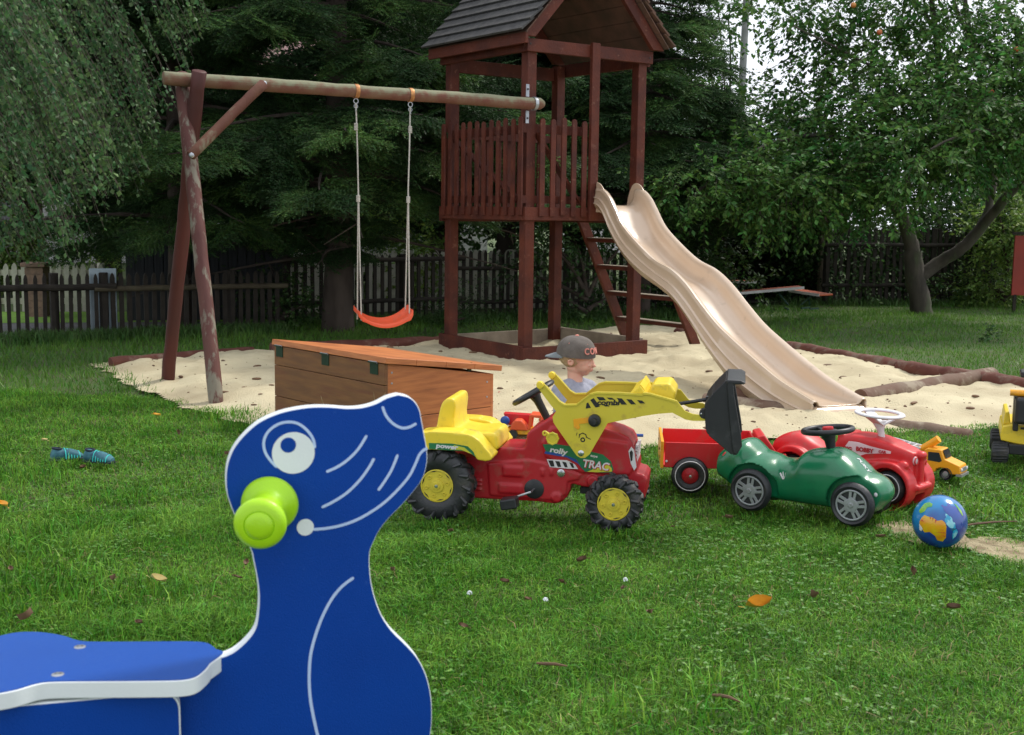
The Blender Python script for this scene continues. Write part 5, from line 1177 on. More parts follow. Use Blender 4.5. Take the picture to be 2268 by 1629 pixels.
# ---- green ride-on car
r0, r1_ = G(*k3(925, 1145), .088), G(*k3(1827, 1275), .088)
gy = math.atan2((r1_-r0).y, (r1_-r0).x); GF = Frame((r0.x, r0.y, 0), gy); WB = ((r1_-r0).xy).length
t = thing('ride_on_car', 'green push-along ride-on car with black steering wheel and silver wheels', 'ride-on car', GF.o, gy, 'ride-on cars on the lawn')
YC = .155
top = [GF.T(*k3(*p), y=YC) for p in [(720, 760), (800, 705), (880, 672), (950, 665), (1010, 712), (1090, 785), (1200, 832), (1330, 845), (1400, 822), (1450, 775), (1520, 758), (1620, 752), (1710, 748), (1800, 782), (1900, 855), (2000, 960), (2070, 1045), (2110, 1120), (2132, 1190)]]
hwp = [.10, .125, .135, .135, .125, .115, .112, .115, .122, .130, .135, .137, .138, .140, .142, .138, .128, .11, .075]
zb = [.12, .10, .075, .06, .05, .045, .045, .045, .045, .045, .045, .045, .045, .05, .055, .06, .065, .07, .08]
st = interp_st([(p[0], h, z, p[1], YC) for p, h, z in zip(top, hwp, zb)], 3)
st = [s for i, s in enumerate(st) if i == 0 or s[0] > st[i-1][0]]
b = loft(st, 32, 2.7)
# shoulder line and wheel fenders
b.ball((0.0, YC, .165), (.15, .165, .085), 24, 14); XE = top[-1][0]; b.ball((WB-.01, YC, .135), (.145, .158, .085), 24, 14)
b.ball((XE-.055, YC, .10), (.065, .125, .055), 24, 12)
o = b.build('body', pl_grn, t); remesh(o, .006, 10, .5)
cb = MB()
for x in (0, WB): cyl_y(cb, (x, .097), .116, -.12, .062); cyl_y(cb, (x, .097), .116, YC*2-.062, .45)
cut(o, cb); remesh(o, .0045, 3, .5)
def star_wheel(parent, x, y, R, sd):
    w_ = thing('wheel', None, None); w_.parent = parent; w_.location = (x, y, R)
    tyre_mb(R, .055, R*.70, (0, 0, 0)).build('tyre', m_tyre, w_, angle=50)
    yy = -.020*sd; b = MB(); dv = (0, -sd, 0)
    b.ring((0, yy, 0), R*.665, .005, dv, 40, 8); b.lathe([(0, .010), (R*.10, .010), (R*.12, .006), (R*.30, .005), (R*.33, -.002)], (0, yy, 0), dv, 30)
    for k in range(5):
        a = 2*math.pi*k/5+.1; d = Vector((math.sin(a), 0, math.cos(a))); s = Vector((math.cos(a), 0, -math.sin(a)))
        for q in (-1, 1): b.beam(Vector((0, yy, 0))+d*R*.25+s*q*R*.09, Vector((0, yy, 0))+d*R*.66+s*q*R*.115, R*.13, .006, (0, 1, 0))
        b.beam(Vector((0, yy, 0))+d*R*.22, Vector((0, yy, 0))+d*R*.36, R*.2, .008, (0, 1, 0))
    b.build('hub_cap', pl_grey, w_, bevel=.0015, seg=1); MB().lathe([(0, 0), (R*.7, 0)], (0, -.012*sd, 0), dv, 30).build('rim_back', m_blackp, w_)
    return w_
for x in (0, WB):
    for y, sd in ((.028, 1), (YC*2-.028, -1)): star_wheel(t, x, y, .094, sd)
MB().tube([(0, .03, .088), (0, YC*2-.03, .088)], .01, 10).build('axle', pl_blk, t); MB().tube([(WB, .03, .088), (WB, YC*2-.03, .088)], .01, 10).build('axle', pl_blk, t)
cx_, cz_ = GF.T(*k3(1628, 592), y=YC); bx_, bz_ = GF.T(*k3(1665, 770), y=YC)
nv = Vector((-.12, 0, 1)).normalized(); sw = MB().ring((cx_, YC, cz_), .103, .0125, tuple(nv), 48, 12).build('steering_wheel', pl_blk, t)
b = MB()
for a in (.0, 2.3, 4.0): b.beam((cx_, YC, cz_-.008), (cx_+.098*math.cos(a), YC+.098*math.sin(a), cz_+.012*math.cos(a)*1-.002), .022, .010)
b.lathe([(0, .004), (.035, .002), (.04, -.01), (.02, -.02)], (cx_, YC, cz_), tuple(nv), 20); b.build('spokes', pl_blk, sw, bevel=.002)
MB().lathe([(0, .012), (.022, .011), (.024, .006), (.024, .0)], (cx_, YC, cz_+.003), tuple(nv), 20).build('horn_button', pl_red2, sw)
MB().tube([(cx_, YC, cz_-.012), ((cx_+bx_)/2, YC, (cz_+bz_)/2), (bx_, YC, bz_-.02)], [.036, .024, .016], 20).build('steering_column', pl_blk, t)
# lamps, mark, letters
for dy_ in (-.085, .085):
    x, z = st[-6][0]-.01, st[-6][3]-.035; e = MB().ball((XE-.012, YC+dy_*1.0, .14), (.010, .014, .012), 16, 10).build('headlight', m_stk_w, t)
x, z = GF.T(*k3(705, 850), y=.05); MB().ball((x+.012, .05, z), (.022, .012, .035), 16, 10).build('tail_light', pl_red2, t)
def on_surf(o, F, v, off=.0015):                 # point of the body's surface under a photo point, in the thing's frame
    M = Matrix.Translation(F.o)@Matrix.Rotation(F.yaw, 4, 'Z'); Mi = M.inverted(); og = Mi@_O; d = (Mi.to_3x3()@ray(*v)).normalized()
    ok, p, n_, _ = o.ray_cast(og, d); return (p+n_*off, n_) if ok else (None, None)
def decal_poly(o, F, name, vs_, mt, parent, off=.0015, grid=None):
    # flat sticker wrapped on the body: fan of surface points
    P_ = [on_surf(o, F, v, off)[0] for v in vs_]; P_ = [p for p in P_ if p is not None]
    if len(P_) < 3: return None
    cv = (sum(v[0] for v in vs_)/len(vs_), sum(v[1] for v in vs_)/len(vs_)); c0 = on_surf(o, F, cv, off)[0] or sum(P_, Vector())/len(P_); n = len(P_)
    P_ = [q for i in range(n) for q in (vs_[i], ((vs_[i][0]+vs_[(i+1) % n][0])/2, (vs_[i][1]+vs_[(i+1) % n][1])/2))]; n = len(P_); K_ = 5; V_ = [c0]
    for j in range(1, K_+1):
        for v in P_:
            u_ = (cv[0]+(v[0]-cv[0])*j/K_, cv[1]+(v[1]-cv[1])*j/K_); pp_ = on_surf(o, F, u_, off)[0]; V_.append(pp_ if pp_ is not None else V_[-1])
    b = MB(); b.add(V_, [(0, 1+i, 1+(i+1) % n) for i in range(n)]+[(1+(j-1)*n+i, 1+j*n+i, 1+j*n+(i+1) % n, 1+(j-1)*n+(i+1) % n) for j in range(1, K_) for i in range(n)]); return b.build(name, mt, parent, smooth=True, angle=80)
def text_surf(o, F, s, vc, size, mt, parent, dirv, off=.001, sx=1, bold=0, shear=0, upv=None):
    """letters projected on the surface: dirv = photo point the text runs towards"""
    p, n_ = on_surf(o, F, vc, .0); p2, _ = on_surf(o, F, dirv, .0)
    if p is None or p2 is None: return None
    x = (p2-p).normalized(); z = n_.normalized(); y = z.cross(x).normalized(); z = x.cross(y); M = Matrix((x, y, z)).transposed().to_4x4(); M.translation = p+z*.0
    t_ = text_obj('lettering', s, size, mt, parent, M, .0006, shear, bold, 'CENTER', sx)
    for v in t_.data.vertices:
        h = (v.co-p).dot(z); q = v.co-z*h; ok, hp, hn, _ = o.ray_cast(q+z*.05, -z)
        if ok: v.co = hp+hn*(off+h)
    return t_
body_g = [c for c in t.children if c.name.startswith('body')][0]
text_surf(body_g, GF, 'PUKY', k3(1945, 905), .034, m_stk_w, t, k3(1985, 955), .001, 1, .0006)
for k in range(3):
    q = decal_poly(body_g, GF, 'flower_mark', [k3(1200+k*28, 975-8*(k == 1)), k3(1212+k*22, 968-8*(k == 1)), k3(1234+k*4, 1025), k3(1226+k*4, 1030)], m_stk_w, t, .0008)
# ---- red ride-on car
fr_ = G(*k4(300, 1030), .075); ry = math.radians(-45); WB2 = .50; BF = Frame((fr_.x-math.cos(ry)*WB2, fr_.y-math.sin(ry)*WB2, 0), ry)
t = thing('ride_on_car', 'glossy red ride-on car with white steering wheel and BIG BOBBY CAR lettering', 'ride-on car', BF.o, ry, 'ride-on cars on the lawn')
YC = .115
st = interp_st([(-.15, .06, .10, .17, YC), (-.13, .085, .07, .215, YC), (-.06, .095, .05, .250, YC), (.01, .095, .045, .248, YC), (.08, .08, .045, .215, YC), (.14, .07, .045, .195, YC), (.19, .07, .045, .205, YC)], 4)
b = loft(st, 32, 3.2)
hood = [(.15, .072, .05, .20, YC), (.19, .082, .05, .225, YC), (.235, .092, .05, .283, YC), (.30, .092, .05, .290, YC), (.40, .086, .05, .288, YC), (.48, .076, .06, .272, YC), (.55, .062, .07, .252, YC), (.585, .050, .08, .240, YC)]
n_ = 32; b2 = loft(hood, n_, 7.0); b.add(b2.v, b2.f)
for x, rr in ((0, .115), (WB2, .112)):
    for y0, y1 in ((-.012, .07), (.16, .242)): cyl_y(b, (x, .085), rr, y0, y1)
b.box((.25, YC, .07), (.36, .215, .045))
for y in (.028, .202): b.box((WB2+.075, y, .085), (.055, .075, .10)); b.ball((WB2+.055, y, .185), (.030, .024, .022)); b.beam((.30, y, .15), (WB2-.02, y, .185), .06, .03)
b.box((WB2+.08, YC, .075), (.05, .20, .05)); b.box((WB2+.10, YC, .155), (.024, .030, .15)); b.ball((WB2+.10, YC, .228), (.024, .030, .020)); b.box((WB2+.118, YC, .085), (.022, .13, .024))
b.box((.235, YC, .262), (.03, .17, .05))
o = b.build('body', pl_red2, t); remesh(o, .0044, 2, .5)
cb = MB()
for x in (0, WB2): cyl_y(cb, (x, .072), .097, -.12, .052); cyl_y(cb, (x, .072), .097, .178, .40)
cut(o, cb); remesh(o, .004, 3, .5); body_r = o
def line_wheel(parent, x, y, R, sd, w=.05):
    w_ = thing('wheel', None, None); w_.parent = parent; w_.location = (x, y, R); dv = (0, -sd, 0)
    tyre_mb(R, w, R*.45, (0, 0, 0)).build('tyre', m_tyre, w_, angle=50); MB().ring((0, -sd*(w/2-.0005), 0), R*.80, .0022, dv, 48, 6).build('white_ring', m_stk_w, w_)
    MB().lathe([(0, .008), (R*.16, .008), (R*.18, .004), (R*.40, .0), (R*.45, -.004)], (0, -sd*(w/2-.006), 0), dv, 32).build('hub', pl_red, w_); MB().lathe([(0, .005), (.006, .004), (.007, 0)], (0, -sd*(w/2+.002), 0), dv, 10).build('axle_cap', m_chrome, w_)
for x in (0, WB2):
    for y, sd in ((.018, 1), (.212, -1)): line_wheel(t, x, y, .077, sd)
cx_, cz_ = BF.T(*k4(240, 415), y=YC); bx_, bz_ = BF.T(*k4(265, 610), y=YC)
nv = Vector((.04, 0, 1)).normalized(); sw = MB().ring((cx_, YC, cz_), .100, .0115, tuple(nv), 48, 10, (1.3, .7)).build('steering_wheel', pl_wht, t)
b = MB()
for a in (.5, 2.6, 4.7): b.beam((bx_*.35+cx_*.65, YC, cz_-.055), (cx_+.094*math.cos(a), YC+.094*math.sin(a), cz_-.004), .05, .008)
b.tube([(cx_, YC, cz_-.035), (bx_*.4+cx_*.6, YC, cz_-.075), (bx_, YC, bz_-.02)], [.034, .016, .014], 16); b.build('steering_column', pl_wht, sw, bevel=.002)
MB().lathe([(.017, 0), (.02, .004), (.016, .012), (.013, .013)], (bx_, YC, bz_-.012), (0, 0, 1), 16).build('collar', pl_red2, t)
decal_poly(body_r, BF, 'sticker', [k3(*p) for p in [(1815, 690), (1900, 700), (2000, 735), (2100, 760), (2188, 782), (2185, 803), (2080, 800), (1960, 805), (1890, 828), (1760, 800), (1770, 750)]], m_stk_p, t, .0006)
text_surf(body_r, BF, 'BIG', k3(1806, 760), .028, m_redp, t, k3(1880, 772), .0035, 1.0, .0012)
text_surf(body_r, BF, 'BOBBY', k3(1955, 770), .027, m_redp, t, k3(2030, 782), .0035, 1.0, .0012)
text_surf(body_r, BF, 'CAR', k3(2112, 786), .016, m_redp, t, k3(2150, 790), .0035, 1.1, .0008)
for y in (.045, .185):
    e = MB().ball((WB2+.088, YC+(y-.115)*.5, .205), (.010, .018, .020), 16, 10).build('headlight', m_stk_p, t); MB().ring((WB2+.095, YC+(y-.115)*.5, .205), .017, .003, (1, 0, 0), 18, 6).build('headlight_rim', pl_red2, e)
# ---- red trailer with orange tailgate behind the red car
tz = .235; n0 = G(*k3(165, 700), tz); f0 = G(*k3(85, 545), tz); e0 = G(*k3(690, 735), tz)
yaw = math.radians(-5); XF = Frame((n0.x, n0.y, 0), yaw); TWd = .38; TL = .44
t = thing('toy_trailer', 'small red toy trailer with orange tailgate hitched behind the red ride-on car', 'toy trailer', XF.o, yaw)
z0 = .115
def wall(a, b_, name, mt, th=.012, lab=None): 
    o = MB().beam((a[0], a[1], (z0+tz)/2), (b_[0], b_[1], (z0+tz)/2), th, tz-z0).build(name, mt, t, bevel=.003); return o
wall((.012, .006), (TL, .006), 'side_board', pl_red2); wall((.012, TWd-.006), (TL, TWd-.006), 'side_board', pl_red2); wall((TL, 0), (TL, TWd), 'front_board', pl_red2)
o = MB().box((-.001, TWd/2, (z0+tz)/2), (.014, TWd+.005, tz-z0+.008)).build('tailgate', pl_org, t, bevel=.003); MB().box((TL/2, TWd/2, z0+.005), (TL, TWd-.02, .01)).build('floor', pl_red2, t)
for (u, v, s2) in ((.05, .15, .012), (.10, .18, .01), (.2, .16, .014), (.3, .19, .009)):
    MB().box((-.009, u+.03, v), (.002, s2*1.5, s2)).build('scratch_mark', m_blackp, o)
MB().lathe([(0, .003), (.005, .002), (.006, 0)], (.02, -.001, z0+.03), (0, -1, 0), 10).build('button', m_stk_w, t)
wx = XF.T(*k3(408, 940), y=-.03)[0]
for y, sd in ((-.022, 1), (TWd+.022, -1)): line_wheel(t, wx, y, .086, sd, .045)
MB().tube([(wx, -.02, .086), (wx, TWd+.02, .086)], .008, 8).build('axle', m_chrome, t)
MB().beam((TL, TWd*.5, .12), (TL+.16, TWd*.5, .15), .03, .02).build('drawbar', pl_red2, t, bevel=.004)
ds = MB().prism([(TL+.005, z0), (TL+.005, tz+.02), (TL+.04, tz+.03), (TL+.12, z0+.04), (TL+.12, z0)], TWd*.25, TWd*.8).build('front_cover', pl_red2, t, bevel=.008, seg=3)
# ---- yellow toy crane truck
CT = G(*k4(640, 935), 0); yaw = math.radians(-38); KF = Frame((CT.x, CT.y, 0), yaw)
t = thing('toy_crane_truck', 'small yellow toy crane truck standing in the grass behind the red ride-on car', 'toy truck', KF.o, yaw)
W2 = .105
prof = [(-.03, .04), (-.03, .135), (-.015, .145), (.055, .145), (.075, .10), (.15, .075), (.158, .035), (.13, .028), (.10, .028), (.09, .05), (.06, .055), (.035, .045), (.03, .028), (-.03, .03)]
o = MB().prism(prof, 0, W2).build('cab', pl_org, t, bevel=.006, seg=3)
MB().prism([(-.008, .085), (-.008, .128), (.046, .130), (.062, .09), (.05, .082)], -.001, .001).build('side_window', m_glass, o)
MB().prism([(.0605, .1418), (.0785, .1035), (.0795, .1040), (.0615, .1423)], .012, W2-.012).build('windscreen', m_glass, o)
MB().box((.157, W2/2, .055), (.006, .05, .02)).build('grille', pl_grey, o); MB().box((.15, W2/2, .028), (.03, W2+.004, .012)).build('bumper', pl_grey, o)
for y in (.014, W2-.014): MB().ball((.158, y, .055), (.005, .009, .009), 12, 8).build('headlight', m_stk_w, o)
MB().box((-.15, W2/2, .05), (.24, W2*.8, .03)).build('chassis', pl_grey, t, bevel=.003)
MB().box((-.08, W2/2, .09), (.07, .06, .05)).build('turret', pl_grey, t, bevel=.005)
a = KF.T(*k4(575, 715), y=W2/2); c = KF.T(*k4(725, 622), y=W2/2)
MB().tube([(a[0], W2/2, a[1]), (c[0], W2/2, c[1])], .019, 16).build('boom', pl_org, t)
b = MB()
for y in (.02, W2-.02): b.beam((-.27, y, .165), (-.06, y, .135), .008, .012)
for i in range(7): b.beam((-.26+i*.033, .02, .164-i*.0045), (-.26+i*.033, W2-.02, .164-i*.0045), .006, .006)
b.build('ladder', m_stk_w, t)
for x in (.085, -.08, -.20):
    for y, sd in ((.004, 1), (W2-.004, -1)):
        w_ = thing('wheel', None, None); w_.parent = t; w_.location = (x, y, .028); tyre_mb(.03, .026, .015, (0, 0, 0), 24).build('tyre', m_tyre, w_); MB().lathe([(0, .004), (.014, .0)], (0, -sd*.01, 0), (0, -sd, 0), 16).build('hub', pl_grey, w_)
# ---- yellow and black toy loader at the right edge
EX = G(2203, 1024, 0); yaw = math.radians(-20); EF = Frame((EX.x, EX.y, 0), yaw)
t = thing('toy_loader', 'big yellow and black toy loader half out of view at the right edge', 'toy loader', EF.o, yaw); t.scale = (1.07, 1.07, 1.10)
for x in (.022, .30):
    for y, r in ((0.02, .047), (.37, .052)):
        w_ = thing('wheel', None, None); w_.parent = t; w_.location = (x, y, r)
        b = MB(); b.lathe([(r*.5, -.04), (r-.006, -.04), (r, -.032), (r, .032), (r-.006, .04), (r*.5, .04)], (0, 0, 0), (1, 0, 0), 36)
        for k in range(18): a = 2*math.pi*k/18; b.beam((-.034, math.sin(a)*(r+.001), math.cos(a)*(r+.001)), (.034, math.sin(a+.1)*(r+.001), math.cos(a+.1)*(r+.001)), .006, .006)
        b.build('tyre', m_tyre, w_)
MB().box((.16, .2, .07), (.2, .42, .05)).build('chassis', pl_blk, t, bevel=.006)
b = MB().prism([(.022, .105), (.02, .135), (.025, .175), (.06, .185), (.30, .185), (.34, .165), (.34, .10), (.13, .088)], .02, .40); b.build('body', pl_yel, t, bevel=.008, seg=3)
MB().prism([(.030, .18), (.036, .240), (.055, .243), (.065, .18)], .06, .36).build('side_guard', pl_yel, t, bevel=.005)
MB().box((.20, .10, .205), (.14, .12, .14)).build('dashboard', pl_org, t, bevel=.006)
MB().box((.185, -.03, .268), (.22, .09, .13)).build('bucket', pl_blk, t, bevel=.018, seg=4)
MB().box((.085, .05, .245), (.026, .12, .17)).build('loader_arm', pl_blk, t, bevel=.006)
MB().box((.175, .10, .37), (.05, .03, .14)).build('mast', pl_blk, t, bevel=.006); MB().box((.225, .10, .43), (.26, .12, .03)).build('roof', pl_blk, t, bevel=.008)
h = MB().tube([(.050, -.02, .348), (.140, -.02, .348)], .0155, 12).tube([(.130, -.02, .348), (.133, -.02, .42)], .0145, 12); o = h.build('handle', pl_org, t)
MB().box((.12, .018, .172), (.02, .002, .012)).build('slot', m_blackp, t)
# ---- little red and orange toy truck lying in the sand
RT = G(*k2(900, 720), .02); yaw = math.radians(-8); QF = Frame((RT.x, RT.y, .02), yaw); S = 1.0
t = thing('toy_truck', 'small orange and red toy dumper lying in the sand behind the tractor seat', 'toy truck', (RT.x, RT.y, .02), yaw)
pl_or2 = plastic('orange_red_plastic', (.75, .10, .03), .4)
MB().box((.11, .07, .025), (.23, .13, .03)).build('base', pl_org, t, bevel=.006)
b = MB().prism([(0, .05), (-.03, .12), (.13, .115), (.12, .05)], 0.075, .14).build('tipper', pl_red2, t, bevel=.004)
MB().prism([(.02, .035), (.03, .075), (.05, .095), (.085, .095), (.11, .07), (.125, .035)], -.005, .09).build('hood', pl_or2, t, bevel=.008, seg=3)
b = MB()
for (a, c) in (((.13, .04), (.14, .125)), ((.20, .04), (.195, .12)), ((.14, .122), (.195, .117))):
    for y in (.01, .12): b.beam((a[0], y, a[1]), (c[0], y, c[1]), .014, .016)
b.box((.168, .065, .122), (.065, .125, .012)).build('cab_frame', pl_or2, t, bevel=.003)
MB().ball((-.015, .05, .08), (.028, .012, .028)).build('blue_sticker', m_stk_b, t)
for x in (.04, .18):
    for y in (-.002, .14): MB().lathe([(0, -.012), (.025, -.012), (.028, 0), (.025, .012), (0, .012)], (x, y, .012), (0, 1, 0), 20).build('wheel', m_tyre, t)
# ---- blue sand toy
p = G(*k2(1960, 715), .04); t = thing('sand_shovel', 'small blue plastic sand shovel lying in the sand beyond the tractor hood', 'shovel', (p.x, p.y, .035), -.3)
b = MB().prism([(-.06, 0), (-.06, .03), (.0, .035), (.05, .02), (.055, 0)], -.04, .04); b.build('blade', m_stk_b, t, bevel=.006); MB().tube([(.05, 0, .01), (.10, 0, .012)], .009, 10).build('grip', m_stk_b, t)
# ---- ball
m_ballb = mat('ball_blue', (.012, .20, .46), .22, (.015, .05, .28), nscale=5, ndet=2, lo=.45, hi=.6, coat=.4, dirt=(.02, .20, .10), dscale=5, dlo=.60, dhi=.68)
m_fish = mat('ball_orange', (.70, .28, .01), .25, (.62, .50, .01), nscale=16, coat=.4)
bp_ = G(2078, 1206, 0); R = .106
t = thing('play_ball', 'blue printed plastic ball with an orange figure lying on the sandy patch', 'ball', (bp_.x, bp_.y, R-.012))
ball = MB().ball((0, 0, 0), R, 48, 32).build('shell', m_ballb, t)
kb = cro(2200, 1180, 10.857); BFm = Frame((bp_.x, bp_.y, R-.012), 0)
def onball(v, off): 
    d = ray(*v).normalized(); c = Vector((bp_.x, bp_.y, R-.012)); q = _O-c; bq = q.dot(d); disc_ = bq*bq-(q.dot(q)-R*R)
    if disc_ < 0: disc_ = 0
    p = q+d*(-bq-math.sqrt(disc_)); return p.normalized()*(R+off)
def ballpatch(name, ps, mt, off=.0008):
    n = len(ps); c = (sum(p[0] for p in ps)/n, sum(p[1] for p in ps)/n); b = MB(); vs = [onball(kb(*c), off)]; K_ = 4
    for j in range(1, K_+1): vs += [onball(kb(c[0]+(p[0]-c[0])*j/K_, c[1]+(p[1]-c[1])*j/K_), off) for p in ps]
    fs = [(0, 1+i, 1+(i+1) % n) for i in range(n)]
    for j in range(K_-1): fs += [(1+j*n+i, 1+(j+1)*n+i, 1+(j+1)*n+(i+1) % n, 1+j*n+(i+1) % n) for i in range(n)]
    return b.add(vs, fs).build(name, mt, t, angle=80)
m_bviolet = mat('ball_violet', (.06, .07, .30), .25, (.04, .10, .36), nscale=12, coat=.4); m_bgreen = mat('ball_green', (.04, .30, .06), .25, (.30, .5, .04), nscale=20, coat=.4); m_baqua = mat('ball_aqua', (.02, .32, .55), .25, (.25, .6, .7), nscale=34, ndet=2, lo=.52, hi=.6, coat=.4)
ballpatch('violet_patch', [(860, 480), (1050, 430), (1250, 540), (1380, 720), (1440, 900), (1400, 1080), (1290, 1120), (1180, 920), (1050, 740), (940, 620)], m_bviolet)
ballpatch('green_patch', [(1180, 420), (1260, 470), (1390, 620), (1440, 760), (1400, 740), (1300, 580)], m_bgreen)
ballpatch('green_patch', [(430, 430), (560, 400), (640, 450), (620, 520), (500, 540), (430, 640), (320, 700), (280, 640), (340, 540)], m_bgreen)
ballpatch('aqua_patch', [(980, 690), (1130, 800), (1230, 960), (1240, 1090), (1090, 1080), (1010, 990), (950, 880)], m_baqua)
# generic cartoon-free figure: an abstract orange blot
ballpatch('orange_patch', [(360, 800), (430, 740), (520, 780), (640, 800), (760, 890), (880, 870), (960, 930), (1000, 1040), (990, 1180), (985, 1330), (900, 1430), (760, 1400), (700, 1280), (560, 1180), (430, 1190), (360, 1110), (300, 1000), (300, 900)], m_fish, .0012)
for ps in ([(560, 790), (600, 800), (585, 860)], [(630, 800), (665, 815), (640, 900)], [(710, 850), (745, 870), (705, 960)], [(800, 1120), (930, 1125), (920, 1135)], [(850, 1190), (980, 1200), (960, 1215)], [(690, 1195), (880, 1180), (880, 1190)], [(860, 1260), (980, 1290), (960, 1300)], [(340, 880), (370, 860), (415, 915)]):
    ballpatch('red_stroke', ps, m_redp, .002)
ballpatch('cream_patch', [(295, 960), (385, 1090), (350, 1160), (300, 1120)], m_stk_w, .002); ballpatch('cream_patch', [(1180, 1150), (1260, 1100), (1300, 1180), (1240, 1300), (1160, 1380), (1150, 1280)], m_baqua, .001)
# ---- water shoes
m_teal = mat('teal_stripe_fabric', (.04, .50, .46), .8, (.04, .5, .46), nscale=5); m_navy = mat('navy_fabric', (.006, .012, .03), .8); m_teal2 = mat('dusty_teal', (.015, .07, .11), .75, (.05, .18, .22), nscale=25)
def shoe(label, v, yaw, tilt):
    p = G(*v, 0); t = thing('water_shoe', label, 'shoe', (p.x, p.y, .0), yaw, 'pair of childrens water shoes')
    s = interp_st([(-.075, .022, 0, .04, 0), (-.06, .030, 0, .065, 0), (-.02, .030, 0, .058, 0), (.02, .034, 0, .055, 0), (.055, .035, 0, .042, 0), (.08, .022, .003, .025, 0)], 3)
    o = loft(s, 20, 2.3).build('upper', m_teal2, t)
    b = MB()
    for k in range(6):
        x = -.01+k*.014; hw, zt = .0355, .0585-.004*k
        b.tube([(x, hw*math.cos(a)*(1.02), .008+(zt-.008)*math.sin(a)+.0015) for a in [math.pi*i/10 for i in range(11)]], .0028, 5)
    b.build('stripes', m_teal, t); MB().ring((-.045, 0, .062), .022, .005, (.15, 0, 1), 20, 6, (1, 1)).build('collar', m_navy, t); MB().ball((-.045, 0, .056), (.021, .02, .006)).build('opening', m_navy, t)
    loft(interp_st([(-.08, .022, -.004, .010, 0), (-.06, .034, -.004, .012, 0), (.055, .038, -.004, .012, 0), (.085, .022, -.004, .010, 0)], 3), 18, 2.2).build('sole', m_navy, t); return t
shoe('left one of the two teal striped water shoes lying in the grass', (147, 1018), math.radians(35), 0)
shoe('right one of the two teal striped water shoes, showing its dark opening', (218, 1024), math.radians(-12), 0)
# ================================================================== boy sitting behind the tractor
m_skin = mat('skin', (.70, .37, .27), .5, (.76, .42, .31), nscale=14, bump=.05, bscale=200, sub=.12, dirt=(.66, .25, .18), dscale=9, dlo=.58, dhi=.8)
m_shirt = mat('grey_shirt', (.34, .35, .42), .9, (.28, .29, .355), nscale=60, bump=.3, bscale=300)
m_short = mat('blue_white_shorts', (.05, .12, .35), .9, (.6, .62, .65), nscale=38, ndet=1, lo=.49, hi=.53)
m_cap = mat('cap_fabric', (.105, .088, .076), .9, (.14, .12, .105), nscale=30, bump=.3, bscale=300); m_brim = mat('cap_brim', (.19, .21, .22), .9, (.16, .18, .19), nscale=30)
m_hair = mat('blond_hair', (.66, .46, .28), .8, (.45, .28, .15), nscale=60, bump=.3, bscale=200); m_pink = mat('salmon_thread', (.72, .27, .21), .7); m_shoeb = mat('blue_sneaker', (.04, .12, .35), .6, (.5, .52, .55), nscale=30, lo=.5, hi=.55)
m_eyew = mat('eye_white', (.75, .74, .72), .3); m_iris = mat('iris', (.03, .06, .1), .3); m_lip = mat('lip', (.55, .20, .16), .5)
D_B = 6.0
chin = A(1296, 833, D_B)                         # world point of the chin
FY = math.radians(-12)                           # head looks to the right of the picture, a little towards the camera
t = thing('person', 'small boy in grey shirt and backwards grey cap sitting behind the yellow loader arms', 'child', (chin.x-.04, chin.y, 0.02), 0)
BO = Vector(t.location); HZ = chin.z-BO.z
Rh = Matrix.Rotation(FY, 4, 'Z')@Matrix.Rotation(math.radians(7), 4, 'Y')@Matrix.Rotation(math.radians(3), 4, 'X'); HM = Matrix.Translation(Vector((chin.x-BO.x, 0, HZ)))@Rh@Matrix.Translation((-.058, 0, 0)); HR = HM.to_3x3()
def hb(mb, c, r, n=18, m=12): return mb.ball(HM@Vector(c), r, n, m, HR)
b = MB()
for c, r in (((0, 0, .112), (.088, .070, .076)), ((.034, 0, .066), (.054, .056, .062)), ((.048, 0, .022), (.030, .032, .022)), ((.044, .026, .048), (.034, .028, .030)), ((.044, -.026, .048), (.034, .028, .030)),
             ((.068, 0, .092), (.020, .042, .016)), ((.094, 0, .057), (.012, .0095, .009)), ((.084, 0, .068), (.012, .008, .018)), ((.0835, 0, .0385), (.010, .015, .0055)), ((.081, 0, .030), (.010, .014, .0055)), ((.066, .028, .060), (.016, .016, .012)), ((.066, -.028, .060), (.016, .016, .012)),
             ((.058, .030, .076), (.014, .016, .012)), ((.058, -.030, .076), (.014, .016, .012)), ((.010, 0, .030), (.05, .045, .03))): hb(b, c, r)
for sg in (-1, 1):
    e = Vector((-.010, sg*.070, .066)); 
    hb(b, e, (.010, .007, .015)); b.ring(HM@(e+Vector((-.002, sg*.006, .004))), .0135, .0042, tuple(HR@Vector((.25, sg, -.1))), 18, 8)
# body in its own frame: facing towards the camera and right
BYAW = math.radians(-48); BM = Matrix.Rotation(BYAW, 4, 'Z')
nb = Vector((chin.x-BO.x-.045, .0, 0)); off = Vector((nb.x, nb.y, 0))
def bp(x, y, z): v = BM@Vector((x, y, 0)); return Vector((v.x+off.x, v.y+off.y, z))
S_ = HZ/.48
Z = lambda z: z*S_
neck0 = HM@Vector((.0, 0, .045)); chest = bp(-.01, 0, Z(.375)); pelvis = bp(-.06, 0, Z(.10))
b.capsule(neck0, bp(-.005, 0, Z(.42)), .036, .040)
def torso(mb, g=0.0):
    mb.ball(chest, (.078+g, .100+g, .075+g), 20, 14, BM.to_3x3()); mb.ball(bp(-.025, 0, Z(.27)), (.080+g, .095+g, .09+g), 20, 14, BM.to_3x3()); mb.ball(bp(-.05, 0, Z(.14)), (.085+g, .10+g, .08+g), 20, 14, BM.to_3x3())
SH = {}
for sg in (-1, 1): SH[sg] = (bp(-.01, sg*.098, Z(.405)), bp(.045, sg*.135, Z(.285)), bp(.155, sg*.085, Z(.235)))
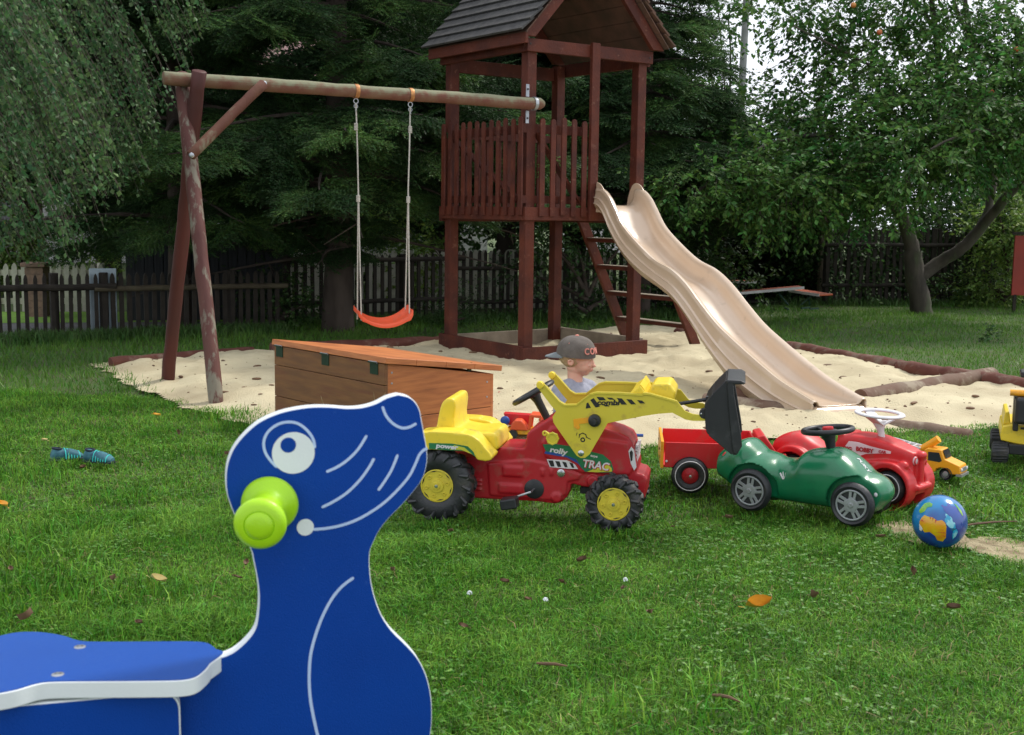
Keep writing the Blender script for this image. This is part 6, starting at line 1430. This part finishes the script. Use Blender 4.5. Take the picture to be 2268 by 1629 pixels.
def arms(mb, g=0.0, full=True):
    for sg in (-1, 1):
        a, e, h = SH[sg]; mb.capsule(a, a.lerp(e, 1 if full else .72), .036+g, .027+g if full else .032+g)
        mb.capsule(bp(-.005, sg*.04, Z(.425)), a, .034+g, .037+g)
        if full: mb.capsule(e, h, .026, .018)
KN = {}
for sg in (-1, 1): KN[sg] = (bp(-.05, sg*.055, Z(.11)), bp(.135, sg*.095, Z(.21)), bp(.165, sg*.085, .055))
def legs(mb, g=0.0, full=True):
    for sg in (-1, 1):
        a, k, f = KN[sg]; mb.capsule(a, k if full else a.lerp(k, .96), .056+g, .042+g)
        if full: mb.capsule(k, f, .038, .027); mb.capsule(f, f+(BM.to_3x3()@Vector((.07, 0, -.02))), .026, .022)
torso(b); arms(b); legs(b)
for sg in (-1, 1):                               # hands resting on the knees, five separate fingers each
    h = SH[sg][2]; R3 = BM.to_3x3(); d = R3@Vector((.92, -sg*.15, -.25)).normalized(); s = R3@Vector((0, 1, 0)); b.ball(h+d*.022, (.026, .024, .011), 14, 10, R3)
    for i, (o_f, L) in enumerate(((-.017, .026), (-.006, .032), (.006, .031), (.017, .024))):
        r0_ = h+d*.040+s*o_f; m1 = r0_+d*L*.5+Vector((0, 0, -.004)); b.capsule(r0_, m1, .0062, .0056, 8); b.capsule(m1, m1+d*L*.4+Vector((0, 0, -.012)), .0056, .005, 8)
    th0 = h+d*.012-s*sg*.020; b.capsule(th0, th0+d*.020-s*sg*.012, .0070, .0062, 8); b.capsule(th0+d*.020-s*sg*.012, th0+d*.036-s*sg*.010+Vector((0, 0, -.004)), .0062, .0055, 8)
o = b.build('body', m_skin, t); remesh(o, .0036, 4, .5)
for sg in (-1, 1):
    e = MB(); hb(e, (.0655, sg*.0275, .0745), (.0085, .0105, .0085)); e = e.build('eye', m_eyew, t); p = MB(); hb(p, (.0715, sg*.0280, .0745), (.0035, .005, .0052)); p.build('iris', m_iris, e)
    br = MB().tube([HM@Vector((.0845-abs(y-.028)*.5, sg*y, .093-(y-.03)**2*14)) for y in (.014, .022, .03, .038)], [.0012, .002, .002, .001], 6).build('eyebrow', m_hair, t)
lp = MB(); hb(lp, (.0865, 0, .0375), (.0075, .0125, .0032)); hb(lp, (.084, 0, .0310), (.0075, .0115, .0036)); lp.build('lips', m_lip, t)
hr = MB(); hb(hr, (-.014, 0, .106), (.0790, .0720, .078)); hr.build('hair', m_hair, t)
b = MB(); torso(b, .010); arms(b, .010, False); o = b.build('shirt', m_shirt, t); remesh(o, .005, 3, .5)
cc = MB(); cc.ball(HM@Vector((.0, 0, .0))+Vector((0, 0, -.0)), .001)
# neckline: a slightly darker ribbed collar ring
MB().ring(bp(.004, 0, Z(.437)), .050, .0055, tuple(BM.to_3x3()@Vector((.32, 0, 1))), 28, 8, (1.0, 1.3)).build('collar', m_shirt, t)
b = MB(); b.ball(pelvis+Vector((0, 0, .03)), (.098, .112, .085), 20, 14, BM.to_3x3()); legs(b, .012, False); o = b.build('shorts', m_short, t); remesh(o, .006, 3, .5)
for sg in (-1, 1):
    f = KN[sg][2]; R3 = BM.to_3x3(); b = MB().ball(f+R3@Vector((.045, 0, -.022)), (.075, .033, .030), 18, 12, R3); b.ball(f+R3@Vector((-.01, 0, .0)), (.035, .032, .035), 14, 10, R3); b.build('shoe', m_shoeb, t)
# cap worn backwards: crown, brim to the back, eyelets, button, lettering
CMx = HM@Matrix.Translation((-.004, 0, .100))@Matrix.Rotation(math.radians(-3), 4, 'Y')
b = MB(); vs = []; fs = []; n = 36; m = 12
for j in range(m+1):
    th = math.radians(0+90*j/m)
    for i in range(n):
        a = 2*math.pi*i/n; bulge = 1+.03*math.sin(th)**6
        z = .094*math.cos(th)**.8 if j < m else -.006
        crease = 1-.006*math.cos(6*a)*math.sin(th)
        vs.append(CMx@Vector((.096*math.sin(th)**.82*math.cos(a)*bulge*crease+.002, .083*math.sin(th)**.82*math.sin(a)*bulge*crease, z)))
for j in range(m):
    for i in range(n): fs.append((j*n+i, j*n+(i+1) % n, (j+1)*n+(i+1) % n, (j+1)*n+i))
b.add(vs, fs); cap = b.build('cap', m_cap, t, angle=60)
br = MB(); top = []; 
for k in range(13):
    a = math.pi-math.radians(58)+math.radians(116)*k/12; i_ = CMx@Vector((.097*math.cos(a), .080*math.sin(a), -.001)); rr = 1.0+.70*math.cos((a-math.pi)*1.35)
    o_ = CMx@Vector((.097*math.cos(a)*(1+.58*max(0, math.cos((a-math.pi)*1.45))), .080*math.sin(a)*1.02, -.014-.012*math.cos(a-math.pi)+.010*abs(math.sin(a-math.pi)))); top.append((i_, o_))
up_ = HR@Vector((0, 0, .003))
for k in range(12):
    (a, b_), (c, d) = top[k], top[k+1]; br.add([a+up_, b_+up_, d+up_, c+up_, a-up_, b_-up_, d-up_, c-up_], [(0, 1, 2, 3), (7, 6, 5, 4), (1, 5, 6, 2), (0, 3, 7, 4)]+([(0, 4, 5, 1)] if k == 0 else [])+([(3, 2, 6, 7)] if k == 11 else []))
br.build('brim', m_brim, cap, angle=50)
MB().ball(CMx@Vector((0, 0, .095)), (.010, .010, .005)).build('cap_button', m_pink, cap)
for a in (-1.9, -.7): 
    p = CMx@Vector((.080*math.cos(a), .066*math.sin(a), .062)); MB().ball(p, .0035, 10, 6).build('eyelet', m_pink, cap)
a0 = math.radians(-38)
for k, ch in enumerate('CON'):
    a = a0+math.radians(20)*(k-.6); pz = .030; nx = Vector((math.cos(a)/.101, math.sin(a)/.083, .25/.094)).normalized(); p = CMx@Vector((.1015*math.cos(a), .0865*math.sin(a), pz)); nw = (CMx.to_3x3()@nx).normalized()
    upv = (CMx.to_3x3()@Vector((0, 0, 1))); x = upv.cross(nw).normalized(); y = nw.cross(x); M = Matrix((x, y, nw)).transposed().to_4x4(); M.translation = p
    text_obj('lettering', ch, .044, m_pink, cap, M, .0015, 0, .0012, 'CENTER', .85)
# ================================================================== grass, leaves, litter
m_grass = mat('grass_blade', (.072, .225, .018), .5, (.150, .340, .042), nscale=2.6, island=.7, trans=.35, spec=.3, lo=.4, hi=.65)
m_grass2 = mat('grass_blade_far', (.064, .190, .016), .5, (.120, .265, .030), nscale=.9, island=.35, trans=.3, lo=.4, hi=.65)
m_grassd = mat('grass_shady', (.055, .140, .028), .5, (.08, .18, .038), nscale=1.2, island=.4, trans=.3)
m_dry = mat('dry_grass', (.32, .24, .11), .6, (.40, .30, .15), nscale=3, island=.3, trans=.3)
m_clover = mat('clover', (.062, .185, .024), .5, (.12, .27, .04), nscale=4, island=.35, trans=.3, spec=.5)
GRr = np.random.RandomState(9)
def scatter(n, y0, y1, mask, spread=.445):
    y = np.sqrt(GRr.uniform(y0*y0, y1*y1, n)); x = GRr.uniform(-spread, spread, n)*y; k = mask(x, y); return x[k], y[k]
def notsand(x, y): 
    d = sdist(x, y, SAND); j = .09*(vnoise(x, y, 9, 31)-.35); p = sdist(x, y, PATCH); e = vnoise(x, y, 11, 12)*.16-.03
    r = GRr.uniform(0, 1, len(x)); return ((d < j-.01) | ((d < .10) & (r < .05))) & ((p < e-.05) | (r < .06))
def blades(name, x, y, h, w, mt, lean=.55, segs=2, z=None, label=None, seed=1):
    q = np.random.RandomState(seed); n = len(x); z = lawn_h(x, y) if z is None else z; a = q.uniform(0, 2*math.pi, n); hh = h*q.uniform(.55, 1.25, n); ww = w*q.uniform(.7, 1.2, n)
    la = q.uniform(0, 2*math.pi, n); ln = hh*np.abs(q.normal(lean, lean*.6, n)); dx, dy = np.cos(la)*ln, np.sin(la)*ln; sx, sy = np.cos(a)*ww/2, np.sin(a)*ww/2
    B = np.stack([x, y, z-.006], -1); S = np.stack([sx, sy, np.zeros(n)], -1)
    M1 = B+np.stack([dx*.30, dy*.30, hh*.62], -1); T_ = B+np.stack([dx, dy, hh*np.maximum(.35, 1-ln/hh*.28)], -1)
    if segs == 2:
        V = np.stack([B-S, B+S, M1+S*.85, M1-S*.85, T_+S*.12, T_-S*.12], 1); F = np.array([(0, 1, 2, 3), (3, 2, 4, 5)])[None]+(np.arange(n)*6)[:, None, None]
    else:
        V = np.stack([B-S, B+S, T_+S*.2, T_-S*.2], 1); F = np.array([(0, 1, 2, 3)])[None]+(np.arange(n)*4)[:, None, None]
    o = np_mesh(name, V.reshape(-1, 3), F.reshape(-1, 4), mt, None, False); return tag(o, label, 'grass', kind='stuff')
def tufty(x, y): return (.62+.75*vnoise(x, y, 5.5, 41)*vnoise(x, y, 1.3, 42)*1.6)
x, y = scatter(230000, 2.75, 5.2, notsand); blades('grass', x, y, .040*tufty(x, y), .0036, m_grass, .75, 2, label='short bright green lawn grass in the foreground', seed=2)
x, y = scatter(150000, 5.2, 8.6, notsand); blades('grass', x, y, .044*tufty(x, y), .0048, m_grass, .7, 2, label='green lawn grass around the toy vehicles', seed=3)
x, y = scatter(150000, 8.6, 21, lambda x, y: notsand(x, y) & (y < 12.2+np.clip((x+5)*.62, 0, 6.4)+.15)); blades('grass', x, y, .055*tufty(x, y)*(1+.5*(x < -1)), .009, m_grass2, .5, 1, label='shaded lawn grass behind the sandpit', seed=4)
x, y = scatter(6000, 2.75, 8, notsand); blades('dry_grass', x, y, .045, .0030, m_dry, .9, 2, label='dry straw coloured blades scattered in the lawn', seed=5)
# clover
x, y = scatter(13000, 2.75, 7, lambda x, y: notsand(x, y) & (vnoise(x, y, 1.7, 51)+.35*vnoise(x, y, 6, 52) +GRr.uniform(-.25, .25, len(x)) > .70)); n = len(x); q = np.random.RandomState(6)
c = np.stack([x, y, lawn_h(x, y)+q.uniform(.018, .036, n)], -1); P = np.repeat(c, 3, 0); a = np.repeat(q.uniform(0, 6.3, n), 3)+np.tile([0, 2.1, 4.2], n); d = np.stack([np.cos(a), np.sin(a), q.uniform(-.1, .35, len(a))], -1)
V, F = leaf_quads(P, d, np.full(len(P), .0105)*q.uniform(.8, 1.3, len(P)), np.full(len(P), .011), q.normal(0, .25, len(P)), .1); tag(np_mesh('clover', V, F, m_clover, None, False), 'low clover leaves growing between the grass', 'clover', kind='stuff')
# longer tufts: left foreground, sandpit edge, fence foot, chest
xs_, ys_ = [], []
def patch(cx, cy, rx, ry, n, f=G):
    p = G(cx, cy); a = GRr.normal(0, 1, (n, 2)); xs_.append(p.x+a[:, 0]*rx); ys_.append(p.y+a[:, 1]*ry)
for (cx, cy, rx, ry, n) in ((60, 1200, .22, .2, 900), (150, 1290, .25, .15, 700), (20, 1050, .15, .2, 400), (1560, 1540, .2, .15, 300), (600, 935, .25, .12, 700), (540, 915, .2, .08, 500), (2268, 1130, .15, .15, 400), (1930, 1140, .1, .1, 300)): patch(cx, cy, rx, ry, n)
blades('grass', np.concatenate(xs_), np.concatenate(ys_), .085, .0052, m_grass, .6, 2, label='longer tufts of grass standing out of the lawn', seed=7)
xs_, ys_ = [], []
for (cx, cy) in ((960, 1158), (1010, 1156), (1335, 1182), (1385, 1180), (1630, 1119), (1680, 1118), (1865, 1162), (1905, 1160), (1505, 1056), (1545, 1056), (1950, 1112), (1990, 1108), (2055, 1208), (2095, 1208), (2205, 1026), (2240, 1028), (130, 1022), (165, 1022), (200, 1027), (240, 1027), (2085, 1058), (2120, 1052)): patch(cx, cy+2, .045, .018, 90)
blades('grass', np.concatenate(xs_), np.concatenate(ys_), .060, .0042, m_grass, .5, 2, label='grass growing up against the wheels of the toys', seed=17)
xs_, ys_ = [], []
for k in range(60):
    f = k/60; patch(20+f*600, 752-f*20, .10, .16, 110); patch(640+f*960, 716-f*22, .12, .2, 80)
for k in range(30): patch(240+k*14, 800-k*.8, .12, .08, 50); patch(1750+k*17, 672, .3, .15, 60)
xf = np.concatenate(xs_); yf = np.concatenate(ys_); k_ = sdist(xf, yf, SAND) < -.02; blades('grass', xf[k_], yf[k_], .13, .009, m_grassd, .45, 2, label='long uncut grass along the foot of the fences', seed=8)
# dry seed stalks in front of the chest
q = random.Random(8); b = MB()
for (x0, y0, x1, y1) in ((752, 978, 712, 882), (818, 985, 803, 925), (828, 985, 852, 875), (846, 985, 834, 905), (862, 985, 877, 885), (866, 990, 905, 940), (835, 985, 828, 875)):
    a = A(x0, y0+10, 6.5); e = A(x1, y1, 6.5); a.z = -.03; m = a.lerp(e, .6)+Vector((q.uniform(-.01, .01), 0, .02)); b.tube([a, m, e, e+(e-m)*.12], [.0016, .0013, .0022, .0008], 5)
tag(b.build('seed_stalks', m_dry, None, True), 'dry grass stalks standing in front of the wooden chest', 'grass', kind='stuff')
# ---- fallen leaves
m_lb = mat('brown_leaf', (.10, .055, .03), .7, (.17, .09, .045), nscale=20); m_ly = mat('yellow_leaf', (.75, .42, .04), .55, (.62, .30, .04), nscale=25); m_lp = mat('pale_leaf', (.62, .56, .28), .6, (.6, .4, .12), nscale=25)
def leaf_mb(L, curl, q):
    b = MB(); n = 7; vs = []; W_ = L*.52
    for i in range(n+1):
        s = i/n; w_ = W_*math.sin(math.pi*min(1, s*1.02))**.8*(.5 if i in (0, n) else 1)*.5
        for k in (-1, -.5, 0, .5, 1): vs.append((L*(s-.5), w_*k, curl*(k*k)*L*.5+curl*L*.6*(s-.5)**2+q.uniform(-1, 1)*L*.02))
    fs = [(i*5+k, i*5+k+1, (i+1)*5+k+1, (i+1)*5+k) for i in range(n) for k in range(4)]; b.add(vs, fs); b.tube([(-L*.5, 0, 0), (-L*.62, 0, .004), (-L*.75, .004, .002)], .0012, 4); return b
q = random.Random(12)
def put_leaf(v, L, mt, label, curl=.5, grp=None, rz=None, tilt=None, z=.038):
    p = G(*v, .0); o = leaf_mb(L, curl, q).build('fallen_leaf', mt, None); o.location = (p.x, p.y, z-.035+.03); o.rotation_euler = (tilt if tilt is not None else q.uniform(-.5, .5), q.uniform(-.4, .4), rz if rz is not None else q.uniform(0, 6.3)); return tag(o, label, 'leaf', grp)
put_leaf((1675, 1372), .082, m_ly, 'largest orange yellow fallen leaf, lying in the middle of the right lawn', .9, None, .15, .75, .05)
put_leaf((350, 1306), .055, m_lp, 'pale yellow fallen leaf lying left of the blue rider neck', .6, None, .2, .5)
put_leaf((98, 990), .045, m_lp, 'small cream coloured leaf just left of the water shoes', .5)
put_leaf((8, 1136), .06, m_ly, 'orange yellow leaf at the left edge of the lawn', .4)
put_leaf((348, 932), .05, m_ly, 'small yellow leaf near the sandpit edge at the left', .4)
LG = 'brown fallen leaves lying in the lawn'
for v in [(252, 1305), (25, 1282), (527, 1300), (545, 1268), (62, 1392), (310, 1403), (1246, 1312), (1380, 1326), (1290, 1262), (1440, 1380), (1000, 1195), (1118, 1310), (1168, 1350), (1330, 1150), (1612, 1165), (1798, 1345), (1950, 1208), (2110, 1370), (1025, 1410), (395, 975), (182, 1052), (505, 1020), (870, 1285),
          (1490, 1185), (2020, 1290)]:
    p_ = put_leaf(v, q.uniform(.028, .05), m_lb, 'small curled brown leaf lying in the grass', q.uniform(.3, .9), LG)
def twig(v, yaw, L, label):
    p = G(*v); pts = [Vector((p.x, p.y, .008))+Vector((math.cos(yaw), math.sin(yaw), 0))*L*(s-.5)+Vector((0, 0, q.uniform(0, .008))) for s in (0, .3, .6, 1)]; o = MB().tube(pts, [.003, .005, .0045, .002], 6).build('twig', m_lb, None, True); return tag(o, label, 'twig')
twig((1222, 1482), -.2, .09, 'short brown twig lying in the grass right of the rider body'); twig((1608, 1555), -.6, .08, 'brown twig lying near the bottom of the lawn'); twig((2190, 1165), .35, .30, 'long thin dark twig lying behind the ball')
for v, lb in (((1208, 1335), 'white clover flower in the grass in the middle of the lawn'), ((1040, 1320), 'small white clover flower nearer the rider'), ((1385, 1290), 'small white clover flower below the tractor front wheel')):
    p = G(*v, .03); t = thing('clover_flower', lb, 'flower', (p.x, p.y, -.02)); b = MB()
    for k in range(26): a, e = q.uniform(0, 6.3), q.uniform(-.3, 1.5); b.ball((.007*math.cos(a)*math.cos(e), .007*math.sin(a)*math.cos(e), .058+.007*math.sin(e)), (.0022, .0022, .003), 6, 4)
    b.build('flower_head', m_white, t); MB().tube([(0, 0, 0), (.002, 0, .055)], .0012, 5).build('stem', m_clover, t)
p = G(2195, 752); t = thing('dark_weed', 'small dark leafy weed standing on the far right lawn', 'plant', (p.x, p.y, -.02)); leafy('foliage', t, [((0, 0, .06), (.12, .08, .05), 26)], .05, m_bush, 91, .08, 6, .2, .5, False)
# ---- litter in the sand: bark bits, cones, twigs
b = MB()
for k in range(900):
    u = (q.uniform(240, 2268), q.uniform(745, 960)); p = G(*u); 
    if float(sdist(np.array([p.x]), np.array([p.y]), SAND)[0]) < .06: continue
    z = float(sand_h(np.array([p.x]), np.array([p.y]))[0]); s = q.choice((.008, .012, .018, .03)) if q.random() < .35 else .007; a = q.uniform(0, 6.3)
    R_ = Matrix.Rotation(a, 3, 'Z'); b.ball((p.x, p.y, z+s*.15), (s*q.uniform(.8, 1.6), s*.45, s*.35), 7, 5, R_)
tag(b.build('sand_litter', m_lb, None, True), 'bark bits and cones scattered over the sand', 'litter', kind='stuff')
m_redchip = mat('red_chip', (.5, .03, .03), .5); p = G(1108, 870, .03); o = MB().box((0, 0, 0), (.03, .02, .012)).build('plastic_chip', m_redchip, None, bevel=.002); o.location = p; tag(o, 'tiny red plastic chip in the sand right of the chest', 'chip')
